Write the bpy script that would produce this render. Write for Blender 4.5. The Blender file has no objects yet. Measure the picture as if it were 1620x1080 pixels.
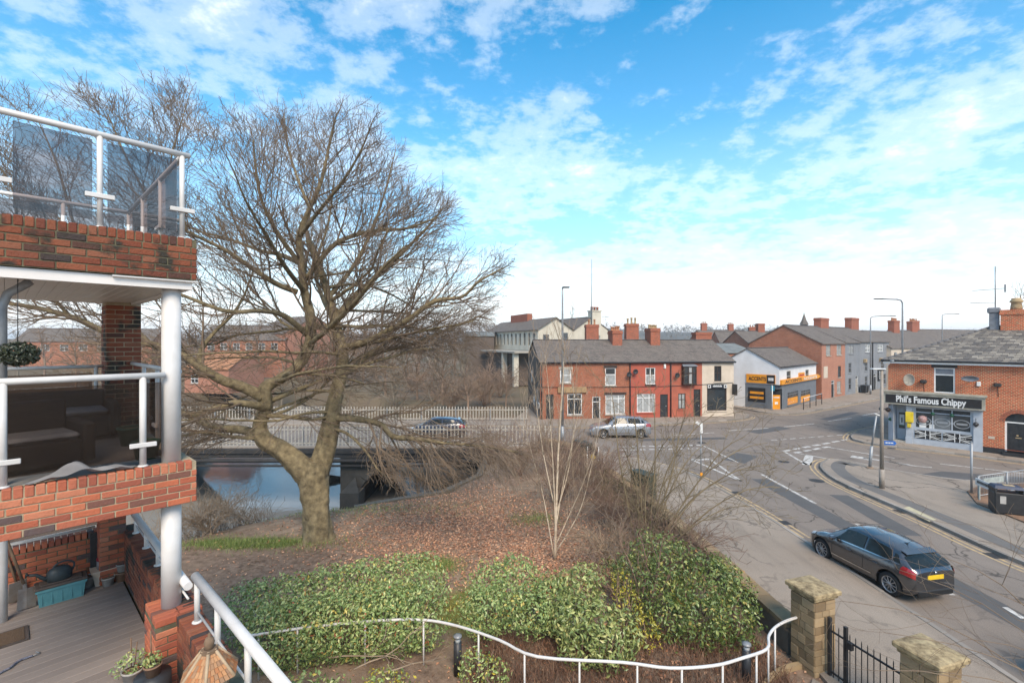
import bpy, math, random
import numpy as np
from mathutils import Vector, Matrix
R = math.radians
rng = random.Random(7)
sc = bpy.context.scene
col = sc.collection
# ---------------------------------------------------------------- camera
CZ, F = 7.0, 745.0
cam = bpy.data.cameras.new('camera'); cam.sensor_width = 36; cam.lens = F/1620*36
cam.clip_start = .05; cam.clip_end = 6000
camo = bpy.data.objects.new('camera', cam); col.objects.link(camo)
camo.location = (0, 0, CZ); camo.rotation_euler = (R(90), 0, 0)
sc.camera = camo
# ---------------------------------------------------------------- sky and sun
SUN_EL, SUN_AZ = 45, 168        # azimuth clockwise from +Y (the way the camera looks)
wd = bpy.data.worlds.new('World'); sc.world = wd; wd.use_nodes = True
nt = wd.node_tree; nt.nodes.clear()
def nn(t, k, **kw):
    n = t.nodes.new(k)
    for a, b in kw.items():
        if a[0] == 'i' and a[1:].isdigit(): n.inputs[int(a[1:])].default_value = b
        else: setattr(n, a, b)
    return n
def lk(t, a, b): t.links.new(a, b)
def mth(t, op, a, b=None, clamp=False):
    n = nn(t, 'ShaderNodeMath', operation=op, use_clamp=clamp)
    for i, v in enumerate((a, b)):
        if v is None: continue
        if isinstance(v, (int, float)): n.inputs[i].default_value = v
        else: lk(t, v, n.inputs[i])
    return n.outputs[0]
def ramp(t, fac, stops, interp='LINEAR'):
    n = nn(t, 'ShaderNodeValToRGB'); n.color_ramp.interpolation = interp
    e = n.color_ramp.elements
    while len(e) < len(stops): e.new(.5)
    for q, (p, c) in zip(e, stops):
        q.position = p; q.color = tuple(c)+(1,) if len(c) == 3 else c
    lk(t, fac, n.inputs[0]); return n.outputs[0]
def mixc(t, fac, a, b, mode='MIX'):
    n = nn(t, 'ShaderNodeMix', data_type='RGBA', blend_type=mode)
    for i, v in ((0, fac), (6, a), (7, b)):
        if isinstance(v, (int, float)): n.inputs[i].default_value = v
        elif isinstance(v, tuple): n.inputs[i].default_value = v+(1,) if len(v) == 3 else v
        else: lk(t, v, n.inputs[i])
    return n.outputs[2]
sky = nn(nt, 'ShaderNodeTexSky', sky_type='NISHITA', sun_disc=False, sun_elevation=R(SUN_EL),
         sun_rotation=R(SUN_AZ), air_density=1.0, dust_density=.6, ozone_density=2.5)
tc = nn(nt, 'ShaderNodeTexCoord')
sx = nn(nt, 'ShaderNodeSeparateXYZ'); lk(nt, tc.outputs['Generated'], sx.inputs[0])
zc = mth(nt, 'MAXIMUM', sx.outputs[2], .0)
den = mth(nt, 'ADD', zc, .16)
cx = nn(nt, 'ShaderNodeCombineXYZ')
lk(nt, mth(nt, 'DIVIDE', sx.outputs[0], den), cx.inputs[0]); lk(nt, mth(nt, 'DIVIDE', sx.outputs[1], den), cx.inputs[1])
def cloudnoise(scale, detail, rough, off):
    m = nn(nt, 'ShaderNodeMapping'); m.inputs[1].default_value = off; lk(nt, cx.outputs[0], m.inputs[0])
    n = nn(nt, 'ShaderNodeTexNoise', noise_dimensions='3D'); lk(nt, m.outputs[0], n.inputs[0])
    n.inputs['Scale'].default_value = scale; n.inputs['Detail'].default_value = detail; n.inputs['Roughness'].default_value = rough
    return n.outputs[0]
big = cloudnoise(1.5, 2, .5, (2.4, 3.1, 0)); fine = cloudnoise(9.0, 10, .64, (8.1, 2.2, 3))
cl = mth(nt, 'ADD', mth(nt, 'MULTIPLY', big, .62), mth(nt, 'MULTIPLY', fine, .55))
veil = ramp(nt, sx.outputs[2], [(0, (.26,)*3), (.10, (.12,)*3), (.24, (.0,)*3), (.6, (-.025,)*3)])
cl = mth(nt, 'ADD', cl, veil)
cmask = ramp(nt, cl, [(.53, (0,)*3), (.65, (.26,)*3), (.86, (.80,)*3)], 'EASE')
hs = nn(nt, 'ShaderNodeHueSaturation'); hs.inputs['Hue'].default_value = .482; hs.inputs['Saturation'].default_value = 1.75; hs.inputs['Value'].default_value = .98
lk(nt, sky.outputs[0], hs.inputs['Color'])
skyb = mixc(nt, ramp(nt, sx.outputs[2], [(0, (.86,)*3), (.14, (.52,)*3), (.40, (.12,)*3), (.62, (0,)*3)]), hs.outputs[0], (4.9, 5.3, 5.6))
skc = mixc(nt, cmask, skyb, (5.9, 5.8, 5.7))
bg = nn(nt, 'ShaderNodeBackground'); bg.inputs[1].default_value = .14
lk(nt, skc, bg.inputs[0])
wo = nn(nt, 'ShaderNodeOutputWorld'); lk(nt, bg.outputs[0], wo.inputs[0])
sl = bpy.data.lights.new('sun', 'SUN'); sl.energy = 2.4; sl.angle = R(28); sl.color = (1, .85, .66)
so = bpy.data.objects.new('sun', sl); col.objects.link(so); so.location = (0, -20, 60)
so.rotation_euler = (R(90-SUN_EL), 0, R(180-SUN_AZ))
sc.view_settings.view_transform = 'Standard'; sc.view_settings.look = 'None'
sc.view_settings.gamma = 1; sc.view_settings.use_curve_mapping = False
sc.view_settings.exposure = 1.0
sc.cycles.use_denoising = True
sc.cycles.max_bounces = 6; sc.cycles.transparent_max_bounces = 12
sc.cycles.caustics_reflective = False; sc.cycles.caustics_refractive = False
# ---------------------------------------------------------------- pixel helpers (photo pixels -> places)
def G(px, py, z=0.0):
    Y = (CZ-z)*F/(py-540.0); return Vector(((px-810)/F*Y, Y, z))
def P(px, py, Y): return Vector(((px-810)/F*Y, Y, CZ-(py-540)/F*Y))
# ---------------------------------------------------------------- mesh builder
class MB:
    def __init__(s): s.v = []; s.f = []; s.mi = []; s.m = 0; s.T = Matrix.Identity(4); s.sm = []
    def add(s, vs, fs, smooth=False):
        n = len(s.v); s.v += [tuple(s.T @ Vector(v)) for v in vs]
        for f in fs: s.f.append(tuple(i+n for i in f)); s.mi.append(s.m); s.sm.append(smooth)
        return s
    def box(s, c, d, rz=0, rx=0, ry=0, bev=0):
        x, y, z = d[0]/2, d[1]/2, d[2]/2
        M = Matrix.Translation(c) @ Matrix.Rotation(rz, 4, 'Z') @ Matrix.Rotation(ry, 4, 'Y') @ Matrix.Rotation(rx, 4, 'X')
        if bev:
            b = min(bev, x*.9, y*.9, z*.9); vs = []; fs = []
            pr = [(x-b, y, z), (x, y-b, z), (x, y, z-b)]
            idx = {}
            for sx_ in (-1, 1):
                for sy in (-1, 1):
                    for sz in (-1, 1):
                        a = len(vs)
                        vs += [M @ Vector((sx_*(x-b), sy*(y-b), sz*z)), M @ Vector((sx_*(x-b), sy*y, sz*(z-b))), M @ Vector((sx_*x, sy*(y-b), sz*(z-b)))]
                        idx[sx_, sy, sz] = a
                        t = (a, a+1, a+2)
                        fs.append(t if sx_*sy*sz < 0 else t[::-1])
            I = idx
            def q(*l): fs.append(tuple(l))
            for sg in (-1, 1):
                o = 1 if sg > 0 else -1
                for k, (ax) in enumerate(((0, 1, 2), (0, 2, 1), (1, 2, 0))): pass
                l = [I[-1, -1, sg], I[1, -1, sg], I[1, 1, sg], I[-1, 1, sg]]; q(*l[::o])
                l = [I[-1, sg, -1]+1, I[-1, sg, 1]+1, I[1, sg, 1]+1, I[1, sg, -1]+1]; q(*l[::o])
                l = [I[sg, -1, -1]+2, I[sg, 1, -1]+2, I[sg, 1, 1]+2, I[sg, -1, 1]+2]; q(*l[::o])
            for a in (-1, 1):
                for c_ in (-1, 1):
                    o = a*c_
                    l = [I[-1, a, c_], I[1, a, c_], I[1, a, c_]+1, I[-1, a, c_]+1]; q(*(l[::-1] if o > 0 else l))
                    l = [I[a, -1, c_], I[a, 1, c_], I[a, 1, c_]+2, I[a, -1, c_]+2]; q(*(l if o > 0 else l[::-1]))
                    l = [I[a, c_, -1]+1, I[a, c_, 1]+1, I[a, c_, 1]+2, I[a, c_, -1]+2]; q(*(l[::-1] if o > 0 else l))
            return s.add(vs, fs)
        vs = [M @ Vector((i*x, j*y, k*z)) for k in (-1, 1) for j in (-1, 1) for i in (-1, 1)]
        return s.add(vs, [(0, 2, 3, 1), (4, 5, 7, 6), (0, 1, 5, 4), (2, 6, 7, 3), (0, 4, 6, 2), (1, 3, 7, 5)])
    def bx(s, x0, x1, y0, y1, z0, z1, bev=0):
        return s.box(((x0+x1)/2, (y0+y1)/2, (z0+z1)/2), (abs(x1-x0), abs(y1-y0), abs(z1-z0)), bev=bev)
    def prism(s, poly, z0, z1, bottom=True):
        n = len(poly)
        ar = sum(poly[i][0]*poly[(i+1) % n][1]-poly[(i+1) % n][0]*poly[i][1] for i in range(n))
        if ar < 0: poly = poly[::-1]
        vs = [(p[0], p[1], z0) for p in poly]+[(p[0], p[1], z1) for p in poly]
        fs = [tuple(range(n, 2*n))]+[(i, (i+1) % n, n+(i+1) % n, n+i) for i in range(n)]
        if bottom: fs.append(tuple(range(n-1, -1, -1)))
        return s.add(vs, fs)
    def tube(s, pts, r, n=8, caps=True, smooth=True):
        pts = [Vector(p) for p in pts]; k = len(pts)
        rs = list(r) if isinstance(r, (list, tuple)) else [r]*k
        vs = []; fs = []; ref = None
        for i in range(k):
            d = (pts[min(i+1, k-1)]-pts[max(i-1, 0)]).normalized()
            if ref is None: ref = d.orthogonal().normalized()
            ref = (ref-d*ref.dot(d)).normalized(); b = d.cross(ref)
            for j in range(n):
                a = 2*math.pi*j/n; vs.append(pts[i]+(ref*math.cos(a)+b*math.sin(a))*rs[i])
        for i in range(k-1):
            for j in range(n): fs.append((i*n+j, i*n+(j+1) % n, (i+1)*n+(j+1) % n, (i+1)*n+j))
        s.add(vs, fs, smooth)
        if caps:
            m = len(s.v)-len(vs)
            s.f.append(tuple(m+j for j in range(n-1, -1, -1))); s.f.append(tuple(m+(k-1)*n+j for j in range(n)))
            s.mi += [s.m]*2; s.sm += [False]*2
        return s
    def lathe(s, prof, c=(0, 0, 0), n=20, smooth=True, rot=None, caps=True):
        M = Matrix.Translation(c) @ (rot or Matrix.Identity(4)); vs = []; fs = []
        for r, z in prof:
            for j in range(n):
                a = 2*math.pi*j/n; vs.append(M @ Vector((r*math.cos(a), r*math.sin(a), z)))
        for i in range(len(prof)-1):
            for j in range(n): fs.append((i*n+j, i*n+(j+1) % n, (i+1)*n+(j+1) % n, (i+1)*n+j))
        if caps: fs.append(tuple(range(n-1, -1, -1))); fs.append(tuple((len(prof)-1)*n+j for j in range(n)))
        return s.add(vs, fs, smooth)
    def quad(s, *p): return s.add(p, [tuple(range(len(p)))])
    def mesh(s, name):
        me = bpy.data.meshes.new(name); me.from_pydata([tuple(v) for v in s.v], [], s.f)
        me.polygons.foreach_set('material_index', s.mi)
        me.polygons.foreach_set('use_smooth', s.sm); me.update(); return me
    def build(s, name, mats, parent=None):
        return mk(name, s.mesh(name), mats, parent)
def mk(name, me, mats=None, parent=None):
    if mats is not None and not me.materials:
        for m in (mats if isinstance(mats, (list, tuple)) else [mats]): me.materials.append(m)
    o = bpy.data.objects.new(name, me); col.objects.link(o); o.parent = parent
    return o
def tag(o, label=None, cat=None, group=None, kind=None):
    for k, v in (('label', label), ('category', cat), ('group', group), ('kind', kind)):
        if v: o[k] = v
    return o
def empty(name, loc=(0, 0, 0), rz=0, label=None, cat=None, group=None, parent=None):
    o = bpy.data.objects.new(name, None); col.objects.link(o); o.empty_display_size = .2
    o.location = loc; o.rotation_euler = (0, 0, rz); o.parent = parent
    return tag(o, label, cat, group)
def copy_tree(o, parent=None):
    c = o.copy(); col.objects.link(c); c.parent = parent
    for ch in list(o.children): copy_tree(ch, c)
    return c
def struct(o): o['kind'] = 'structure'; return o
def npmesh(name, V, Fa, mat, parent=None, smooth=False, rnd=None, per=1):
    """V (n,3), Fa (m,k) equal-size faces, rnd per face"""
    V = np.asarray(V, np.float32); Fa = np.asarray(Fa, np.int32)
    me = bpy.data.meshes.new(name); k = Fa.shape[1]; m = len(Fa)
    me.vertices.add(len(V)); me.vertices.foreach_set('co', V.ravel())
    me.loops.add(m*k); me.loops.foreach_set('vertex_index', Fa.ravel())
    me.polygons.add(m); me.polygons.foreach_set('loop_start', np.arange(0, m*k, k, dtype=np.int32))
    me.polygons.foreach_set('use_smooth', np.full(m, smooth))
    if rnd is not None:
        a = me.attributes.new('rnd', 'FLOAT', 'FACE'); a.data.foreach_set('value', np.asarray(rnd, np.float32))
    me.update(calc_edges=True); me.validate()
    return mk(name, me, mat, parent)
# ---------------------------------------------------------------- materials
MATS = {}
def M(name, c, rough=.8, c2=None, var=.5, scale=6., detail=5, bump=0., bscale=None, metal=0., spec=.4, coords='Object', rnd=None, moss=None, coat=0., stops=None, trans=0.):
    """noise-mottled principled material; c2 second tone; rnd = ramp driven by object random; moss = colour on upper faces"""
    m = bpy.data.materials.new(name); m.use_nodes = True; t = m.node_tree; b = t.nodes['Principled BSDF']
    b.inputs['Roughness'].default_value = rough; b.inputs['Metallic'].default_value = metal
    b.inputs['Specular IOR Level'].default_value = spec; b.inputs['Coat Weight'].default_value = coat
    tcn = nn(t, 'ShaderNodeTexCoord') if coords != 'World' else nn(t, 'ShaderNodeNewGeometry')
    cs = tcn.outputs['Object'] if coords == 'Object' else tcn.outputs['Generated'] if coords == 'Generated' else tcn.outputs[0]
    c2 = c2 or tuple(x*.62 for x in c)
    no = nn(t, 'ShaderNodeTexNoise'); lk(t, cs, no.inputs[0]); no.inputs['Scale'].default_value = scale; no.inputs['Detail'].default_value = detail; no.inputs['Roughness'].default_value = .62
    fac = ramp(t, no.outputs[0], [(.5-var*.5*.7, (0,)*3), (.5+var*.5*.7, (1,)*3)])
    base = mixc(t, fac, c2, c)
    if rnd:
        if rnd[0] == 'attr': rv = nn(t, 'ShaderNodeAttribute', attribute_name='rnd').outputs['Fac']
        else: rv = nn(t, 'ShaderNodeObjectInfo').outputs['Random']
        rc = ramp(t, rv, rnd[1], 'CONSTANT' if rnd[0] == 'const' else 'LINEAR')
        base = mixc(t, ramp(t, no.outputs[0], [(.3, (.55,)*3), (.62, (1,)*3)]), mixc(t, .55, rc, c2), rc)
    if moss:
        gm = nn(t, 'ShaderNodeNewGeometry'); sz = nn(t, 'ShaderNodeSeparateXYZ'); lk(t, gm.outputs['Normal'], sz.inputs[0])
        n2 = nn(t, 'ShaderNodeTexNoise'); lk(t, cs, n2.inputs[0]); n2.inputs['Scale'].default_value = moss[1]; n2.inputs['Detail'].default_value = 6
        f2 = mth(t, 'ADD', mth(t, 'MULTIPLY', sz.outputs[2], moss[3]), mth(t, 'MULTIPLY', n2.outputs[0], 1.6))
        base = mixc(t, ramp(t, f2, [(moss[2], (0,)*3), (moss[2]+.35, (1,)*3)]), base, moss[0])
    lk(t, base, b.inputs['Base Color'])
    if bump:
        bn = nn(t, 'ShaderNodeTexNoise'); lk(t, cs, bn.inputs[0]); bn.inputs['Scale'].default_value = bscale or scale*4; bn.inputs['Detail'].default_value = 5
        bp = nn(t, 'ShaderNodeBump'); bp.inputs['Strength'].default_value = bump; bp.inputs['Distance'].default_value = .02
        lk(t, bn.outputs[0], bp.inputs['Height']); lk(t, bp.outputs[0], b.inputs['Normal'])
    MATS[name] = m; return m
def bricktex(name, c1, c2, mortar, bw=.225, bh=.075, ms=.010, rough=.9, off=.5, sl=1.0, dirt=.35, bump=.3, dark=None, bias=0.):
    """brick/slate courses in the object's own axes: u = x+y, v = z*sl"""
    m = bpy.data.materials.new(name); m.use_nodes = True; t = m.node_tree; b = t.nodes['Principled BSDF']
    b.inputs['Roughness'].default_value = rough; b.inputs['Specular IOR Level'].default_value = .25
    tcn = nn(t, 'ShaderNodeTexCoord'); s = nn(t, 'ShaderNodeSeparateXYZ'); lk(t, tcn.outputs['Object'], s.inputs[0])
    c = nn(t, 'ShaderNodeCombineXYZ'); lk(t, mth(t, 'ADD', s.outputs[0], s.outputs[1]), c.inputs[0]); lk(t, mth(t, 'MULTIPLY', s.outputs[2], sl), c.inputs[1])
    br = nn(t, 'ShaderNodeTexBrick', offset=off); lk(t, c.outputs[0], br.inputs[0])
    for k, v in (('Color1', c1), ('Color2', c2), ('Mortar', mortar)): br.inputs[k].default_value = v+(1,)
    br.inputs['Scale'].default_value = 1; br.inputs['Brick Width'].default_value = bw; br.inputs['Row Height'].default_value = bh
    br.inputs['Mortar Size'].default_value = ms; br.inputs['Bias'].default_value = bias; br.inputs['Mortar Smooth'].default_value = .2
    no = nn(t, 'ShaderNodeTexNoise'); lk(t, tcn.outputs['Object'], no.inputs[0]); no.inputs['Scale'].default_value = 1.1; no.inputs['Detail'].default_value = 7; no.inputs['Roughness'].default_value = .68
    base = mixc(t, ramp(t, no.outputs[0], [(.35, (dirt,)*3), (.6, (0,)*3)]), br.outputs[0], dark or tuple(x*.4 for x in c1))
    n3 = nn(t, 'ShaderNodeTexNoise'); lk(t, tcn.outputs['Object'], n3.inputs[0]); n3.inputs['Scale'].default_value = 14; n3.inputs['Detail'].default_value = 3
    base = mixc(t, ramp(t, n3.outputs[0], [(.38, (.55,)*3), (.56, (0,)*3)]), base, tuple(min(1, x*1.75) for x in c1))
    lk(t, base, b.inputs['Base Color'])
    bp = nn(t, 'ShaderNodeBump'); bp.inputs['Strength'].default_value = bump; bp.inputs['Distance'].default_value = .02; bp.invert = True
    lk(t, br.outputs['Fac'], bp.inputs['Height']); lk(t, bp.outputs[0], b.inputs['Normal'])
    MATS[name] = m; return m
def glassm(name, tint, gloss=.12, rough=.02):
    m = bpy.data.materials.new(name); m.use_nodes = True; t = m.node_tree; t.nodes.clear()
    tr = nn(t, 'ShaderNodeBsdfTransparent'); tr.inputs[0].default_value = tint+(1,)
    gl = nn(t, 'ShaderNodeBsdfGlossy'); gl.inputs['Roughness'].default_value = rough; gl.inputs[0].default_value = (1, 1, 1, 1)
    fr = nn(t, 'ShaderNodeFresnel'); fr.inputs[0].default_value = 1.5
    mx = nn(t, 'ShaderNodeMixShader'); lk(t, mth(t, 'ADD', fr.outputs[0], gloss-.04, True), mx.inputs[0])
    lk(t, tr.outputs[0], mx.inputs[1]); lk(t, gl.outputs[0], mx.inputs[2])
    o = nn(t, 'ShaderNodeOutputMaterial'); lk(t, mx.outputs[0], o.inputs[0]); MATS[name] = m; return m
# ================================================================ materials
M('white_metal', (.66, .645, .63), .45, (.50, .475, .44), scale=4, detail=8, var=.9, spec=.5)
M('white_paint', (.78, .77, .74), .6, (.66, .64, .60), scale=2)
M('grey_metal', (.30, .31, .32), .45, scale=5, metal=.3)
M('dark_metal', (.035, .036, .04), .45, scale=6)
M('black_paint', (.015, .015, .017), .5, (.03, .03, .03), scale=5)
def street(name, c1, c2, dark, crack=.85):
    m = bpy.data.materials.new(name); m.use_nodes = True; t = m.node_tree; b = t.nodes['Principled BSDF']; b.inputs['Roughness'].default_value = .88; b.inputs['Specular IOR Level'].default_value = .3
    pos = nn(t, 'ShaderNodeNewGeometry').outputs[0]
    def noise(s_, d=6, r=.6, sc_=None):
        n = nn(t, 'ShaderNodeTexNoise'); n.inputs['Scale'].default_value = s_; n.inputs['Detail'].default_value = d; n.inputs['Roughness'].default_value = r
        if sc_:
            mp = nn(t, 'ShaderNodeMapping'); mp.inputs['Scale'].default_value = sc_; lk(t, pos, mp.inputs[0]); lk(t, mp.outputs[0], n.inputs[0])
        else: lk(t, pos, n.inputs[0])
        return n.outputs[0]
    c = mixc(t, ramp(t, noise(.35, 9, .65), [(.35, (0,)*3), (.65, (1,)*3)]), c2, c1)
    c = mixc(t, ramp(t, noise(.9, 7, .6, (1.6, .22, 1)), [(.50, (0,)*3), (.68, (.7,)*3)]), c, dark)
    c = mixc(t, ramp(t, noise(2.3, 6, .7), [(.57, (0,)*3), (.68, (.7,)*3)]), c, dark)
    c = mixc(t, ramp(t, noise(45, 3, .6), [(.35, (.35,)*3), (.6, (0,)*3)]), c, tuple(x*1.7 for x in c1))
    v = nn(t, 'ShaderNodeTexVoronoi', feature='DISTANCE_TO_EDGE'); v.inputs['Scale'].default_value = .42; mp = nn(t, 'ShaderNodeMapping'); lk(t, pos, mp.inputs[0])
    ad = nn(t, 'ShaderNodeVectorMath', operation='ADD'); lk(t, mp.outputs[0], ad.inputs[0]); nv = nn(t, 'ShaderNodeTexNoise'); lk(t, pos, nv.inputs[0]); nv.inputs['Scale'].default_value = 1.4; nv.inputs['Detail'].default_value = 6; lk(t, nv.outputs['Color'], ad.inputs[1]); lk(t, ad.outputs[0], v.inputs[0])
    ck = mth(t, 'MULTIPLY', ramp(t, v.outputs[0], [(.006, (crack,)*3), (.018, (0,)*3)]), ramp(t, noise(.25, 3), [(.45, (0,)*3), (.6, (1,)*3)]))
    c = mixc(t, ck, c, tuple(x*.5 for x in dark)); lk(t, c, b.inputs['Base Color'])
    bp = nn(t, 'ShaderNodeBump'); bp.inputs['Strength'].default_value = .3; bp.inputs['Distance'].default_value = .01; lk(t, noise(70, 4, .7), bp.inputs['Height']); lk(t, bp.outputs[0], b.inputs['Normal']); MATS[name] = m
street('asphalt', (.205, .168, .138), (.160, .131, .108), (.105, .087, .074)); street('pavement', (.275, .225, .178), (.215, .175, .138), (.14, .114, .092))
M('kerb', (.30, .27, .235), .9, (.19, .17, .15), scale=3, bump=.3, coords='World', rnd=('lin', [(0, (.20, .175, .15)), (1, (.34, .30, .26))]))
M('white_line', (.66, .63, .58), .8, (.26, .235, .21), var=.45, scale=4, detail=9, coords='World')
M('yellow_line', (.60, .41, .18), .8, (.27, .21, .15), var=.5, scale=4, detail=9, coords='World')
M('tactile', (.48, .42, .27), .9, (.38, .33, .22), scale=6, coords='World')
M('old_stone', (.17, .145, .11), .95, (.07, .062, .05), var=.8, scale=1.6, bump=.5, coords='World', rnd=('lin', [(0, (.10, .085, .065)), (1, (.24, .20, .155))]))
M('bridge_stone', (.085, .075, .062), .95, (.035, .032, .028), var=.8, scale=1.3, bump=.6, coords='World')
M('bridge_girder', (.022, .022, .024), .75, (.05, .045, .04), var=.7, scale=2, coords='World')
M('picket_paint', (.47, .43, .37), .7, (.30, .27, .23), var=.8, scale=5, coords='World')
M('slate_ridge', (.12, .115, .115), .8, scale=4)
M('terracotta', (.42, .20, .10), .85, (.28, .13, .07), scale=5)
M('buff_pot', (.45, .33, .18), .85, (.26, .19, .11), scale=5)
M('gutter', (.02, .02, .022), .5, scale=4)
M('sill_stone', (.42, .38, .32), .85, scale=4)
M('window_glass', (.035, .042, .046), .06, (.02, .024, .027), scale=1.2, spec=.9)
M('curtain_glass', (.40, .41, .40), .10, (.20, .21, .21), var=.7, scale=3, spec=.9)
M('upvc', (.74, .74, .73), .4, (.62, .62, .60), scale=3)
M('brown_wood', (.05, .030, .022), .5, scale=6)
M('lead', (.22, .23, .25), .6, scale=5)
bricktex('brick_terrace', (.32, .098, .048), (.17, .058, .034), (.24, .185, .14), bh=.085, ms=.012, dirt=.5)
bricktex('brick_far', (.36, .125, .065), (.20, .07, .042), (.30, .23, .17), bh=.1, bw=.28, ms=.016, dirt=.45)
bricktex('brick_pink', (.36, .155, .10), (.29, .12, .08), (.32, .22, .16), dirt=.35)
bricktex('brick_chippy', (.40, .085, .038), (.18, .046, .028), (.52, .38, .22), bw=.20, bh=.085, ms=.016, dirt=.35, bias=-.1)
bricktex('brick_chimney', (.30, .085, .045), (.22, .07, .04), (.22, .17, .13), dirt=.3)
bricktex('slate_dark', (.145, .118, .100), (.066, .057, .051), (.026, .024, .023), bw=.34, bh=.26, ms=.02, sl=2.0, dirt=.6, dark=(.14, .125, .105))
bricktex('slate_old', (.215, .185, .155), (.15, .13, .115), (.06, .055, .05), bw=.34, bh=.22, ms=.016, sl=2.0, dirt=.55, dark=(.095, .085, .078), bump=.7)
M('red_paint_wall', (.42, .095, .055), .8, (.30, .075, .05), var=.7, scale=1.6, detail=8)
M('orange_paint_wall', (.44, .125, .070), .85, (.26, .08, .055), var=.8, scale=1.5, detail=8)
M('cream_render', (.62, .53, .43), .9, (.42, .35, .27), var=.8, scale=1.1, detail=8)
M('white_render', (.70, .70, .71), .9, (.56, .55, .54), var=.6, scale=.8, detail=8)
M('mill_white', (.62, .57, .47), .9, (.42, .38, .30), var=.8, scale=.5, detail=9)
M('brown_render', (.125, .095, .075), .95, (.085, .065, .052), var=.7, scale=1.2, detail=8)
M('grey_render', (.235, .245, .26), .85, (.175, .18, .19), var=.6, scale=1.0, detail=8)
M('shop_grey', (.15, .165, .185), .6, (.12, .13, .145), scale=2)
M('pale_blue_paint', (.43, .46, .50), .6, (.33, .36, .40), var=.6, scale=2)
M('orange_sign', (.75, .30, .015), .5, (.62, .24, .015), scale=2)
M('yellow_sign', (.80, .58, .03), .5, scale=2)
M('blue_sign', (.02, .12, .42), .5, scale=2)
M('green_plastic', (.012, .09, .05), .5, scale=3)
M('sign_white', (.75, .75, .73), .6, scale=2)
M('sign_black', (.018, .016, .016), .55, scale=2)
M('flat_roof', (.20, .21, .20), .9, scale=1)
# ================================================================ terrain with the river channel
RIV = [(-70, 4), (-22, 14.4), (-12.4, 17.6), (-11, 19.0), (-9.4, 20.3), (-7.2, 21.0), (-3.4, 23), (-1.9, 26), (-1.7, 43.5), (-9, 48.5), (-24, 66), (-30, 82), (-46, 82), (-42, 66), (-31, 46), (-29, 42), (-29, 30), (-32, 22), (-70, 16)]
def sdist(x, y, poly):
    d = np.full(x.shape, 1e9); ins = np.zeros(x.shape, bool); n = len(poly)
    for i in range(n):
        ax, ay = poly[i]; bx_, by = poly[(i+1) % n]
        ex, ey = bx_-ax, by-ay; t = np.clip(((x-ax)*ex+(y-ay)*ey)/(ex*ex+ey*ey), 0, 1)
        d = np.minimum(d, np.hypot(x-ax-t*ex, y-ay-t*ey))
        c = ((ay > y) != (by > y)) & (x < ex*(y-ay)/np.where(ey == 0, 1e-9, ey)+ax); ins ^= c
    return np.where(ins, -d, d)
GARD = [(-40, 6), (6.4, 6), (6.7, 10.3), (5.75, 20), (3.9, 29.0), (2.2, 30.95), (-3, 30.9), (-40, 30.9)]
def nz(x, y): return .5*np.sin(x*.9+1.3*np.sin(y*.5))*np.sin(y*.8+.7*np.sin(x*.6))+.3*np.sin(x*2.1+y*1.3)+.2*np.sin(3.7*x-2.9*y)
def hgt(x, y):
    x = np.asarray(x, float); y = np.asarray(y, float)
    g = sdist(x, y, GARD); r = sdist(x, y, RIV)
    z = np.where(g < 0, .03+.07*nz(x, y)*np.clip(-g/2, 0, 1), -.16)
    k = np.clip((2.2-r)/2.2, 0, 1); z = z-.55*k*k*np.where(g < .5, 1, 0)          # ground rolls down to the bank
    k = np.clip(-r/1.4, 0, 1); k = k*k*(3-2*k)
    z = z*(1-k)+k*(-4.9)
    far = np.clip((y-125)/200, 0, 1)*4+np.clip((-x-45)/120, 0, 1)*5*np.clip((y-60)/60, 0, 1)
    return z+np.where(((y > 75) | (x < -45)) & (r > 2), far, 0)
def axis(lo, hi, a, b, st):
    mid = list(np.arange(a, b+1e-6, st)); out = []; s = st; v = a
    while v > lo: s *= 1.35; v -= s; out.append(v)
    l = out[::-1]; s = st; v = b; r = []
    while v < hi: s *= 1.35; v += s; r.append(v)
    return np.array(l+mid+r)
gx = axis(-1800, 1800, -26, 8, .45); gy = axis(-60, 3000, 7, 46, .45)
XX, YY = np.meshgrid(gx, gy); ZZ = hgt(XX, YY); nxg, nyg = len(gx), len(gy)
ii = np.arange(nxg*nyg).reshape(nyg, nxg)
FF = np.stack([ii[:-1, :-1], ii[:-1, 1:], ii[1:, 1:], ii[1:, :-1]], -1).reshape(-1, 4)
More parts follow.
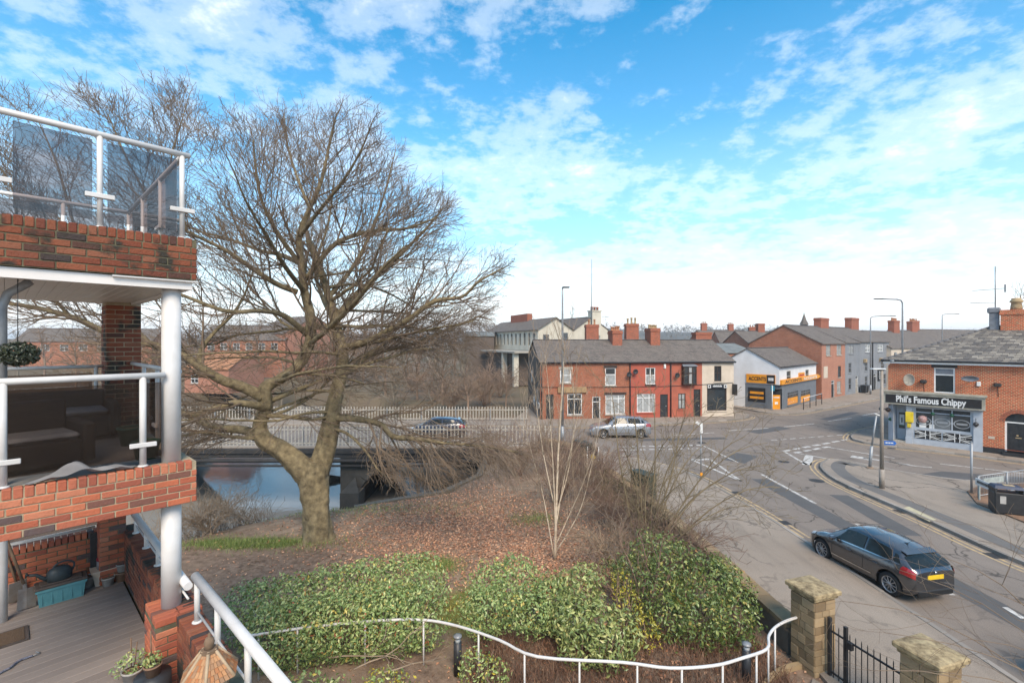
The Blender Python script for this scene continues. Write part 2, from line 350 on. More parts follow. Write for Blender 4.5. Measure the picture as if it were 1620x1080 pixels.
def soilmat():
    m = bpy.data.materials.new('garden_soil'); m.use_nodes = True; t = m.node_tree; b = t.nodes['Principled BSDF']
    b.inputs['Roughness'].default_value = .95; b.inputs['Specular IOR Level'].default_value = .15
    g = nn(t, 'ShaderNodeNewGeometry'); pos = g.outputs[0]
    def noise(s, d=6, r=.6):
        n = nn(t, 'ShaderNodeTexNoise'); lk(t, pos, n.inputs[0]); n.inputs['Scale'].default_value = s; n.inputs['Detail'].default_value = d; n.inputs['Roughness'].default_value = r; return n.outputs[0]
    def blob(cx_, cy, rx, ry, w=.5):
        mp = nn(t, 'ShaderNodeMapping'); mp.inputs['Location'].default_value = (-cx_/rx, -cy/ry, 0); mp.inputs['Scale'].default_value = (1/rx, 1/ry, 0)
        lk(t, pos, mp.inputs[0]); l = nn(t, 'ShaderNodeVectorMath', operation='LENGTH'); lk(t, mp.outputs[0], l.inputs[0])
        v = mth(t, 'ADD', l.outputs['Value'], mth(t, 'MULTIPLY', mth(t, 'SUBTRACT', noise(.9, 7), .5), 1.6))
        return ramp(t, v, [(1-w, (1,)*3), (1, (0,)*3)])
    soil = mixc(t, ramp(t, noise(5, 9, .7), [(.35, (0,)*3), (.65, (1,)*3)]), (.125, .084, .060), (.30, .21, .15))
    mud = mixc(t, ramp(t, noise(2, 7), [(.4, (0,)*3), (.6, (1,)*3)]), (.22, .155, .105), (.32, .235, .165))
    c = mixc(t, ramp(t, noise(.35, 5), [(.45, (0,)*3), (.60, (1,)*3)]), soil, mud)
    c = mixc(t, blob(-8, 19, 6, 2.6), c, mud); c = mixc(t, blob(-7.5, 14.5, 3.6, 1.6), c, soil)
    vo = nn(t, 'ShaderNodeTexVoronoi'); lk(t, pos, vo.inputs[0]); vo.inputs['Scale'].default_value = 16
    lit = ramp(t, nn_sep(t, vo.outputs['Color']), [(0, (.20, .125, .085)), (.45, (.34, .205, .13)), (.7, (.48, .32, .22)), (1, (.15, .10, .07))])
    c = mixc(t, mth(t, 'MULTIPLY', blob(-2.2, 17.6, 4.6, 3.2, .6), ramp(t, noise(.8, 6), [(.38, (.25,)*3), (.55, (1,)*3)])), c, lit); c = mixc(t, blob(1.5, 15.5, 3.5, 2.6, .6), c, lit)
    gr = mixc(t, noise(18, 4), (.06, .095, .02), (.16, .19, .045))
    c = mixc(t, blob(-8.9, 16.3, 2.6, .55, .35), c, gr); c = mixc(t, blob(-1.3, 12.3, .9, 1.4, .5), c, (.19, .175, .045)); c = mixc(t, blob(-2.2, 14.6, .6, .5, .4), c, gr)
    sp = nn(t, 'ShaderNodeSeparateXYZ'); lk(t, pos, sp.inputs[0])
    farc = mixc(t, ramp(t, noise(.05, 6), [(.4, (0,)*3), (.6, (1,)*3)]), (.16, .115, .08), (.12, .10, .06))
    c = mixc(t, ramp(t, mth(t, 'DIVIDE', sp.outputs[1], 100), [(.42, (0,)*3), (.45, (1,)*3)]), c, farc)
    lk(t, c, b.inputs['Base Color'])
    bp = nn(t, 'ShaderNodeBump'); bp.inputs['Strength'].default_value = .7; bp.inputs['Distance'].default_value = .04; lk(t, noise(22, 6, .7), bp.inputs['Height']); lk(t, bp.outputs[0], b.inputs['Normal'])
    MATS['garden_soil'] = m; return m
def nn_sep(t, c):
    s = nn(t, 'ShaderNodeSeparateColor'); lk(t, c, s.inputs[0]); return s.outputs[0]
soilmat()
ground = npmesh('ground', np.stack([XX, YY, ZZ], -1).reshape(-1, 3), FF, MATS['garden_soil'], smooth=True); struct(ground)
# river water
def watermat():
    m = bpy.data.materials.new('river_water'); m.use_nodes = True; t = m.node_tree; b = t.nodes['Principled BSDF']
    b.inputs['Base Color'].default_value = (.30, .285, .255, 1); b.inputs['Roughness'].default_value = .04; b.inputs['IOR'].default_value = 1.33; b.inputs['Specular IOR Level'].default_value = .7
    g = nn(t, 'ShaderNodeNewGeometry'); n = nn(t, 'ShaderNodeTexNoise'); lk(t, g.outputs[0], n.inputs[0]); n.inputs['Scale'].default_value = 2.2; n.inputs['Detail'].default_value = 3
    bp = nn(t, 'ShaderNodeBump'); bp.inputs['Strength'].default_value = .09; bp.inputs['Distance'].default_value = .1; lk(t, n.outputs[0], bp.inputs['Height']); lk(t, bp.outputs[0], b.inputs['Normal'])
    MATS['river_water'] = m
watermat()
mb = MB(); mb.add([(-120, 0, -4.1), (0, 0, -4.1), (0, 125, -4.1), (-120, 125, -4.1)], [(0, 1, 2, 3)])
struct(mb.build('river', MATS['river_water']))
# silt bank lying in the river under the bridge
mb = MB(); ring = []
for k in range(5):
    ring.append([(-15.2+(2.3-.5*k)*math.cos(a)*(1+.15*math.sin(3*a)), 37.5+(1.2-.26*k)*math.sin(a), -4.2+.26*k**.6) for a in np.linspace(0, 2*math.pi, 24, endpoint=False)])
for k in range(4):
    for j in range(24): mb.add([ring[k][j], ring[k][(j+1) % 24], ring[k+1][(j+1) % 24], ring[k+1][j]], [(0, 1, 2, 3)], True)
mb.add(ring[4], [tuple(range(24))]); struct(mb.build('silt_bank', MATS['garden_soil']))
# ================================================================ road, pavements, kerbs, markings
mb = MB(); mb.prism([(-90, 31.05), (-90, 41.35), (1, 41.35), (2.2, 46), (22, 60), (60, 95), (160, 130), (160, -8), (5.2, -8), (5.6, 10), (5.2, 20), (3.3, 29.2), (1.5, 31.05)], -.10, 0)
road = struct(mb.build('road', MATS['asphalt']))
def smooth(pts, n=4):
    out = []; k = len(pts)
    for i in range(k-1):
        p0, p1, p2, p3 = (Vector(pts[max(0, min(k-1, j))]) for j in (i-1, i, i+1, i+2))
        for s in range(n):
            t = s/n; out.append(.5*((2*p1)+(p2-p0)*t+(2*p0-5*p1+4*p2-p3)*t*t+(3*p1-p0-3*p2+p3)*t**3))
    return out+[Vector(pts[-1])]
def offset(pts, d):
    out = []; k = len(pts)
    for i in range(k):
        t = (pts[min(k-1, i+1)]-pts[max(0, i-1)]).normalized(); out.append(pts[i]+Vector((-t.y, t.x))*d)
    return out
def ribbon(mb, pts, w, z):
    a, b = offset(pts, w/2), offset(pts, -w/2)
    for i in range(len(pts)-1): mb.quad((b[i].x, b[i].y, z), (b[i+1].x, b[i+1].y, z), (a[i+1].x, a[i+1].y, z), (a[i].x, a[i].y, z))
def resample(pts, st):
    out = [pts[0].copy()]; acc = 0
    for a, b in zip(pts, pts[1:]):
        L = (b-a).length; d = st-acc
        while d <= L: out.append(a.lerp(b, d/L)); d += st
        acc = (acc+L) % st
    return out
unit_box = MB().box((0, 0, 0), (1, 1, 1), bev=.04).mesh('kerb_stone'); unit_box.materials.append(MATS['kerb'])
def pavement(name, kerbs, back, kside, vis=60):
    """kerbs: smoothed kerb line; back: the rest of the outline; kside: +1 road on the left of the line"""
    mb = MB(); mb.prism([(p.x, p.y) for p in offset(kerbs, -.06*kside)]+back, -.05, .11)
    o = struct(mb.build(name, MATS['pavement']))
    rs = resample(kerbs, .92)
    for a, b in zip(rs, rs[1:]):
        c = (a+b)/2; d = b-a
        if c.y > vis or c.y < 6: continue
        k = mk('kerb_stone', unit_box, None, o); k.location = (c.x, c.y, .045+rng.uniform(-.006, .006)); k.scale = (d.length-.012, .13, .16); k.rotation_euler = (0, 0, math.atan2(d.y, d.x))
    return o
V2 = lambda l: [Vector(p) for p in l]
k_gard = smooth(V2([(-40, 32.4), (-10, 32.4), (0, 32.3), (3, 31.6), (5, 30.1), (7.1, 27.9), (8.7, 26), (9.5, 24.0), (9.98, 19.7), (10.12, 16.8), (10.22, 12), (10.3, 5), (10.3, -2)]))
pavement('garden_side_pavement', k_gard, [(6.0, -2), (6.4, 10), (5.5, 20), (3.6, 29.3), (1.5, 31.1), (-40, 31.1)], 1)
k_terr = smooth(V2([(-40, 39.9), (0, 39.2), (4.6, 38.5), (10, 39.3), (16.3, 40.6), (20.0, 42.0), (21.9, 43.6), (22.3, 46), (21.5, 55)]))
pavement('terrace_pavement', k_terr, [(15, 60), (2, 50), (0, 41.3), (-40, 41.3)], -1)
k_shop = smooth(V2([(20.8, 57), (24.0, 48.2), (24.6, 46.2), (26.0, 45.1), (27.9, 45.7), (33, 49.2), (46.9, 59.0), (75, 78)]))
pavement('shop_pavement', k_shop, [(70, 90), (30, 70)], -1, 64)
k_chip = smooth(V2([(70, 67), (45, 49), (32, 39.7), (27, 36.5), (25.1, 34.7), (24.2, 33.4), (24.3, 32.2), (25.4, 30.9), (27.3, 29.4), (29.3, 27.2), (36, 20), (44, 11)]))
pavement('chip_shop_pavement', k_chip, [(80, 12), (90, 60)], 1 if False else -1)
k_isl = smooth([Vector(G(*p).xy) for p in ((1620, 768), (1531, 763), (1440, 751), (1368, 737), (1330, 729), (1308, 730), (1299, 737), (1303, 746), (1326, 763), (1388, 791), (1467, 825), (1553, 865), (1620, 894))])
k_isl = V2([(36, 11.4), (30, 17.6)])+k_isl+V2([(16.6, 10), (17.2, 4)])
pavement('island_pavement', k_isl, [(40, 2)], -1)
wl = MB(); yl = MB()
def line(px0, py0, px1, py1, w=.12, mb=None):
    a, b = G(px0, py0).xy, G(px1, py1).xy; ribbon(mb or wl, [a, b], w, .004)
def zl(s, ox, oy):
    return lambda x0, y0, x1, y1, w=.12: line(ox+x0/s, oy+y0/s, ox+x1/s, oy+y1/s, w)
for a in ((1205, 750, 1290, 796, .14), (1355, 828, 1362, 832, .14), (1111, 704, 1167, 731, .12), (1095, 727, 1173, 761, .15), (1123, 726, 1173, 761, .15), (1095, 727, 1123, 726, .3),
          (1496, 934, 1508, 941, .14), (1590, 960, 1620, 978, .14),
          (1060, 689, 1130, 684, .10), (1151, 681, 1216, 677, .14), (1240, 675, 1288, 670, .14), (1310, 666, 1347, 661, .14), (1364, 657, 1392, 652, .14)): line(*a)
for y, w in ((706.5, .22), (711.5, .22)):
    for x in range(982, 1112, 15): line(x, y-(x-982)*.02, x+9, y-(x-973)*.02, w)
L6 = zl(4.05, 1220, 640)
for k in range(7):
    x = 82+k*62; L6(x, 297-k*11.5, x+42, 290-k*11.5, .24)
for k in range(4):
    x = 150+k*60; L6(x, 308-k*11, x+42, 301-k*11, .24)
for k in range(9): L6(k*60, 228-k*4.6, k*60+38, 225-k*4.6, .12)
for a in ((84, 300, 235, 387, .16), (228, 385, 243, 326, .45), (370, 272, 790, 342, .13), (160, 308, 440, 360, .13), (510, 332, 640, 350, .5), (520, 325, 890, 388, .16), (590, 342, 890, 385, .2), (890, 388, 1030, 402, .13), (1080, 378, 1360, 408, .13), (1370, 410, 1620, 440, .13)): L6(*a)
def dyl(pts, sg, o1=.28, o2=.50, w=.085):
    for o in (o1, o2): ribbon(yl, offset(pts, sg*o), w, .004)
seg = [p for p in k_gard if p.y > 16.6 and p.x > 2]; dyl(seg, 1)
dyl([p for p in k_terr if -30 < p.x and p.y < 44], -1); dyl([p for p in k_shop if p.y < 65 and p.x > 24.5], -1)
dyl([p for p in k_chip if 13 < p.y < 40], -1); dyl([p for p in k_isl if p.y > 7], -1)
wo_ = wl.build('white_line_marking', MATS['white_line']); wo_.parent = road
yo_ = yl.build('yellow_line_marking', MATS['yellow_line']); yo_.parent = road
mb = MB(); mb.prism([G(*p).xy for p in ((1428, 808), (1438, 805), (1481, 826), (1470, 829))], .1, .118)
tac = mb.build('dropped_kerb_slab', MATS['tactile']); tac.parent = bpy.data.objects['island_pavement']
mb = MB()
for px, py, w in ((1292, 760, .35), (1345, 690, .3), (1240, 730, .3), (1110, 700, .3)):
    c = G(px, py, .003); mb.add([(c.x+w*math.cos(a), c.y+w*math.sin(a), .003) for a in np.linspace(0, 6.283, 16, endpoint=False)], [tuple(range(16))])
mb.build('manhole_cover', MATS['bridge_girder'], road)
# patched strips of newer tarmac
M('asphalt_patch', (.105, .099, .095), .9, (.08, .076, .073), var=.8, scale=1.5, detail=8, coords='World')
M('pavement_patch', (.155, .142, .13), .9, (.12, .11, .10), var=.8, scale=1.5, detail=8, coords='World')
mb = MB(); mb.add([tuple(G(*p).xy)+(.0022,) for p in ((1490, 745), (1440, 752), (1560, 768), (1620, 762), (1620, 755))], [(0, 1, 2, 3, 4)])
mb.add([(12.4, 8, .0022), (13.2, 8, .0022), (13.0, 24, .0022), (12.2, 24, .0022)], [(0, 1, 2, 3)])
for x0, y0, x1, y1, w in ((14.4, 17, 14.9, 21.5, .8), (9.0, 33.5, 15.5, 34.1, .7), (18.5, 36.2, 22.3, 38.4, 1.1), (12.9, 27.5, 14.6, 29.2, 1.3), (28, 42.2, 34, 46.6, .8)): ribbon(mb, [Vector((x0, y0)), Vector((x1, y1))], w, .0021)
mb.build('tarmac_patch', MATS['asphalt_patch'], road)
for x, y, a in ((10.55, 18.2, 92), (10.4, 21.8, 92), (15.75, 15.4, 88), (16.0, 19.4, 95), (24.9, 30.9, -42), (12.4, 39.2, 10)):
    g_ = MB(); g_.box((0, 0, .003), (.42, .34, .006)); go_ = g_.build('gully_grate', MATS['bridge_girder'], road); go_.location = (x, y, .0); go_.rotation_euler = (0, 0, R(a))
mb = MB(); mb.add([tuple(p)+(.1135,) for p in offset([q for q in k_isl if q.y > 15 and q.x < 20], .45)]+[tuple(p)+(.1135,) for p in offset([q for q in k_isl if q.y > 15 and q.x < 20], 1.1)][::-1], [tuple(range(2*len([q for q in k_isl if q.y > 15 and q.x < 20])))])
mb.build('tarmac_trench_patch', MATS['pavement_patch'], bpy.data.objects['island_pavement'])
# leaf-strewn planting bed on the island
mb = MB(); mb.prism([G(*p, .1).xy for p in ((1530, 778), (1548, 770), (1640, 765), (1700, 800), (1640, 835), (1590, 815), (1545, 797))], .09, .16)
bed = struct(mb.build('planting_bed', M('leaf_bed', (.33, .19, .11), .95, (.12, .07, .045), var=.9, scale=9, detail=6, coords='World', bump=.6)))
# ================================================================ bridge
bridge = empty('road_bridge', (-8, 31, 0), 0, 'dark stone two-arch road bridge over the river behind the big bare tree', 'bridge')
def archz(x):
    if -27.6 < x < -11.3: return -.50
    for a, b, ap in ((-10.2, -1.9, -.8),):
        if a < x < b:
            t = (x-(a+b)/2)/((b-a)/2); return -3.6+(ap+3.6)*math.sqrt(max(0, 1-t*t))
    return -5.0
xs = sorted(set(list(np.linspace(-40, -27.61, 4))+list(np.linspace(-27.6, -11.301, 6))+[-11.3, -10.2]+list(-6.05-4.149*np.cos(np.linspace(0, math.pi, 26)))+[-1.9, 2.2]))
mb = MB(); y0, y1 = 31.0, 41.3
for a, b in zip(xs, xs[1:]):
    mid = archz((a+b)/2); za, zb = (archz(a), archz(b)) if mid > -4.9 else (-5.0, -5.0)
    if mid > -4.9: za, zb = max(za, -3.6), max(zb, -3.6)
    mb.quad((a, y0, za), (b, y0, zb), (b, y0, -.06), (a, y0, -.06)); mb.quad((b, y1, zb), (a, y1, za), (a, y1, -.06), (b, y1, -.06))
    mb.quad((a, y0, za), (a, y1, za), (b, y1, zb), (b, y0, zb))
for a in (-27.61, -11.3, -10.2, -1.9): mb.quad((a, y0, -5.0), (a, y1, -5.0), (a, y1, -3.55 if a > -11 else -.50), (a, y0, -3.55 if a > -11 else -.50))
mb.T = Matrix.Translation((8, -31, 0)); mb.v = [tuple(mb.T @ Vector(v)) for v in mb.v]
mb.build('spandrel_wall', MATS['bridge_stone'], bridge)
for a, b, ap in ((-10.2, -1.9, -.8),):
    cxm, rx, rz_ = (a+b)/2, (b-a)/2, ap+3.6
    for k in range(17):
        t0, t1 = math.pi*k/17+.006, math.pi*(k+1)/17-.006
        p = lambda t, e: (cxm+8+(rx+e)*math.cos(t), -3.6+(rz_+e)*math.sin(t))
        q = [p(t0, .01), p(t1, .01), p(t1, .42), p(t0, .42)]
        m_ = MB(); vs = [(x, -.07, z) for x, z in q]+[(x, .1, z) for x, z in q]
        m_.add(vs, [(0, 1, 2, 3), (4, 7, 6, 5), (0, 4, 5, 1), (1, 5, 6, 2), (2, 6, 7, 3), (3, 7, 4, 0)])
        m_.build('arch_stone', MATS['bridge_stone'], bridge)
mb = MB(); mb.bx(-32, 10.2, -.32, .02, -.30, -.04); mb.bx(-32, 10.2, -.20, .0, -.62, -.34); mb.build('edge_girder', MATS['bridge_girder'], bridge)
mb = MB(); mb.tube([(-32, -.25, -.78), (10.2, -.25, -.78)], .13, 12); mb.tube([(-32, -.22, -1.12), (10.2, -.22, -1.12)], .07, 10); mb.build('service_pipe', MATS['bridge_girder'], bridge)
mb = MB(); mb.bx(-2.9, -1.7, -1.2, -.02, -4.6, -2.6); mb.add([(-2.9, -1.2, -2.6), (-1.7, -1.2, -2.6), (-2.3, -.02, -1.9)], [(0, 1, 2)]); mb.build('cutwater', MATS['bridge_stone'], bridge)
# low coping along the top of the river bank
mb = MB(); pts = [Vector((-7.0, 20.95)), Vector((-5.2, 22.1)), Vector((-3.4, 23.1)), Vector((-1.8, 26.0)), Vector((-1.5, 30.6))]
a_, b_ = offset(pts, .16), offset(pts, -.16)
for i in range(4): mb.prism([a_[i], a_[i+1], b_[i+1], b_[i]], -4, -.32)
tag(mb.build('river_wall', MATS['old_stone']), 'low stone river wall along the bank right of the tree trunk', 'wall')
def picket_fence(name, y, x0, x1, pitch, hgt_, label, sgn):
    f = empty(name, (x0, y, 0), 0, label, 'fence')
    w = .075
    pk = MB(); vs = [(-w/2, -.015, .12), (w/2, -.015, .12), (w/2, -.015, hgt_-.12), (w*.75, -.015, hgt_-.07), (0, -.015, hgt_), (-w*.75, -.015, hgt_-.07), (-w/2, -.015, hgt_-.12)]
    n = len(vs); vs += [(x, .015, z) for x, _, z in vs]
    pk.add(vs, [tuple(range(n)), tuple(range(2*n-1, n-1, -1))]+[(i, n+i, n+(i+1) % n, (i+1) % n) for i in range(n)])
    me = pk.mesh('picket'); me.materials.append(MATS['picket_paint'])
    k = 0
    while k*pitch < x1-x0:
        o = mk('picket', me, None, f); o.location = (k*pitch, 0, rng.uniform(-.01, .01)); k += 1
    r = MB(); r.bx(0, x1-x0, .02*sgn, .06*sgn, .22, .30); r.bx(0, x1-x0, .02*sgn, .06*sgn, hgt_-.32, hgt_-.25); r.build('rail', MATS['picket_paint'], f)
    b = MB(); b.bx(0, x1-x0, -.14, .14, -.05, .13); b.build('plinth', MATS['kerb'], f)
    p = MB().bx(.05, .14, .08*sgn, .16*sgn, .1, hgt_-.2).mesh('post'); p.materials.append(MATS['grey_metal'])
    for q in range(int((x1-x0)/3)): mk('post', p, None, f).location = (q*3, 0, 0)
    return f
picket_fence('picket_fence', 31.2, -29, 2.6, .24, 1.45, 'cream picket fence on the near parapet of the bridge, closest to the tree trunk', 1)
picket_fence('picket_fence', 41.2, -32, 1.4, .26, 1.32, 'cream picket fence on the far side of the bridge road, ending at the terrace gable', -1)
# ================================================================ building helpers (local axes: x along front, y into the building, z up)
def wallholes(mb, u0, u1, z0, z1, holes, y=0., rev=.12, f=None):
    """front wall at y facing -y with rectangular openings and reveals; f maps (u,y,z) -> local point"""
    f = f or (lambda u, yy, z: (u, yy, z))
    us = sorted({u0, u1, *[min(max(h[0], u0), u1) for h in holes], *[min(max(h[1], u0), u1) for h in holes]})
    zs = sorted({z0, z1, *[min(max(h[2], z0), z1) for h in holes], *[min(max(h[3], z0), z1) for h in holes]})
    for a, b in zip(us, us[1:]):
        for c, d in zip(zs, zs[1:]):
            m, n = (a+b)/2, (c+d)/2
            if any(h[0] < m < h[1] and h[2] < n < h[3] for h in holes): continue
            mb.quad(f(a, y, c), f(b, y, c), f(b, y, d), f(a, y, d))
    for h in holes:
        a, b, c, d = h[:4]; Y = y+rev
        mb.quad(f(a, y, c), f(a, y, d), f(a, Y, d), f(a, Y, c)); mb.quad(f(b, y, c), f(b, Y, c), f(b, Y, d), f(b, y, d))
        mb.quad(f(a, y, c), f(a, Y, c), f(b, Y, c), f(b, y, c)); mb.quad(f(a, y, d), f(b, y, d), f(b, Y, d), f(a, Y, d))
ID4 = Matrix.Identity(4)
def window(par, a, b, c, d, y=.06, nx=1, rows=(), fm='upvc', gm='window_glass', fw=.07, sill='sill_stone', T=ID4, head=None, name='window'):
    """frame (part) with one pane child per light; T places the window plane"""
    mb = MB(); mb.T = T
    us = [a+(b-a)*i/nx for i in range(nx+1)]; zs = [c]+[c+(d-c)*r for r in rows]+[d]
    for i, u in enumerate(us):
        w = fw if i in (0, nx) else fw*.8; off = fw/2 if i == 0 else -fw/2 if i == nx else 0
        mb.bx(u+off-w/2, u+off+w/2, y-.02, y+.05, c, d)
    for i, z in enumerate(zs):
        off = fw/2 if i == 0 else -fw/2 if i == len(zs)-1 else 0
        mb.bx(a+fw, b-fw, y-.015, y+.045, z+off-fw*.45, z+off+fw*.45)
    o = mb.build(name, MATS[fm], par)
    for i in range(nx):
        for j in range(len(zs)-1):
            p = MB(); p.T = T; p.bx(us[i]+fw*.3, us[i+1]-fw*.3, y+.012, y+.03, zs[j]+fw*.3, zs[j+1]-fw*.3)
            p.build('pane', MATS[gm if not (isinstance(gm, tuple)) else gm[j % len(gm)]] if not isinstance(gm, tuple) else MATS[gm[min(j, len(gm)-1)]], o)
    if sill:
        s = MB(); s.T = T; s.bx(a-.06, b+.06, -.07, y, c-.10, c-.003); s.build('sill', MATS[sill], o)
    if head:
        s = MB(); s.T = T; s.bx(a-.12, b+.12, -.025, y, d+.003, d+.22); s.build('lintel', MATS[head], o)
    return o
def door(par, a, b, c, d, y=.07, mat='black_paint', T=ID4, frame='upvc', fan=.0):
    mb = MB(); mb.T = T; mb.bx(a, a+.07, y-.03, y+.04, c, d); mb.bx(b-.07, b, y-.03, y+.04, c, d); mb.bx(a+.07, b-.07, y-.03, y+.04, d-.07, d)
    if fan: mb.bx(a+.07, b-.07, y-.03, y+.04, d-fan-.06, d-fan)
    o = mb.build('door', MATS[frame], par)
    l = MB(); l.T = T; l.bx(a+.07, b-.07, y, y+.03, c, d-.07-fan); w = (b-a-.14)
    for k in range(2):
        for q in range(2):
            l.bx(a+.07+w*(.12+.42*k), a+.07+w*(.46+.42*k), y-.015, y, c+.15+(d-fan-c)*.46*q, c+(d-fan-c)*(.40+.46*q)-.05)
    l.build('door_leaf', MATS[mat], o)
    if fan:
        g = MB(); g.T = T; g.bx(a+.07, b-.07, y+.005, y+.02, d-fan, d-.07); g.build('fanlight', MATS['window_glass'], o)
    h = MB(); h.T = T; h.bx(b-.2, b-.12, y-.05, y-.015, c+.95, c+1.05); h.build('handle', MATS['grey_metal'], o)
    s = MB(); s.T = T; s.bx(a-.05, b+.05, -.2, y, c-.14, c-.002); s.build('doorstep', MATS['sill_stone'], o)
    return o
def gable_roof(par, W, D, eave, ridge, ov=.2, mat='slate_dark', th=.1, ridge_y=None, rear=None, name='roof'):
    """ridge along x"""
    ry = ridge_y if ridge_y is not None else D/2; rear = rear if rear is not None else eave
    mb = MB(); s = (ridge-eave)/ry; s2 = (ridge-rear)/(D-ry)
    for y0, z0, yr in ((-ov, eave-ov*s, ry), (D+ov, rear-ov*s2, ry)):
        vs = [(-ov*.6, y0, z0), (W+ov*.6, y0, z0), (W+ov*.6, yr, ridge), (-ov*.6, yr, ridge)]
        up = [(x, y, z+th) for x, y, z in vs]
        fl = [(0, 1, 2, 3)[::-1], (4, 5, 6, 7), (0, 1, 5, 4), (1, 2, 6, 5), (3, 7, 6, 2), (0, 4, 7, 3)]
        if y0 > yr: fl = [f[::-1] for f in fl]
        mb.add(vs+up, fl)
    o = mb.build(name, MATS[mat], par)
    r = MB(); n = int(W/.5)
    for k in range(n+1): r.box((W*k/n*(1-.3/W)+.15, ry, ridge+th+.02), (.47, .24, .09), bev=.03)
    r.build('ridge_tile', MATS['slate_ridge'], o)
    return o
def chimney(par, x, y, z0, z1, w=.9, d=.6, pots=2, mat='brick_chimney', pot='terracotta', dx=None, ph=.5):
    mb = MB(); mb.bx(x-w/2, x+w/2, y-d/2, y+d/2, z0, z1-.18); o = mb.build('chimney', MATS[mat], par)
    c = MB(); c.bx(x-w/2-.06, x+w/2+.06, y-d/2-.06, y+d/2+.06, z1-.32, z1-.18); c.bx(x-w/2-.03, x+w/2+.03, y-d/2-.03, y+d/2+.03, z1-.176, z1); c.build('cap', MATS[mat], o)
    for k in range(pots):
        px = x+(k-(pots-1)/2)*(w*.92/max(1, pots)); h = ph*rng.uniform(.8, 1.1)
        p = MB(); p.lathe([(.12, 0), (.15, .03), (.115, .08), (.105, h*.75), (.14, h*.8), (.135, h*.92), (.12, h), (.07, h), (.07, h-.1)], (px, y, z1-.01), 12); p.build('chimney_pot', MATS[pot], o)
    return o
def gable_walls(mb, W, D, eave, ridge, ry=None, rear=None, sides=(0, 1), front=True, back=True, z0=-.2):
    ry = ry if ry is not None else D/2; rear = rear if rear is not None else eave
    if back: mb.quad((W, D, z0), (0, D, z0), (0, D, rear), (W, D, rear))
    if front: mb.quad((0, 0, z0), (W, 0, z0), (W, 0, eave), (0, 0, eave))
    for x in ((0,) if 0 in sides else ())+((W,) if 1 in sides else ()):
        p = [(x, 0, z0), (x, 0, eave), (x, ry, ridge), (x, D, rear), (x, D, z0)]
        mb.quad(*(p if x == 0 else p[::-1]))
def textm(s, size, depth=.01, off=0., sx=1., shear=0.):
    cu = bpy.data.curves.new('lettering', 'FONT'); cu.body = s; cu.size = size; cu.extrude = depth; cu.offset = off; cu.align_x = 'CENTER'; cu.align_y = 'CENTER'; cu.resolution_u = 3; cu.shear = shear
    o = bpy.data.objects.new('tmp', cu); col.objects.link(o); dg = bpy.context.evaluated_depsgraph_get()
    me = bpy.data.meshes.new_from_object(o.evaluated_get(dg)); bpy.data.objects.remove(o); bpy.data.curves.remove(cu)
    me.materials.clear(); me.name = 'lettering'; return me
def lettering(par, s, u, y, z, size, mat, T=ID4, width=None, **kw):
    me = textm(s, size, **kw); o = mk('lettering', me, MATS[mat], par)
    sxx = 1.
    if width:
        xs_ = [v.co.x for v in me.vertices]; sxx = width/(max(xs_)-min(xs_))
    o.matrix_local = T @ Matrix.Translation((u, y, z)) @ Matrix.Rotation(R(90), 4, 'X') @ Matrix.Diagonal((sxx, 1, 1, 1)); return o
# ================================================================ the red terrace across the road
TA = (2.5, 41.75); TANG = math.atan2(1.8, 17.9)
ter = empty('terraced_houses', (TA[0], TA[1], 0), TANG, 'row of two-storey terraced houses, brown gable, red painted fronts and a cream corner shop', 'houses')
def tw(zx0, zx1, zy0, zy1):
    u = []
    for zx in (zx0, zx1):
        k = (740+zx/3.68-810)/F; u.append((41.75*k-2.5)/(.995-.1*k))
    Y = 41.75+.1*(u[0]+u[1])/2
    z = [7-(470+zy/3.68-540)/F*Y for zy in (zy1, zy0)]
    return u[0], u[1], max(z[0], .12), z[1]
TW, TD, TE, TR, TRY = 18.1, 8.0, 5.12, 7.05, 4.0
bnd = [0, 4.31, 8.22, 12.0, 15.03, 18.1]
wins = {'1u': tw(537, 603, 420, 498), '1s': tw(580, 665, 562, 684), '1d': tw(455, 500, 565, 738), '2u': tw(800, 862, 412, 513), '2l': tw(802, 915, 568, 680), '2d': tw(725, 772, 578, 742),
        '3u': tw(1035, 1092, 410, 507), '3l': tw(985, 1092, 562, 670), '3d': tw(1120, 1165, 565, 742), '4u': tw(1250, 1316, 405, 500), '4l': tw(1225, 1268, 560, 650), '4d': tw(1315, 1355, 535, 742),
        '5u': tw(1435, 1477, 400, 490), '5s': tw(1393, 1507, 530, 660)}
for i, mt in enumerate(('brick_terrace', 'brick_terrace', 'red_paint_wall', 'orange_paint_wall', 'cream_render')):
    mb = MB(); wallholes(mb, bnd[i]+(.004 if i else 0), bnd[i+1], -.2, TE, [wins[k] for k in wins if k[0] == str(i+1)])
    if i == 4: gable_walls(mb, TW, TD, TE, TR, TRY, 5.3, (1,), False, False)
    mb.build('front_wall', MATS[mt], ter)
mb = MB(); gable_walls(mb, TW, TD, TE, TR, TRY, 5.3, (0,), False, False); mb.build('gable_wall', MATS['brown_render'], ter)
mb = MB(); mb.bx(-.06, -.004, 1.0, 2.0, .1, 2.6); mb.bx(-.05, -.004, 2.9, 3.7, .9, 1.9); mb.bx(-.05, -.004, 4.6, 5.2, 3.0, 4.2); o = mb.build('boarded_window', MATS['grey_metal'], ter)
mb = MB(); mb.bx(-.09, -.051, 3.0, 3.6, 1.35, 1.42); mb.bx(-.09, -.051, 3.26, 3.33, 1.0, 1.8); mb.bx(-.09, -.051, 4.7, 4.76, 3.1, 4.1); mb.build('bar', MATS['upvc'], o)
mb = MB(); mb.bx(-.07, -.004, .25, .85, 1.05, 1.5); sgn_ = mb.build('wall_sign', MATS['sign_white'], ter)
mb = MB(); 
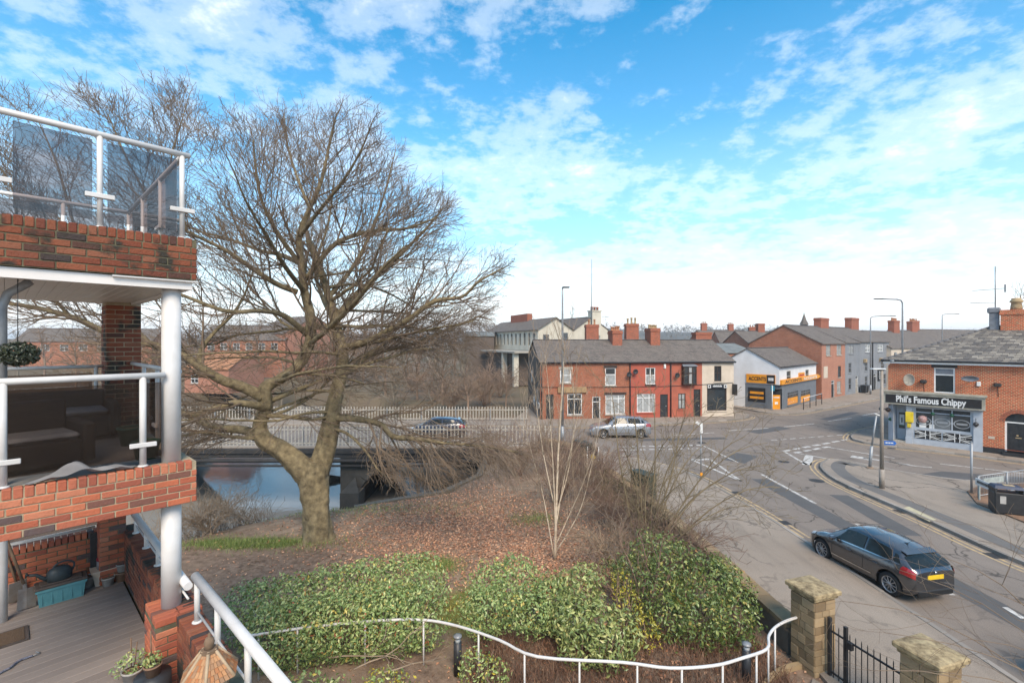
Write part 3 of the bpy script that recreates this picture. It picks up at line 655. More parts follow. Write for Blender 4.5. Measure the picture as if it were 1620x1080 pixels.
for q in range(4): mb.bx(-.076, -.0702, .32+.13*q, .40+.13*q, 1.15+.04*(q % 2), 1.40)
mb.build('lettering', MATS['sign_black'], sgn_)
mb = MB(); mb.quad((TW, TD, -.2), (0, TD, -.2), (0, TD, 5.3), (TW, TD, 5.3)); mb.build('rear_wall', MATS['brick_terrace'], ter)
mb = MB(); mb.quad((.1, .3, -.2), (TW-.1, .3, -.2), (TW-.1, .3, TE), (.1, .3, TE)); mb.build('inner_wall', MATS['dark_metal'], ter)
rf = gable_roof(ter, TW, TD, TE+.03, TR, .18, 'slate_dark', .1, TRY, 5.3)
for px, zt, p in ((972, 8.05, 4), (1031, 8.3, 4)):
    k = (px-810)/F; u = (45.5*k-2.1)/(.995-.1*k); chimney(ter, u, TRY-.35, 6.1, zt, .95, 1.5, p, pot='buff_pot' if px > 1000 else 'terracotta', ph=.42)
mb = MB(); mb.tube([(-.1, -.2, TE-.02), (TW+.1, -.2, TE-.02)], .07, 8); mb.build('gutter', MATS['gutter'], ter)
for u, z0 in ((8.2, .1), (12.02, .1), (.12, .1)):
    mb = MB(); mb.tube([(u, -.09, z0), (u, -.09, TE-.1)], .055, 8); mb.build('drainpipe', MATS['gutter'], ter)
mb = MB(); mb.tube([(0, -.05, 2.95), (6, -.05, 2.90), (12, -.05, 2.93), (15, -.05, 3.05)], .02, 6); mb.tube([(15, -.05, 3.05), (18, -.05, 3.2)], .02, 6); mb.build('cable', MATS['gutter'], ter)
W_ = wins
window(ter, *W_['1u'], nx=1, rows=(.55,), head='sill_stone', gm='curtain_glass')
window(ter, *W_['1s'], nx=2, rows=(.75,)); door(ter, *W_['1d'], mat='black_paint', frame='brown_wood', fan=.4)
mb = MB(); a, b, c, d = tw(523, 690, 522, 556); mb.bx(a, b, -.16, -.003, c, d, bev=.03); mb.build('shop_fascia', M('ochre_board', (.36, .24, .12), .8, (.24, .15, .08), scale=2), ter)
window(ter, *W_['2u'], nx=1, rows=(.62,), gm=('curtain_glass', 'window_glass'), head='brown_wood'); window(ter, *W_['2l'], nx=3, rows=(.8,), gm='curtain_glass', head='brown_wood'); door(ter, *W_['2d'], fan=.45)
window(ter, *W_['3u'], nx=2, rows=(.55,), gm=('curtain_glass', 'window_glass'), sill='gutter'); window(ter, *W_['3l'], nx=3, rows=(.78,), gm='curtain_glass', sill='red_paint_wall'); door(ter, *W_['3d'], frame='black_paint', mat='dark_metal', fan=.0)
window(ter, *W_['4l'], nx=2, rows=(.6,), fm='brown_wood', gm='curtain_glass', sill='orange_paint_wall'); door(ter, *W_['4d'], frame='brown_wood', mat='black_paint', fan=.5)
a, b, c, d = W_['4u']
mb = MB(); mb.bx(a-.1, b+.1, -.42, .1, c-.12, c); mb.bx(a-.1, b+.1, -.42, .1, d, d+.1)
for u in (a-.08, a+(b-a)*.33, a+(b-a)*.67, b+.0): mb.bx(u, u+.08, -.40, -.32, c, d)
mb.bx(a-.08, b+.08, -.40, -.34, c+(d-c)*.6, c+(d-c)*.66)
for u in (a-.09, b+.04): mb.bx(u, u+.05, -.32, 0, c, d)
bay = mb.build('bay_window', MATS['brown_wood'], ter)
for k in range(3):
    p = MB(); p.bx(a+(b-a)*k/3+.02, a+(b-a)*(k+1)/3, -.36, -.345, c, d); p.build('pane', MATS['curtain_glass' if k == 1 else 'window_glass'], bay)
mb = MB(); mb.add([(a-.16, -.48, d+.1), (b+.16, -.48, d+.1), (b+.05, 0, d+.28), (a-.05, 0, d+.28), (a-.16, -.48, d+.06), (b+.16, -.48, d+.06)], [(0, 1, 2, 3), (4, 5, 1, 0)]); mb.build('hood', MATS['lead'], bay)
window(ter, *W_['5u'], nx=2, rows=(.55,), fm='brown_wood', sill='cream_render')
window(ter, *W_['5s'], nx=1, rows=(), fm='brown_wood', fw=.09, sill='cream_render', y=.09)
mb = MB(); a, b, c, d = tw(1393, 1507, 507, 529); mb.bx(a, b, -.10, -.003, c, d, bev=.015); fs = mb.build('shop_fascia', M('navy_sign', (.012, .02, .035), .5, scale=2), ter)
for k0, k1 in ((.01, .17), (.83, .99)):
    mb = MB(); mb.bx(a+(b-a)*k0, a+(b-a)*k1, -.112, -.101, c+.03, d-.03); q = mb.build('sign_panel', MATS['sign_white'], fs)
    mb = MB(); mb.lathe([(.0, 0), (.09, 0), (.09, .006)], (a+(b-a)*(k0+k1)/2, -.112, (c+d)/2), 12, rot=Matrix.Rotation(R(90), 4, 'X')); mb.build('emblem', MATS['sign_black'], fs)
mb = MB()
for k in range(9): mb.bx(a+(b-a)*(.27+.052*k), a+(b-a)*(.27+.052*k+.036), -.107, -.101, c+.12, c+.26+.03*(k % 2))
mb.bx(a+(b-a)*.4, a+(b-a)*.6, -.107, -.101, d-.16, d-.09); mb.build('lettering', MATS['sign_white'], fs)
mb = MB(); mb.bx(17.95, 18.0, -.75, -.0, 2.1, 3.1); mb.build('hanging_sign', MATS['dark_metal'], ter)
for u, z in ((8.0, 4.05), (8.6, 4.3), (12.5, 3.95)):
    dm = MB(); dm.lathe([(.02, 0), (.16, .03), (.24, .09), (.235, .10), (.14, .045), (.02, .02)], (u, -.28, z), 16, rot=Matrix.Rotation(R(95), 4, 'X')); dm.tube([(u, 0, z-.1), (u, -.26, z)], .02, 6)
    dm.build('satellite_dish', MATS['dark_metal'], ter)
mb = MB(); mb.bx(11.35, 11.55, -.12, -.003, 4.55, 4.95, bev=.02); mb.build('alarm_box', MATS['upvc'], ter)
# ================================================================ orange-signed corner shop
acc = empty('corner_shop', (26.9, 47.4, 0), math.atan2(.68, .74), 'white two-storey corner shop with grey base and orange signs', 'shop')
AW, AD, AE, AR = 12.4, 6.2, 4.45, 6.2
def au(zx, zy):      # photo zoom (1130,490,5.586) on the street front
    px, py = 1130+zx/5.586, 490+zy/5.586; k = (px-810)/F
    u = (47.4*k-26.9)/(.7363-.6766*k); Y = 47.4+.6766*u; return u, 7-(py-540)/F*Y
def ar(zx0, zx1, zy0, zy1):
    u0, _ = au(zx0, 0); u1, _ = au(zx1, 0); z0 = au((zx0+zx1)/2, zy1)[1]; z1 = au((zx0+zx1)/2, zy0)[1]; return u0, u1, max(.1, z0), z1
aw = {'u1': ar(640, 678, 540, 632), 'o1': ar(742, 795, 553, 628), 'u2': ar(806, 836, 528, 612), 's1': ar(648, 742, 722, 835), 's2': ar(765, 850, 708, 815), 's3': ar(920, 1003, 690, 785)}
shopz = 2.62
mb = MB(); wallholes(mb, 0, AW, shopz, AE, [aw['u1'], aw['u2']]); gable_walls(mb, AW, AD, AE, AR, None, None, (1,), False, True)
p = [(0, 0, shopz), (0, 0, AE), (0, AD/2, AR), (0, AD, AE), (0, AD, -.2), (0, 3.3, -.2), (0, 3.3, shopz)]; mb.quad(*p); mb.build('upper_wall', MATS['white_render'], acc)
mb = MB(); wallholes(mb, .75, AW, -.2, shopz-.004, [aw['s1'], aw['s2'], aw['s3']])
fL = lambda u, y, z: (y, u, z)      # left (gable) side face
wallholes(mb, .75, 3.296, -.2, shopz-.004, [], f=lambda u, y, z: (y, 4.046-u, z))
mb.quad((0, .75, 2.2), (.75, 0, 2.2), (.75, 0, shopz-.004), (0, .75, shopz-.004)); mb.quad((0, .75, 2.2), (.75, 0, 2.2), (0, 0, 2.2))
mb.quad((0, 0, 2.615), (.75, 0, 2.615), (0, .75, 2.615))
mb.quad((.12, .87, -.2), (.87, .12, -.2), (.87, .12, 2.2), (.12, .87, 2.2)); mb.build('shop_front', MATS['shop_grey'], acc)
Tc = Matrix.Translation((.06, .81, 0)) @ Matrix.Rotation(R(-45), 4, 'Z')
mb = MB(); mb.T = Tc; mb.bx(.16, .92, -.02, .05, .05, 1.55); dr = mb.build('shop_door', MATS['orange_sign'], acc)
mb = MB(); mb.T = Tc; mb.bx(.1, .98, -.01, .05, 1.6, 2.15); mb.build('fanlight', MATS['window_glass'], acc)
mb = MB(); mb.T = Tc; mb.bx(.4, .7, -.03, -.02, .6, .85); mb.bx(.25, .85, -.03, -.02, 1.25, 1.35); mb.build('notice', MATS['sign_white'], dr)
for k in ('s1', 's2', 's3'):
    a, b, c, d = aw[k]; w = window(acc, a, b, c, d, nx=2, rows=(.82,), fm='shop_grey', sill='shop_grey', fw=.06)
    mb = MB(); mb.bx(a+.08, b-.08, .03, .05, c+.06, c+(d-c)*.55); ps = mb.build('window_poster', MATS['orange_sign'], w)
    mb = MB(); rr = random.Random(k)
    for q in range(5): x = a+.15+(b-a-.5)*q/5; mb.bx(x, x+.18, .024, .03, c+.12+.15*rr.random(), c+.3+.3*rr.random())
    mb.build('lettering', M('poster_red'+k, (.5, .08, .03), .5, (.7, .65, .6), var=.3, scale=6), w)
window(acc, *aw['u1'], nx=1, rows=(.5,), fm='sill_stone'); window(acc, *aw['u2'], nx=1, rows=(.5,), fm='sill_stone')
a, b, c, d = aw['o1']; mb = MB(); mb.bx(a, b, -.05, -.003, c, d); ob = mb.build('orange_board', MATS['orange_sign'], acc)
mb = MB(); mb.bx(a+.15, b-.15, -.056, -.051, c+.35, c+.42); mb.bx(a+.25, b-.25, -.056, -.051, c+.55, c+.75); mb.build('lettering', M('sign_red', (.45, .06, .03), .5), ob)
a, b, c, d = ar(618, 905, 655, 712); c, d = 2.62, 3.12
mb = MB(); mb.bx(.2, b, -.22, -.003, c, d, bev=.02); f1 = mb.build('fascia', MATS['orange_sign'], acc); lettering(f1, 'ACCENTS', .2+(b-.2)*.28, -.225, (c+d)/2, .42, 'sign_black', width=(b-.2)*.42, off=.008); lettering(f1, 'ACCENTS', .2+(b-.2)*.74, -.225, (c+d)/2, .42, 'sign_white', width=(b-.2)*.40, off=.008)
mb = MB(); mb.bx(b+.02, AW-.05, -.2, -.003, c, d-.05, bev=.02); f2 = mb.build('fascia', MATS['sign_black'], acc)
mb = MB(); mb.bx(b+1.9, AW-.15, -.21, -.201, c+.1, d-.12); mb.build('sign_panel', MATS['orange_sign'], f2)
Ts = Matrix.Rotation(R(-90), 4, 'Z')       # plane of the gable side: x -> -y, faces -x
def sidebox(y0, y1, z0, z1, t0, t1): m = MB(); m.bx(-t1, -t0, y0, y1, z0, z1); return m
sd = sidebox(.35, 3.15, 2.7, 3.6, .003, .09).build('sign_board', MATS['orange_sign'], acc)
lettering(sd, 'ACCENTS', -2.05, -.097, 3.12, .55, 'sign_black', T=Ts, width=1.7, off=.01)
sidebox(.38, 1.15, 2.72, 3.58, .091, .10).build('sign_panel', MATS['sign_black'], sd); sidebox(.5, 1.0, 3.0, 3.3, .1005, .106).build('lettering', MATS['sign_white'], sd)
q = sidebox(1.3, 3.0, .75, 2.2, .003, .04).build('window', MATS['sign_black'], acc)
for k in range(2): sidebox(1.45, 2.8, 1.05+.5*k, 1.3+.5*k, .041, .05).build('lettering', MATS['orange_sign'], q)
q = sidebox(5.0, 5.9, 3.3, 4.5, .003, .06).build('window', MATS['sill_stone'], acc); sidebox(5.1, 5.42, 3.4, 4.4, .061, .07).build('pane', MATS['curtain_glass'], q); sidebox(5.48, 5.8, 3.4, 4.4, .061, .07).build('pane', MATS['window_glass'], q)
gable_roof(acc, AW, AD, AE, AR, .18, 'slate_dark', .1)
mb = MB(); mb.tube([(-.1, -.2, AE-.05), (AW, -.2, AE-.05)], .06, 8); mb.build('gutter', MATS['gutter'], acc)
# ================================================================ generic house
def house(name, label, cat, org, rz, W, D, eave, ridge, wall='brick_far', roof='slate_dark', wn=(), chim=(), doors=(), front=None, group=None, ry=None, fm='upvc', side_wn=(), sill='sill_stone', pots='terracotta'):
    h = empty(name, (org[0], org[1], org[2] if len(org) > 2 else 0), rz, label, cat, group)
    mb = MB(); wallholes(mb, 0, W, -.2, eave, [w[:4] for w in wn]+[d[:4] for d in doors]); mb.build('front_wall', MATS[front or wall], h)
    mb = MB(); gable_walls(mb, W, D, eave, ridge, ry, None, (0, 1), False, True)
    mb.build('wall', MATS[wall], h)
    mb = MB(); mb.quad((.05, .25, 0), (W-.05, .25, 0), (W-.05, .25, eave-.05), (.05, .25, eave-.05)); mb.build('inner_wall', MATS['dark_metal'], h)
    for w in wn: window(h, *w[:4], nx=w[4] if len(w) > 4 else 2, rows=(.5,), fm=w[5] if len(w) > 5 else fm, gm=w[6] if len(w) > 6 else 'window_glass', sill=sill)
    for d in doors: door(h, *d[:4], mat=d[4] if len(d) > 4 else 'black_paint', fan=.35)
    gable_roof(h, W, D, eave, ridge, .18, roof, .1, ry)
    for c in chim: chimney(h, *c, pot=pots)
    return h
def street(px, py): k = (px-810)/F; return k
# brick building and grey row running up the street behind the corner shop
SA = math.atan2(.60, .80); S0 = Vector((36.9, 56.1)); sd_ = Vector((math.cos(SA), math.sin(SA)))
brk = house('brick_building', 'tall brick building with a wide plain gable rising behind the white corner shop', 'building', (*S0, 0), SA, 7.4, 8.6, 6.75, 9.0, 'brick_far', 'slate_dark',
    wn=[(1.3, 2.7, 5.3, 6.6, 2, 'sill_stone', 'curtain_glass'), (4.6, 6.2, 5.3, 6.6, 2, 'sill_stone', 'curtain_glass'), (5.0, 6.0, 2.5, 3.9, 1, 'brown_wood'), (4.7, 6.0, .5, 2.0, 2, 'sill_stone', 'curtain_glass')],
    doors=[(2.9, 3.9, .1, 2.2)], front='brick_pink')
mb = MB(); mb.bx(.5, 1.7, -.04, -.003, 2.6, 4.0); mb.build('painted_panel', MATS['cream_render'], brk)
S1 = S0+sd_*7.42
g1 = house('grey_house', 'grey rendered house with wheelie bins, adjoining the tall brick building', 'house', (*S1, 0), SA, 5.2, 8.6, 6.85, 9.0, 'grey_render', 'slate_dark',
    wn=[(1.3, 3.0, 5.4, 6.5, 2, 'grey_render', 'curtain_glass'), (1.2, 2.2, 2.9, 4.2, 1, 'grey_render'), (1.2, 2.2, .7, 2.2, 1, 'grey_render')], doors=[(3.7, 4.7, .1, 2.4, 'sill_stone')], chim=[(4.4, 4.3, 8.2, 10.3, 2.8, .9, 0)], sill='grey_render')
S2 = S1+sd_*5.22
g2 = house('grey_house', 'darker grey house at the far end of the grey row, arched doorway', 'house', (*S2, 0), SA, 12.4, 9, 6.95, 9.0, 'grey_render', 'slate_dark',
    wn=[(2.2, 4.2, 5.5, 6.6, 2, 'upvc', 'curtain_glass'), (7.3, 9.7, 5.5, 6.6, 2, 'upvc', 'curtain_glass'), (2.0, 3.1, 2.9, 4.2, 1, 'grey_render'), (8.8, 10.2, 2.9, 4.2, 1, 'grey_render'), (2.0, 3.1, .7, 2.2, 1, 'grey_render'), (9.5, 11, .7, 2.2, 1, 'grey_render')], doors=[(5.6, 6.8, .1, 2.4)], chim=[(11.6, 4.5, 8.2, 10.7, 3.2, .9, 0)], sill='grey_render')
mb = MB(); mb.tube([(4.9, -.08, .1), (4.9, -.08, 6.8)], .09, 8); mb.build('drainpipe', MATS['gutter'], g2)
for u in (1.6, 8.2):
    mb = MB(); mb.bx(u-.25, u+.25, -.35, -.003, 4.1, 4.6, bev=.05); mb.build('wall_lamp', MATS['buff_pot'], g2)
mb = MB(); mb.bx(7.2, 9.2, -.12, -.003, 1.3, 2.9); q = mb.build('notice_board', MATS['sign_black'], g2)
mb = MB(); [mb.bx(7.6, 8.8, -.14, -.121, 1.6+.3*k, 1.78+.3*k) for k in range(4)]; mb.build('lettering', MATS['sign_white'], q)
# ================================================================ white mill behind the terrace
mo = P(851, 540, 74); mill = empty('white_mill', (mo.x, mo.y, 0), R(22), 'long off-white mill building with a row of arched windows behind the terrace', 'building')
ML = 24.5; mE, mR, mW = 8.9, 10.75, 6.2
holes = []
fm_ = lambda u, y, z: (y, ML-u, z)     # left long side, x=0 plane facing -x, u runs far->near
for k in range(12): u = ML-1.0-k*1.9; holes.append((u-.95, u-.05, 6.4, 8.4))
mb = MB(); wallholes(mb, 0, ML, 5.6, mE, holes, f=fm_, rev=.25)
mb.quad((0, 0, 0), (mW, 0, 0), (mW, 0, mE), (mW/2, 0, mR), (0, 0, mE)); mb.quad((mW, 0, 0), (mW, ML, 0), (mW, ML, mE), (mW, 0, mE)); mb.quad((0, ML, 0), (0, ML, mE), (mW/2, ML, mR), (mW, ML, mE), (mW, ML, 0)); mb.quad((0, 0, 0), (0, ML, 0), (0, ML, 5.6), (0, 0, 5.6))
mb.build('wall', MATS['mill_white'], mill)
for (a, b, c, d) in holes:
    g = MB(); g.bx(.16, .24, ML-b+.003, ML-a-.003, c, d); w = g.build('window', MATS['window_glass'], mill)
    s = MB(); s.bx(.10, .158, ML-(a+b)/2-.04, ML-(a+b)/2+.04, c, d); s.bx(.10, .158, ML-b, ML-a, c+1.1, c+1.18); s.build('glazing_bar', MATS['sill_stone'], w)
    for sg in (0, 1):
        s = MB(); n = 6; pts = [(b-(b-a)*.5+(b-a)*.5*math.cos(t)*(1 if sg else -1), d-.30+.30*math.sin(t)) for t in np.linspace(0, math.pi/2, n+1)]
        cx_ = b if sg else a; s.add([(.02, ML-x, z) for x, z in pts]+[(.02, ML-cx_, d+.003)], [tuple(range(n+2))]); s.build('arch_head', MATS['mill_white'], w)
mb = MB(); mb.bx(-.5, -.003, -.2, ML, 5.25, 5.6); mb.bx(-4.2, -.503, -.5, 16, 5.2, 5.45); mb.build('canopy', MATS['sill_stone'], mill)
mb = MB(); mb.bx(-3.0, -.01, 2, 16, 0, 5.19); mb.build('lean_to', MATS['brown_render'], mill)
for y in (.2, 5.0):
    mb = MB(); mb.bx(-4.0, -3.2, y, y+.6, 0, 5.19); mb.build('post', MATS['mill_white'], mill)
mb = MB()
for sx_ in (-1, 1):
    x0 = mW/2+sx_*(mW/2+.3); z0 = mE-.18; vs = [(x0, -.3, z0), (mW/2, -.3, mR), (mW/2, ML+.2, mR), (x0, ML+.2, z0)]; up = [(x, y, z+.15) for x, y, z in vs]
    mb.add(vs+up, [(0, 1, 2, 3), (7, 6, 5, 4), (0, 4, 5, 1), (1, 5, 6, 2), (2, 6, 7, 3), (3, 7, 4, 0)])
mb.build('roof', MATS['slate_dark'], mill)
mb = MB(); mb.bx(2.6, 3.6, 10, 18, 10.2, 12.0); mb.build('chimney', MATS['brick_chimney'], mill)
mb = MB(); mb.bx(.9, 1.9, -.06, -.003, 6.2, 8.1); mb.build('window', MATS['window_glass'], mill)
mb = MB(); mb.bx(4.4, 5.3, -.06, -.003, 6.4, 8.4); mb.build('window', MATS['window_glass'], mill)
mo2 = P(966, 540, 80); m2 = empty('white_mill', (mo2.x, mo2.y, 0), R(112), 'shorter off-white mill block with the tall stack and flagpole, right of the long mill', 'building')
mb = MB(); gable_walls(mb, 14, 7.4, 8.6, 11.0); mb.build('wall', MATS['mill_white'], m2)
gable_roof(m2, 14, 7.4, 8.6, 11.0, .2, 'slate_dark', .12)
mb = MB(); mb.bx(-.5, .9, 2.2, 3.9, 8, 12.0); mb.bx(-.6, 1, 2.1, 4.0, 12.0, 12.2); mb.build('stack', MATS['mill_white'], m2)
for k in range(3):
    mb = MB(); mb.lathe([(.22, 0), (.2, .4), (.25, .45), (.22, .6)], (.2, 2.5+.55*k, 12.2), 10); mb.build('chimney_pot', MATS['brick_chimney'], m2)
mb = MB(); mb.tube([(-.6, 4.1, 8.5), (-.6, 4.1, 20.6)], [.09, .05], 8); mb.build('flagpole', MATS['grey_metal'], m2)
mb = MB(); mb.tube([(.2, .8, 9), (.2, .8, 11.4)], .03, 6); mb.tube([(.2, .2, 11.2), (.2, 1.6, 11.2)], .04, 6); mb.build('aerial', MATS['grey_metal'], m2)
b0 = P(735, 540, 88); house('brown_shed', 'low flat-fronted brown shed left of the long white mill', 'building', (b0.x, b0.y, 0), R(2), 5.5, 8, 8.0, 8.8, 'brown_render', 'flat_roof')
# ================================================================ chip shop
CA = math.atan2(-.724, .69); C0 = Vector((26.2, 32.8))
chip = empty('chip_shop', (C0.x, C0.y, 0), CA, 'brick chip shop with pale blue shopfront and black fascia reading Phil\'s Famous Chippy', 'shop')
cd = Vector((math.cos(CA), math.sin(CA)))
def cu(px, py):
    k = (px-810)/F; t = (C0.y*k-C0.x)/(cd.x-cd.y*k); Y = C0.y+cd.y*t; return t, 7-(py-540)/F*Y
def cr(zx0, zx1, zy0, zy1, s=6.0, ox=1370, oy=560):
    u0 = cu(ox+zx0/s, 0)[0]; u1 = cu(ox+zx1/s, 0)[0]; xm = ox+(zx0+zx1)/2/s
    return u0, u1, cu(xm, oy+zy1/s)[1], cu(xm, oy+zy0/s)[1]
CE = 5.55; CW, CDp = 13.5, 11.0
cwin = cr(645, 845, 130, 370); cdoor = list(cr(1318, 1545, 530, 905)); cdoor[1] = cdoor[0]+1.15; cdoor[2] = .30; cdoor[3] = 2.35
SF0, SF1, SZ = .32, cu(1555, 0)[0], 2.9
mb = MB(); wallholes(mb, 0, CW, SZ, CE, [cwin]); wallholes(mb, SF1, CW, .45, SZ-.0, [(cdoor[0], cdoor[1], .4, SZ-.01)])
mb.quad((0, CDp, -.2), (0, 0, SZ), (0, 0, CE), (0, CDp, CE)); mb.quad((0, CDp, -.2), (0, 1.5, -.2), (0, 0, SZ))
mb.quad((CW, 0, -.2), (CW, CDp, -.2), (CW, CDp, CE), (CW, 0, CE)); mb.quad((CW, CDp, -.2), (0, CDp, -.2), (0, CDp, CE), (CW, CDp, CE)); mb.quad((0, .4, SZ), (CW, .4, SZ), (CW, .4, CE), (0, .4, CE)); mb.quad((SF1, .5, 0), (CW, .5, 0), (CW, .5, SZ), (SF1, .5, SZ))
# wall above the arch of the door
a, b = cdoor[0], cdoor[1]; n = 12
arc = [((a+b)/2+(b-a)/2*math.cos(t), 2.12+(b-a)/2*math.sin(t)*.95) for t in np.linspace(0, math.pi, n+1)]
for (x0_, z0_), (x1_, z1_) in zip(arc, arc[1:]): mb.quad((x1_, 0, z1_), (x0_, 0, z0_), (x0_, 0, SZ-.01), (x1_, 0, SZ-.01)); mb.quad((x0_, 0, z0_), (x1_, 0, z1_), (x1_, .25, z1_), (x0_, .25, z0_))
mb.build('wall', MATS['brick_chippy'], chip)
for k in range(15):
    t0, t1 = math.pi*(k+.06)/15, math.pi*(k+.94)/15; pt = lambda t, e: ((a+b)/2+((b-a)/2+e)*math.cos(t), 2.12+((b-a)/2*.95+e)*math.sin(t))
    q = [pt(t0, .005), pt(t1, .005), pt(t1, .23), pt(t0, .23)]; m_ = MB(); vs = [(x, -.012, z) for x, z in q]+[(x, .05, z) for x, z in q]
    m_.add(vs, [(3, 2, 1, 0), (0, 1, 5, 4), (1, 2, 6, 5), (2, 3, 7, 6), (3, 0, 4, 7)]); m_.build('arch_brick', MATS['brick_chimney'], chip)
mb = MB(); mb.bx(a, a+.09, .10, .2, .3, 2.12); mb.bx(b-.09, b, .10, .2, .3, 2.12); mb.bx(a+.09, b-.09, .1, .2, 2.05, 2.12); d_ = mb.build('door', MATS['upvc'], chip)
mb = MB(); mb.bx(a+.09, b-.09, .14, .19, .3, 2.05); w = b-a-.18
for k in range(2):
    for q in range(2): mb.bx(a+.09+w*(.12+.42*k), a+.09+w*(.46+.42*k), .12, .14, .45+.85*q, 1.15+.8*q-.1*q)
mb.build('door_leaf', MATS['black_paint'], d_)
mb = MB(); mb.bx((a+b)/2-.13, (a+b)/2+.13, .11, .125, 1.15, 1.2); mb.bx((a+b)/2-.09, (a+b)/2+.0, .105, .119, 1.28, 1.36); mb.build('letterbox', MATS['buff_pot'], d_)
mb = MB(); mb.add([(x, .18, z) for x, z in arc]+[(a, .18, 2.12)], [tuple(range(n+2))[::-1]]); mb.build('fanlight', MATS['window_glass'], d_)
mb = MB(); mb.bx(SF1, a-.0, -.05, .3, -.1, .45); mb.bx(b, CW, -.05, .3, -.1, .45); mb.bx(a-.1, b+.15, -.45, .3, -.1, .27); mb.build('plinth', MATS['black_paint'], chip)
window(chip, *cwin, nx=1, rows=(.72,), fw=.08, gm=('window_glass', 'lead'), head='black_paint', sill='sill_stone', y=.06)
mb = MB(); mb.bx(-.25, CW+.2, -.30, -.003, CE-.05, CE+.12); mb.build('eaves_board', MATS['white_paint'], chip)
mb = MB(); mb.tube([(-.3, -.36, CE+.14), (CW+.2, -.36, CE+.14)], .06, 8); mb.build('gutter', MATS['gutter'], chip)
# hipped roof
e = .32; z0, z1 = CE+.13, 8.0; hip = 5.0
A_, B_, C_, D_ = (-e, -e, z0), (CW+e, -e, z0), (CW+e, CDp+e, z0), (-e, CDp+e, z0); E_, F_ = (hip, CDp/2, z1), (CW-hip+2, CDp/2, z1)
mb = MB(); mb.add([A_, B_, C_, D_, E_, F_], [(0, 1, 5, 4), (1, 2, 5), (2, 3, 4, 5), (3, 0, 4), (3, 2, 1, 0)]); croof = mb.build('roof', MATS['slate_old'], chip)
for nm, (p, q) in (('hip_tile', (A_, E_)), ('ridge_tile', (E_, F_)), ('hip_tile', (B_, F_)), ('hip_tile', (D_, E_))):
    p, q = Vector(p), Vector(q); L = (q-p).length; nq = int(L/.45); me_ = None
    m_ = MB(); m_.tube([(0, 0, 0), (.43, 0, 0)], .11, 8); me_ = m_.mesh(nm); me_.materials.append(MATS['slate_ridge'])
    for k in range(nq):
        o = mk(nm, me_, None, croof); o.location = p.lerp(q, k/nq)+Vector((0, 0, .0)); o.rotation_mode = 'QUATERNION'; o.rotation_quaternion = (q-p).to_track_quat('X', 'Z')
# slate courses standing proud on the street slope
sl = MB(); nrow = 24
A3, B3, E3, F3 = (Vector(v) for v in (A_, B_, E_, F_)); nrm = (B3-A3).cross(E3-A3).normalized()
cm = {}
rs_ = random.Random(5)
for r in range(nrow):
    t0, t1 = r/nrow, (r+1.12)/nrow; l0, r0 = A3.lerp(E3, t0), B3.lerp(F3, t0); l1, r1 = A3.lerp(E3, min(1, t1)), B3.lerp(F3, min(1, t1))
    x = l0.x+(r % 2)*.15
    while x < r0.x-.1:
        if x > 9.0: break
        w_ = .285; h0 = .028+rs_.uniform(0, .012); k0 = l0+Vector((x-l0.x, 0, 0)); k1 = l1+Vector((x-l1.x, 0, 0))
        if x < l1.x: k1 = l1.copy()
        p = [k0+nrm*h0, k0+Vector((w_, 0, 0))+nrm*h0, k1+Vector((w_, 0, 0))+nrm*.008, k1+nrm*.008]
        sl.add(p+[k0+nrm*.001, k0+Vector((w_, 0, 0))+nrm*.001], [(0, 1, 2, 3), (4, 5, 1, 0)]); x += .305
me = sl.mesh('slate'); at_ = me.attributes.new('rnd', 'FLOAT', 'FACE'); vals = [0]*len(sl.f)
for i in range(0, len(vals), 2): vals[i] = vals[i+1] = rs_.random()
at_.data.foreach_set('value', vals)
M('slate_piece', (.21, .18, .15), .85, (.115, .10, .09), scale=1.2, var=.8, coords='Object', rnd=('attr', [(0, (.105, .094, .086)), (.5, (.185, .16, .135)), (.85, (.27, .235, .19)), (1, (.33, .29, .24))]))
tag(mk('slate', me, MATS['slate_piece'], croof), kind='stuff')
ch = chimney(chip, hip+1.9, CDp/2-.2, 7.2, 9.15, 3.0, .95, 0, 'brick_chippy')
for dx, h, r in ((-.75, .8, .30), (-.15, .85, .2), (1.0, .62, .24)):
    p = MB(); p.lathe([(r, 0), (r*.95, h*.3), (r*.82, h*.6), (r*1.1, h*.66), (r*1.05, h*.8), (r*.85, h*.84), (r*.8, h), (r*.5, h), (r*.5, h-.1)], (hip+1.9+dx, CDp/2-.2, 9.14), 14); p.build('chimney_pot', MATS['buff_pot'], ch)
mb = MB(); mb.bx(hip-.15, hip+.36, CDp/2-.5, CDp/2+.1, 7.3, 8.95, bev=.04); mb.bx(hip-.25, hip+.42, CDp/2-.58, CDp/2+.18, 8.95, 9.35, bev=.08); mb.build('flue', MATS['lead'], chip)
mb = MB(); mb.tube([(hip+.15, CDp/2-.3, 8.9), (hip+.15, CDp/2-.3, 12.2)], .035, 6); mb.tube([(hip-1.0, CDp/2-.3, 10.6), (hip+.6, CDp/2-.3, 10.65)], .02, 5)
for k in range(9): mb.tube([(hip-1.0+.13*k, CDp/2-.5, 10.6), (hip-1.0+.13*k, CDp/2-.1, 10.6)], .012, 4)
mb.tube([(hip-1.1, CDp/2-.3, 9.75), (hip+.1, CDp/2-.3, 9.65)], .02, 5); mb.box((hip+.62, CDp/2-.3, 10.65), (.1, .5, .5)); mb.build('aerial', MATS['grey_metal'], chip)
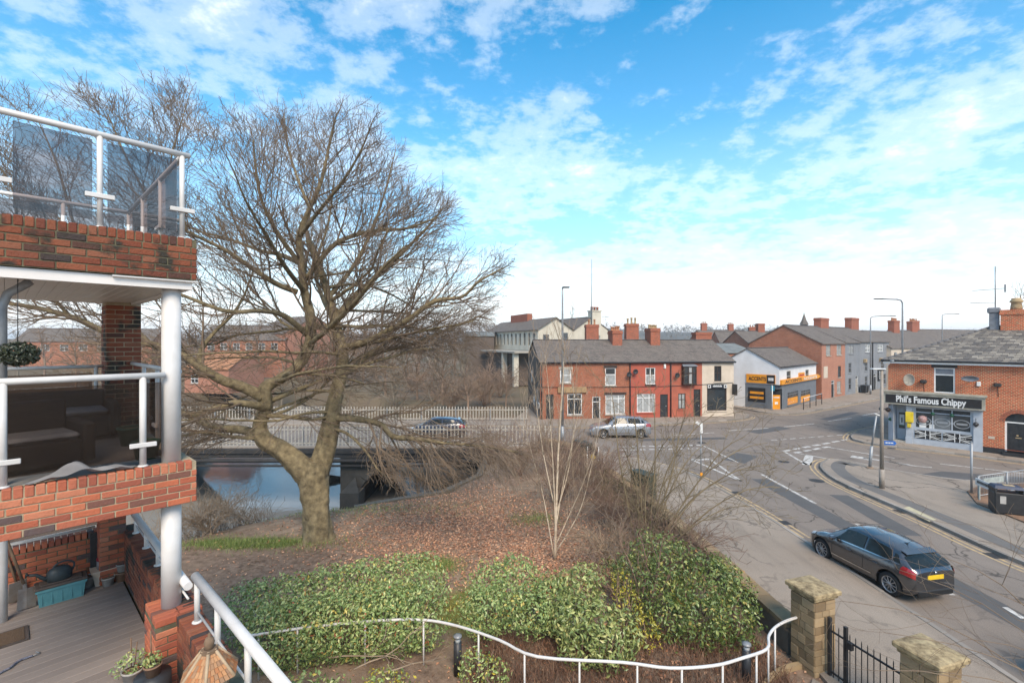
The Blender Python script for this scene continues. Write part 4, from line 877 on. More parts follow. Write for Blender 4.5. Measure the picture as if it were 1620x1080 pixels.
# shopfront (pale blue) with recessed canted door on its left
u_ = lambda zx: cu(1370+zx/6, 0)[0]
sw0, sw1 = u_(460), u_(1008); zb, zt = 1.18, 2.62
mb = MB(); wallholes(mb, u_(380), SF1-.0, .10, SZ-.004, [(sw0, sw1, zb, zt)], y=-.06, rev=.14); mb.quad((SF1, -.06, .1), (SF1, .3, .1), (SF1, .3, SZ), (SF1, -.06, SZ))
mb.quad((u_(380), .6, .1), (SF1, .6, .1), (SF1, .6, SZ), (u_(380), .6, SZ))
l0 = u_(380); mb.quad((-.05, 1.3, .1), (.18, .95, .1), (.18, .95, SZ), (-.05, 1.3, SZ)); mb.quad((.18, .95, .1), (l0-.0, -.06, .1), (l0, -.06, 1.0), (.18, .95, 1.0)) if False else None
mb.quad((-.02, .25, .1), (.28, -.06, .1), (.28, -.06, SZ), (-.02, .25, SZ)); mb.quad((.28, -.06, .1), (.40, .55, .1), (.40, .55, SZ), (.28, -.06, SZ)); mb.quad((-.02, 1.5, .1), (-.02, .25, .1), (-.02, .25, SZ), (-.02, 1.5, SZ))
mb.quad((.40, .55, .1), (l0+.05, .55, .1), (l0+.05, .55, SZ), (.40, .55, SZ)); mb.quad((l0, -.06, .1), (l0, .55, .1), (l0, .55, SZ), (l0, -.06, SZ))
for x0_, x1_ in ((l0+.02, sw0-.12), (sw1+.06, SF1-.04)):
    mb.bx(x0_, x1_, -.14, -.064, .1, SZ-.3); mb.bx(x0_-.03, x1_+.03, -.17, -.063, .1, .55)
shop = mb.build('shopfront', MATS['pale_blue_paint'], chip)
mb = MB(); mb.bx(.44, l0-.02, .47, .54, .25, 2.2); dd = mb.build('shop_door', MATS['pale_blue_paint'], chip)
mb = MB(); mb.bx(.52, l0-.1, .455, .468, 1.0, 2.1); mb.build('pane', MATS['window_glass'], dd)
mb = MB(); mb.bx(.56, l0-.14, .44, .452, 1.15, 1.95); q = mb.build('poster', MATS['sign_white'], dd)
mb = MB(); mb.bx(.66, l0-.24, .43, .4395, 1.4, 1.75); mb.build('poster_print', MATS['sign_black'], q)
mb = MB(); mb.bx(.56, l0-.14, .43, .4395, 1.15, 1.24); mb.build('poster_print', MATS['green_plastic'], q)
mb = MB(); mb.bx(.3, l0-.0, -.2, .5, -.05, .23); mb.build('doorstep', MATS['sill_stone'], chip)
T0 = Matrix.Translation((0, -.06, 0))
sw = window(chip, sw0, sw1, zb, zt, y=.05, nx=3, rows=(.76,), fm='pale_blue_paint', fw=.08, T=T0, sill=None)
M('frost', (.30, .31, .32), .4, (.24, .25, .26), scale=3)
M('frost_dim', (.16, .17, .175), .4, (.12, .13, .135), scale=3)
for i in range(3):
    a = sw0+(sw1-sw0)*i/3; b = sw0+(sw1-sw0)*(i+1)/3; cx_, cz_ = (a+b)/2, zb+.52
    if i == 1:
        mb = MB(); mb.bx(a+.07, b-.07, -.008, -.003, zb+.06, zb+1.0); fr = mb.build('frosted_film', MATS['frost_dim'], sw)
    for (r0, r1) in ((.30, .36), (.0, .0)):
        if r1 == 0: continue
        m_ = MB(); n = 24
        ou = [(cx_+r1*1.12*math.cos(t), -.012, cz_+r1*.8*math.sin(t)) for t in np.linspace(0, 6.2832, n, endpoint=False)]; inn = [(cx_+r0*1.12*math.cos(t), -.012, cz_+r0*.8*math.sin(t)) for t in np.linspace(0, 6.2832, n, endpoint=False)]
        m_.add(ou+inn, [(j, (j+1) % n, n+(j+1) % n, n+j) for j in range(n)]); m_.bx(cx_-.26, cx_+.26, -.013, -.0121, cz_-.06, cz_+.06); m_.bx(cx_-.46, cx_-.41, -.013, -.0121, cz_-.06, cz_+.06); m_.bx(cx_+.41, cx_+.46, -.013, -.0121, cz_-.06, cz_+.06)
        m_.build('window_emblem', MATS['frost'], sw)
mb = MB(); mb.lathe([(.16, 0), (.18, .05), (.26, .25), (.22, .4), (.05, .46)], (sw0+.42, .02, zb+.42), 10); mb.build('window_display', M('pink_sign', (.28, .12, .11), .6, (.5, .35, .33), scale=12), sw)
mb = MB(); mb.bx(sw0+.25, sw0+.6, -.01, .01, zb+.02, zb+.4); mb.bx(sw0+.75, sw0+1.0, -.01, .01, zb+.02, zb+.35); mb.build('window_display', MATS['sign_white'], sw)
# two union-flag panels lettered FISH & CHIPS
def flag(u0, u1, z0, z1):
    f = MB(); f.bx(u0, u1, -.085, -.063, z0, z1); fo = f.build('flag_panel', MATS['sign_black'], chip)
    w, h = u1-u0, z1-z0; m_ = MB(); y = -.0885; cx_, cz_ = (u0+u1)/2, (z0+z1)/2
    def clipband(p, q, hw):
        d = Vector(q)-Vector(p); nv = Vector((-d.y, d.x)).normalized()*hw
        pts = [Vector(p)+nv, Vector(q)+nv, Vector(q)-nv, Vector(p)-nv]
        out = pts
        for ax, lim, sg in ((0, u0, 1), (0, u1, -1), (1, z0, 1), (1, z1, -1)):
            new = []
            for i in range(len(out)):
                A, B = out[i], out[(i+1) % len(out)]; da, db = (A[ax]-lim)*sg, (B[ax]-lim)*sg
                if da >= 0: new.append(A)
                if da*db < 0: new.append(A.lerp(B, da/(da-db)))
            out = new
        if len(out) > 2: m_.add([(v.x, y, v.y) for v in out], [tuple(range(len(out)))[::-1]])
    g = .12*h
    for p, q in (((cx_-.09*w, cz_+g), (u0, z1-.02)), ((cx_-.09*w, cz_-g), (u0, z0+.02)), ((cx_+.09*w, cz_+g), (u1, z1-.02)), ((cx_+.09*w, cz_-g), (u1, z0+.02))):
        clipband(p, q, .042*h); d = Vector(q)-Vector(p); nv = Vector((-d.y, d.x)).normalized()*.17*h*(1 if p[1] > cz_ else -1)*(1 if q[0] < cx_ else 1)
        clipband(Vector(p)+nv*.9, Vector(q)+nv*.9, .016*h)
    for x in (-1, 1):
        m_.bx(cx_+x*.085*w-.014*w, cx_+x*.085*w+.014*w, y-.001, y, z0, z1)
        m_.bx(cx_-.5*w if x < 0 else cx_+.11*w, cx_-.11*w if x < 0 else cx_+.5*w, y-.001, y, cz_+.17*h, cz_+.205*h); m_.bx(cx_-.5*w if x < 0 else cx_+.11*w, cx_-.11*w if x < 0 else cx_+.5*w, y-.001, y, cz_-.205*h, cz_-.17*h)
    m_.build('flag_stripe', MATS['sign_white'], fo)
    lettering(fo, 'FISH & CHIPS', cx_, -.093, cz_, .13, 'sign_white', width=w*.60, depth=.002)
flag(sw0+.02, (sw0+sw1)/2-.05, .52, 1.08); flag((sw0+sw1)/2+.03, sw1-.0, .52, 1.08)
# fascia
z0f, z1f = 2.72, 3.52
mb = MB(); mb.bx(-.2, SF1+.12, -.42, -.02, z0f, z1f)
fb = mb.build('fascia', M('fascia_stone', (.40, .37, .30), .8, (.25, .23, .18), scale=3), chip)
mb = MB(); mb.bx(-.3, SF1+.2, -.50, .0, z1f+.003, z1f+.12); mb.bx(-.1, SF1-.35, -.46, -.421, z1f-.13, z1f-.06); mb.build('cornice', MATS['fascia_stone'], fb)
mb = MB(); mb.bx(-.08, SF1-.04, -.44, -.4205, z0f+.10, z1f-.14); sb = mb.build('sign_board', MATS['sign_black'], fb)
lettering(sb, "Phil's Famous Chippy", (SF1)*.47, -.446, (z0f+z1f)/2-.03, .60, 'sign_white', width=3.45, off=.020, depth=.004)
for u, z, r, sx_ in ((u_(415), 4.45, .42, .72), (u_(985), 4.68, .34, 1.25)):
    dm = MB(); dm.lathe([(.02, 0), (.2, .02), (.34, .07), (.42, .14), (.41, .15), (.33, .085), (.18, .035), (.02, .02)], (0, 0, 0), 20, rot=Matrix.Rotation(R(100), 4, 'X') @ Matrix.Rotation(R(12), 4, 'Y')); dm.v = [(u+x*r/.42*sx_, -.38+y*.8, z+zz*r/.42*(1 if sx_ < 1 else .55)) for x, y, zz in dm.v]
    dm.tube([(u, .0, z-.2), (u, -.34, z-.05)], .025, 6); dm.tube([(u, -.3, z-.3), (u, -.75, z-.12)], .014, 5); dm.build('satellite_dish', MATS['lead' if sx_ > 1 else 'sill_stone'], chip)
for u in (u_(548), u_(1250)):
    mb = MB(); mb.bx(u-.17, u+.17, -.26, -.003, 4.22, 4.45, bev=.05); mb.tube([(u, -.02, 4.2), (u+.03, -.02, 3.6)], .012, 5); mb.build('flood_light', MATS['bridge_girder'], chip)
mb = MB(); mb.bx(u_(1050), u_(1090), -.1, -.003, 4.2, 4.48, bev=.02); mb.build('alarm_box', MATS['upvc'], chip)
mb = MB(); mb.bx(u_(380), u_(455), -.35, -.143, 1.55, 2.25, bev=.02); mb.bx(u_(395), u_(430), -.3, -.143, 1.2, 1.5, bev=.02); mb.build('yellow_box', MATS['yellow_sign'], chip)
mb = MB(); mb.bx(u_(1160), u_(1222), -.02, -.003, .98, 1.14); mb.build('air_brick', MATS['cream_render'], chip)
mb = MB(); u = u_(1045); mb.tube([(u, -.12, 2.1), (u, -.3, 2.2), (u, -.3, 2.0)], .015, 5); mb.lathe([(.02, -.2), (.13, -.08), (.14, .0), (.05, .12)], (u, -.3, 1.85), 8); mb.build('hanging_lantern', MATS['dark_metal'], chip)
for u, mtn in ((-.35, 'dark_metal'), (.0, 'brown_wood')):
    mb = MB(); mb.lathe([(.03, -.15), (.14, -.05), (.17, .06), (.1, .14), (.02, .16)], (u, -.1, 2.25), 10); mb.tube([(u, -.1, 2.4), (u+.15, .1, 2.75)], .01, 4); mb.build('hanging_basket', MATS[mtn], chip)
mb = MB(); mb.lathe([(.02, 0), (.12, 0), (.12, .03)], (.12, .08, 1.6), 12, rot=Matrix.Rotation(R(90), 4, 'X')); mb.build('round_sign', MATS['green_plastic'], chip)
for i in (1, 2):
    mb = MB(); x = sw0+(sw1-sw0)*i/3; mb.lathe([(.02, -.1), (.1, -.05), (.12, .05), (.03, .12)], (x, -.18, zb+1.05), 9); mb.build('green_lamp', MATS['green_plastic'], chip)
# ================================================================ roofs and houses farther back
def far(px, Y, z=0): p = P(px, 540, Y); return (p.x, p.y, z)
FH = [('brick house with a low slate roof beyond the terrace, nearest the green-roofed shed', 1140, 95, -8, 9, 8, 6.5, 9.0, 'brick_far', [(7.5, 4, 8, 10, 1.6, .8, 3)]),
      ('brick house with a broad slate roof directly left of the tall brick gable', 1185, 82, 8, 7, 8, 6.6, 8.8, 'brick_far', [(5.0, 4, 8, 10.3, 1.3, .8, 0)]),
      ('distant slate-roofed house in front of the wooded hill, above the terrace ridge', 1115, 130, 5, 14, 9, 7.5, 10.2, 'brick_far', [(2, 4.5, 9.5, 12.2, 1.6, .8, 3), (10, 4.5, 9.5, 12, 1.5, .8, 3)]),
      ('cream rendered house past the grey row with a pair of potted chimneys', 1410, 70, 32, 16, 9, 6.0, 8.6, 'cream_render', [(14, 4.5, 7.8, 10.6, 2.3, .9, 5)]),
      ('red brick house behind the cream one, long slate roof, four pale pots', 1455, 82, 32, 14, 9, 6.3, 9.0, 'brick_far', [(10.8, 4.5, 8, 10.9, 2.6, .9, 4)]),
      ('slate-roofed house with small chimney just left of the chip shop roof', 1478, 100, 20, 26, 9, 6.5, 9.6, 'brick_far', [(1.5, 4.5, 8.8, 11.6, 1.9, .9, 3)])]
for lb, px, Y, a, W, D, e_, r_, wm, chs in FH:
    h = house('far_house', lb, 'house', far(px, Y), R(a), W, D, e_, r_, wm, 'slate_dark', chim=chs, wn=[(1, 2.1, 4, 5.4, 2), (W-2.6, W-1.4, 4, 5.4, 2)], pots='terracotta', group='houses beyond the street')
sh = house('green_roof_shed', 'low shed with a pale green sheet roof between terrace and brick house', 'shed', far(1125, 72), R(20), 9, 9, 5.2, 6.6, 'brick_far', 'flat_roof')
cp = empty('roof_cupola', far(1272, 112, 0), 0, 'small pointed ventilator turret on the skyline above the brick gable', 'turret')
mb = MB(); mb.bx(-.55, .55, -.55, .55, 6, 11.0); mb.build('base', MATS['brown_wood'], cp)
mb = MB(); mb.lathe([(1.0, 11.0), (.5, 12.1), (.12, 13.4), (.02, 14.0)], n=8, smooth=False); mb.build('spire', MATS['slate_dark'], cp)
for i, (px, zt) in enumerate(((936, 9.6), (999, 9.7))):
    x, y, _ = far(px, 56); c = empty('chimney_stack', (x, y, 0), R(6), ('brick chimney stack behind the terrace ridge, nearest the white mill', 'brick chimney stack with buff pots behind the terrace ridge, between its two chimneys')[i], 'chimney')
    chimney(c, 0, 0, 3, zt-.6, 1.5, .8, 3 if i else 2, pot='buff_pot' if i else 'terracotta', ph=.7)
x, y, _ = far(1110, 52); c = empty('chimney_stack', (x, y, 0), R(6), 'wide plain bright red brick stack behind the right end of the terrace ridge', 'chimney'); mb = MB(); mb.bx(-.9, .9, -.5, .5, 3, 7.75); mb.bx(-.95, .95, -.55, .55, 7.75, 8.0); mb.build('stack', MATS['brick_chimney'], c)
# brick housing beyond the river, seen through the tree
LH = [('long dark-roofed brick block with white windows across the river', 318, 92, 4, 16, 9, 7.3, 10.2, 'brick_far', [(1.2+2.4*k, 2.5+2.4*k, 5.4, 6.7, 2) for k in range(6)]),
      ('orange brick gabled block across the river, just left of the beech trunk', 396, 98, -28, 10.5, 15, 8.6, 12.2, 'brick_pink', [(1.6, 3.2, 5.3, 7.2, 2), (6.3, 7.9, 5.3, 7.2, 2), (1.6, 3.2, 1.8, 3.6, 2)]),
      ('brick houses across the river seen under the upper balcony', 20, 100, 12, 26, 9, 7.0, 9.8, 'brick_far', [(1.5+3.5*k, 3.1+3.5*k, 5.0, 6.4, 2) for k in range(7)]),
      ('low red-roofed brick house across the river beside the white column', 292, 66, -10, 7, 7, 3.2, 5.2, 'brick_pink', [(1, 2.2, 1.2, 2.4, 2)])]
for lb, px, Y, a, W, D, e_, r_, wm, wn in LH:
    house('riverside_house', lb, 'house', far(px, Y), R(a), W, D, e_, r_, wm, 'terracotta' if 'low' in lb else 'slate_dark', wn=wn, group='houses across the river')
# ================================================================ the balconies of the block on the left
BO = Vector((-3.965, 5.48, 0)); BA = R(47.1)
BMAT = Matrix.Translation(BO) @ Matrix.Rotation(BA, 4, 'Z')
def bl(u, v, z): return BMAT @ Vector((u, v, z))
def bu(px, v):      # local u on photo column px at local v
    k = (px-810)/F; d1 = (math.cos(BA), math.sin(BA)); d2 = (-d1[1], d1[0])
    return (k*(BO.y+v*d2[1])-BO.x-v*d2[0])/(d1[0]-k*d1[1])
def bz(py, u, v): p = bl(u, v, 0); return CZ-(py-540)/F*p.y
BR = [(0, (.44, .125, .060)), (.14, (.37, .10, .052)), (.30, (.47, .15, .075)), (.44, (.30, .085, .05)), (.56, (.41, .125, .068)), (.70, (.17, .075, .055)), (.80, (.10, .072, .068)), (.85, (.39, .115, .06)), (.93, (.48, .175, .095))]
M('brick_piece', (.45, .12, .05), .88, (.16, .055, .035), var=.8, scale=7, detail=6, bump=.4, bscale=40, coords='World', rnd=('const', BR))
M('brick_mossy', (.30, .10, .05), .92, (.055, .042, .028), var=.8, scale=5, detail=7, bump=.5, bscale=40, coords='World', rnd=('const', [(p, tuple(x*.5 for x in c)) for p, c in BR]), moss=((.035, .03, .022), 2.6, .90, .10))
M('mortar', (.40, .32, .21), .95, (.26, .21, .14), scale=9, coords='World', bump=.3)
M('mortar_dark', (.17, .15, .09), .95, (.07, .065, .04), scale=5, coords='World', bump=.3)
M('soffit_white', (.74, .70, .66), .35, (.64, .60, .56), scale=1.5, var=.8, spec=.6)
M('decking', (.23, .19, .165), .75, (.16, .133, .118), var=.8, scale=3, detail=8, coords='World', rnd=('lin', [(0, (.195, .162, .143)), (1, (.265, .222, .195))]))
M('balcony_floor', (.20, .19, .18), .8, (.15, .14, .13), scale=3)
glassm('tinted_glass', (.64, .575, .555), .04)
glassm('tinted_glass_brown', (.62, .565, .54), .04)
bk = MB().box((0, 0, 0), (.213, .05, .064), bev=.005).mesh('brick'); bk.materials.append(MATS['brick_piece'])
bkm = bk.copy(); bkm.materials.clear(); bkm.materials.append(MATS['brick_mossy'])
bh_ = MB().box((0, 0, 0), (.065, .11, .10), bev=.007).mesh('brick'); bh_.materials.append(MATS['brick_piece'])
bhm = bh_.copy(); bhm.materials.clear(); bhm.materials.append(MATS['brick_mossy'])
rb = random.Random(11)
def bricks(par, org, ang, length, z0, courses, me, phase=0, half=True):
    """face starting at org (x,y) running along ang; bricks stand 6 mm proud of the mortar core behind it"""
    d = Vector((math.cos(ang), math.sin(ang))); n = Vector((d.y, -d.x))
    for c in range(courses):
        x = -.1125*((c+phase) % 2); z = z0+.0375+c*.075
        while x < length-.02:
            a, b = max(x, 0), min(x+.2155, length)
            if b-a > .03:
                p = Vector(org)+d*(a+b)/2-n*(.025-.006-rb.uniform(0, .003)); o = mk('brick', me, None, par)
                o.location = (p.x, p.y, z); o.rotation_euler = (0, 0, ang); o.scale = ((b-a)/.2155, 1, 1)
            x += .2255
def soldiers(par, org, ang, length, z, me, depth=.11, up=.1):
    d = Vector((math.cos(ang), math.sin(ang))); n = Vector((d.y, -d.x)); k = 0
    while (k+1)*.0755 <= length+.01:
        p = Vector(org)+d*((k+.5)*.0755)-n*(depth/2-.007-rb.uniform(0, .004)); o = mk('brick', me, None, par)
        o.location = (p.x, p.y, z+rb.uniform(-.003, .003)); o.rotation_euler = (rb.uniform(-.02, .02), 0, ang); o.scale = (1, depth/.11, up/.1); k += 1
UL = -2.1
def slab(name, label, z0, z1, mossy):
    t = empty(name, BO, BA, label, 'balcony')
    me, mh = (bkm, bhm) if mossy else (bk, bh_)
    mb = MB(); mb.bx(UL, .2, -.2, .0, z0+.01, z1-.012); mb.bx(0, .2, 0.0005, 3.7, z0+.01, z1-.012); mb.bx(UL, -.0005, .0005, 3.7, z1-.3, z1-.07)
    mb.bx(UL, -.0005, 3.5, 3.71, z0+.01, z1-.012)
    core = mb.build('parapet', MATS['mortar_dark' if mossy else 'mortar'], t)
    nc = 5
    bricks(core, (UL, -.2), 0, .2-UL, z1-.1-.075*nc-.004, nc, me); soldiers(core, (UL, -.2), 0, .2-UL, z1-.05, mh)
    bricks(core, (.2, -.2), R(90), 3.9, z1-.1-.075*nc-.004, nc, me)
    mb = MB(); mb.bx(UL, -.0, .0, 3.5, z1-.068, z1-.06) ; mb.build('floor', MATS['balcony_floor'], t)
    return t, core
upb, upc = slab('upper_balcony', 'upper brick balcony with grey glass balustrade against the sky', 7.70, 8.19, True)
mdb, mdc = slab('middle_balcony', 'middle brick balcony with brown glass, wicker seat and round white column', 5.14, 5.62, False)
# soffit under the upper balcony
mb = MB(); mb.bx(UL, .17, -.17, -.08, 7.60, 7.70); mb.bx(.09, .17, -.08, 3.6, 7.60, 7.70); mb.build('fascia_board', MATS['soffit_white'], upb)
mb = MB(); mb.bx(-.55, .22, -.21, -.15, 7.685, 7.70); mb.build('drip_strip', MATS['white_metal'], upb)
pl = MB().box((0, 0, 0), (.098, 3.66, .02), bev=.004).mesh('soffit_board'); pl.materials.append(MATS['soffit_white'])
for k in range(21): o = mk('soffit_board', pl, None, upb); o.location = (.03-.1*k, 1.76, 7.64)
mb = MB(); mb.bx(UL, .08, -.07, 3.6, 7.66, 7.69); mb.build('soffit_backing', MATS['mortar_dark'], upb)
def rail(t, pts, r, name='handrail'): MB().tube(pts, r, 12).build(name, MATS['white_metal'], t)
def gpost(t, u, v, z0, z1, clamp=0, r=.026, cz=None):
    mb = MB(); mb.tube([(u, v, z0), (u, v, z1)], r, 12); mb.lathe([(.05, 0), (.05, .012), (.03, .02)], (u, v, z0), 12); o = mb.build('baluster', MATS['white_metal'], t)
    if clamp:
        m2_ = MB(); 
        if clamp == 1: m2_.bx(u-.12, u+.12, v-.045, v-.012, cz-.025, cz+.025, bev=.006)
        else: m2_.bx(u-.045, u-.012, v-.12, v+.12, cz-.025, cz+.025, bev=.006)
        m2_.build('glass_clamp', MATS['white_metal'], o)
def gpane(t, u0, u1, v0, v1, z0, z1, mat):
    mb = MB(); mb.bx(u0, u1, v0, v1, z0, z1); mb.build('glass_panel', MATS[mat], t)
# upper balustrade
zt = 9.17; vv = -.10; pu = [bu(288, vv), bu(158, vv), bu(20, vv)-.12]
rail(upb, [(UL, vv, zt), (.16, vv, zt)], .032); rail(upb, [(.1, vv+.05, zt), (.1, 3.5, zt)], .03); rail(upb, [(UL, 3.5, zt), (.1, 3.5, zt)], .03)
for u in pu: gpost(upb, u, vv, 8.19, zt, 1, cz=8.52)
for v in (1.1, 2.3, 3.5): gpost(upb, .1, v, 8.19, zt, 2, cz=8.52)
for u in (-.7, -1.5): gpost(upb, u, 3.5, 8.19, zt)
gpane(upb, pu[1]+.06, pu[0]-.05, vv-.005, vv+.005, 8.27, 9.10, 'tinted_glass'); gpane(upb, pu[2]+.12, pu[1]-.06, vv-.005, vv+.005, 8.27, 9.10, 'tinted_glass')
for v0, v1 in ((.0, 1.04), (1.16, 2.24), (2.36, 3.44)): gpane(upb, .095, .105, v0, v1, 8.27, 9.10, 'tinted_glass')
for u0, u1 in ((-.64, .04), (-1.44, -.76)): gpane(upb, u0, u1, 3.495, 3.505, 8.27, 9.10, 'tinted_glass')
mb = MB(); mb.tube([(UL, 3.46, 8.42), (.06, 3.46, 8.42)], .02, 8); mb.build('lower_rail', MATS['grey_metal'], upb)
# columns
def column(t, u, v, z0, z1, r=.094):
    mb = MB(); mb.lathe([(r, z0), (r, z1)], (u, v, 0), 32); return mb.build('column', MATS['white_metal'], t)
column(mdb, 0, 0, 5.60, 7.61)
zt = 6.62
rail(mdb, [(UL, vv, zt), (-.08, vv, zt)], .034); rail(mdb, [(.1, .1, zt+.02), (.1, 3.2, zt+.02)], .028); rail(mdb, [(UL, 3.45, zt-.02), (-.2, 3.45, zt-.02)], .026)
pm = [bu(226, vv), bu(4, vv)]
for u in pm: gpost(mdb, u, vv, 5.62, zt, 1, .032, cz=5.86)
for v in (.45, 1.3, 2.2): gpost(mdb, .1, v, 5.55, zt, 2, .024, cz=5.86)
gpost(mdb, bu(152, 3.45), 3.45, 5.55, zt, 1, cz=5.86); gpost(mdb, bu(8, 3.45)-.3, 3.45, 5.55, zt)
gpane(mdb, pm[1]+.03, -.11, vv+.01, vv+.02, 5.70, 6.54, 'tinted_glass_brown'); gpane(mdb, bu(10, 3.45), bu(146, 3.45), 3.445, 3.455, 5.66, 6.50, 'tinted_glass_brown')
for v0, v1 in ((.2, 1.24), (1.36, 2.14), (2.26, 3.0)): gpane(mdb, .12, .13, v0, v1, 5.66, 6.52, 'tinted_glass_brown')
# brick pier at the back corner
pier = empty('brick_pier', bl(0, 3.45, 0), BA, 'dark red brick pier at the back corner of the middle balcony', 'pier')
mb = MB(); mb.bx(-.22, .22, -.25, .25, 5.54, 7.63); pc = mb.build('core', MATS['mortar'], pier)
bricks(pc, (-.22, -.25), 0, .44, 5.56, 27, bkm); bricks(pc, (-.22, .25), R(-90), .5, 5.56, 27, bkm, 1)
mb = MB(); p0 = bu(3, .3); mb.tube([(p0, .3, 5.55), (p0, .3, 7.35), (p0+.04, .3, 7.48), (p0+.16, .3, 7.58), (p0+.2, .3, 7.62)], .04, 12); mb.build('downpipe', MATS['grey_metal'], mdb)
# ---------------------------------------------------------------- things on the middle balcony
M('wicker', (.022, .017, .015), .7, (.010, .008, .008), var=.8, scale=60, bump=.6, bscale=120)
wa = empty('wicker_armchair', bl(bu(75, .9)-.1, .95, 5.56), BA+R(10), 'dark brown wicker garden armchair behind the tinted glass', 'armchair'); wa.scale = (.82, .82, .80)
for nm, a in (('seat', (-.42, .42, -.36, .36, .06, .40)), ('backrest', (-.42, .42, .36, .52, .06, .92)), ('arm', (-.56, -.425, -.36, .5, .06, .62)), ('arm', (.425, .56, -.36, .5, .06, .62))):
    mb = MB(); mb.bx(*a, bev=.03); mb.build(nm, MATS['wicker'], wa)
mb = MB(); mb.bx(-.40, .40, -.35, .33, .405, .50, bev=.04); mb.build('cushion', MATS['grey_metal'], wa)
sf = empty('wicker_sofa', bl(bu(100, 2.6), 2.75, 5.56), BA, 'low dark wicker sofa at the back of the middle balcony', 'sofa')
for nm, a in (('seat', (-.7, .5, -.3, .3, .05, .38)), ('backrest', (-.7, .5, .3, .42, .05, .7)), ('arm', (.505, .62, -.3, .42, .05, .55))):
    mb = MB(); mb.bx(*a, bev=.03); mb.build(nm, MATS['wicker'], sf)
mb = MB(); mb.bx(-.68, .48, -.28, .28, .385, .46, bev=.03); mb.build('cushion', MATS['lead'], sf)
M('grey_cloth', (.20, .19, .185), .85, (.13, .122, .12), scale=6, var=.8)
V_ = []; F_ = []; nu, nv = 40, 14
u0c, u1c = bu(38, -.11), bu(214, -.11)
for i in range(nu+1):
    for j in range(nv+1):
        s, t_ = i/nu, j/nv; u = u0c+(u1c-u0c)*s
        hump = .13*math.exp(-((s-.42)/.13)**2)*(.4+.6*math.sin(math.pi*t_)**.6)+.035*math.sin(9*s+5*t_)**2+.03*math.exp(-((s-.72)/.1)**2)
        fr = .07+.06*min(1, s*4)
        V_.append(tuple(bl(u+.03*math.sin(7*t_+3*s), -.185+fr*1.1*t_, 5.632+hump*min(1, 5*s, 5*(1-s)+.15))))
for i in range(nu):
    for j in range(nv): a = i*(nv+1)+j; F_.append((a, a+nv+1, a+nv+2, a+1))
cl_ = npmesh('folded_cover', V_, F_, MATS['grey_cloth'], smooth=True); tag(cl_, 'crumpled grey fabric cover lying along the middle balcony ledge', 'cover')
def pot(name, loc, r, h, mat, label, cat='pot', taper=.75, soil=True, sc_=(1, 1, 1)):
    t = empty(name, loc, 0, label, cat)
    mb = MB(); mb.lathe([(r*taper, 0), (r*.98, h*.86), (r*1.06, h*.87), (r*1.06, h), (r*.94, h), (r*.92, h*.9)], n=20); mb.v = [(x*sc_[0], y*sc_[1], z) for x, y, z in mb.v]; mb.build('body', MATS[mat], t)
    if soil: mb = MB(); mb.lathe([(0.001, h*.9), (r*.93, h*.9), (r*.5, h*.905)], n=14); mb.build('compost', MATS['garden_soil'], t)
    return t
pot('plant_pot', bl(-.12, 1.75, 5.56), .15, .25, 'green_plastic', 'green plastic pot at the back by the balcony corner, behind the glass'); pot('plant_pot', bl(-.13, .62, 5.56), .14, .22, 'green_plastic', 'green plastic pot just left of the white column, behind the glass')
# ---------------------------------------------------------------- lower terrace
DZ, WZ = 3.15, 3.94
tr = empty('terrace', BO, BA, 'lower terrace with grey boards, brick parapet and thick white handrails', 'terrace')
mb = MB(); mb.bx(-3.6, -.02, -3.6, 3.5, DZ-.35, DZ-.03); mb.build('base', MATS['balcony_floor'], tr)
bd = MB().box((0, 0, 0), (3.55, .138, .025), bev=.004).mesh('deck_board'); bd.materials.append(MATS['decking'])
for k in range(48):
    o = mk('deck_board', bd, None, tr); o.location = (-1.8, 3.42-.1435*k, DZ-.0125)
def pwall(name, boxes, z0, z1):
    mb = MB(); [mb.bx(*b, z0, z1) for b in boxes]; return mb.build(name, MATS['mortar_dark'], tr)
rw = pwall('side_parapet', [(0, .22, -3.4, 3.45)], 0, WZ-.1)
bricks(rw, (0, 3.45), R(-90), 4.9, DZ+.005, 9, bkm)
soldiers(rw, (-.005, 3.45), R(-90), 4.9, WZ-.05, bhm, .225)
bw_ = pwall('back_parapet', [(-2.2, -.0005, 3.5, 3.72)], 0, WZ-.1)
bricks(bw_, (-2.0, 3.5), 0, 2.0, DZ+.005, 9, bk); soldiers(bw_, (-2.0, 3.5), 0, 2.0, WZ-.05, bh_, .2)
cpw = pwall('column_pier', [(-.20, .24, -.30, .26)], 0, WZ-.08)
bricks(cpw, (-.20, -.30), 0, .44, DZ-.005+.0, 9, bk); bricks(cpw, (-.20, .26), R(-90), .56, DZ-.005, 9, bk, 1)
for k in range(6):
    for q, w in ((0, .22), (1, .22)):
        o = mk('brick', bk, None, cpw); o.location = (-.09+.225*q, -.245+.093*k, WZ-.04); o.scale = (1.03, 1.7, 1.2)
bp_ = pwall('back_pier', [(-.30, .02, 3.16, 3.5)], DZ-.2, 4.60); bricks(bp_, (-.30, 3.16), 0, .32, DZ+.005, 19, bk); bricks(bp_, (-.30, 3.5), R(-90), .34, DZ+.005, 19, bk, 1)
column(tr, 0, 0, WZ, 5.15, .098)
uc = bu(5, 2.9); column(tr, uc, 2.9, DZ, 5.15, .045)
mb = MB(); mb.tube([(-2.0, 3.55, WZ+.05), (-.32, 3.55, WZ+.05)], .022, 8); mb.tube([(bu(158, 3.55), 3.55, WZ), (bu(158, 3.55), 3.55, 4.9)], .03, 8); mb.build('back_rail', MATS['white_metal'], tr)
gpane(tr, -2.0, bu(153, 3.55), 3.545, 3.555, WZ+.08, 4.7, 'tinted_glass_brown')
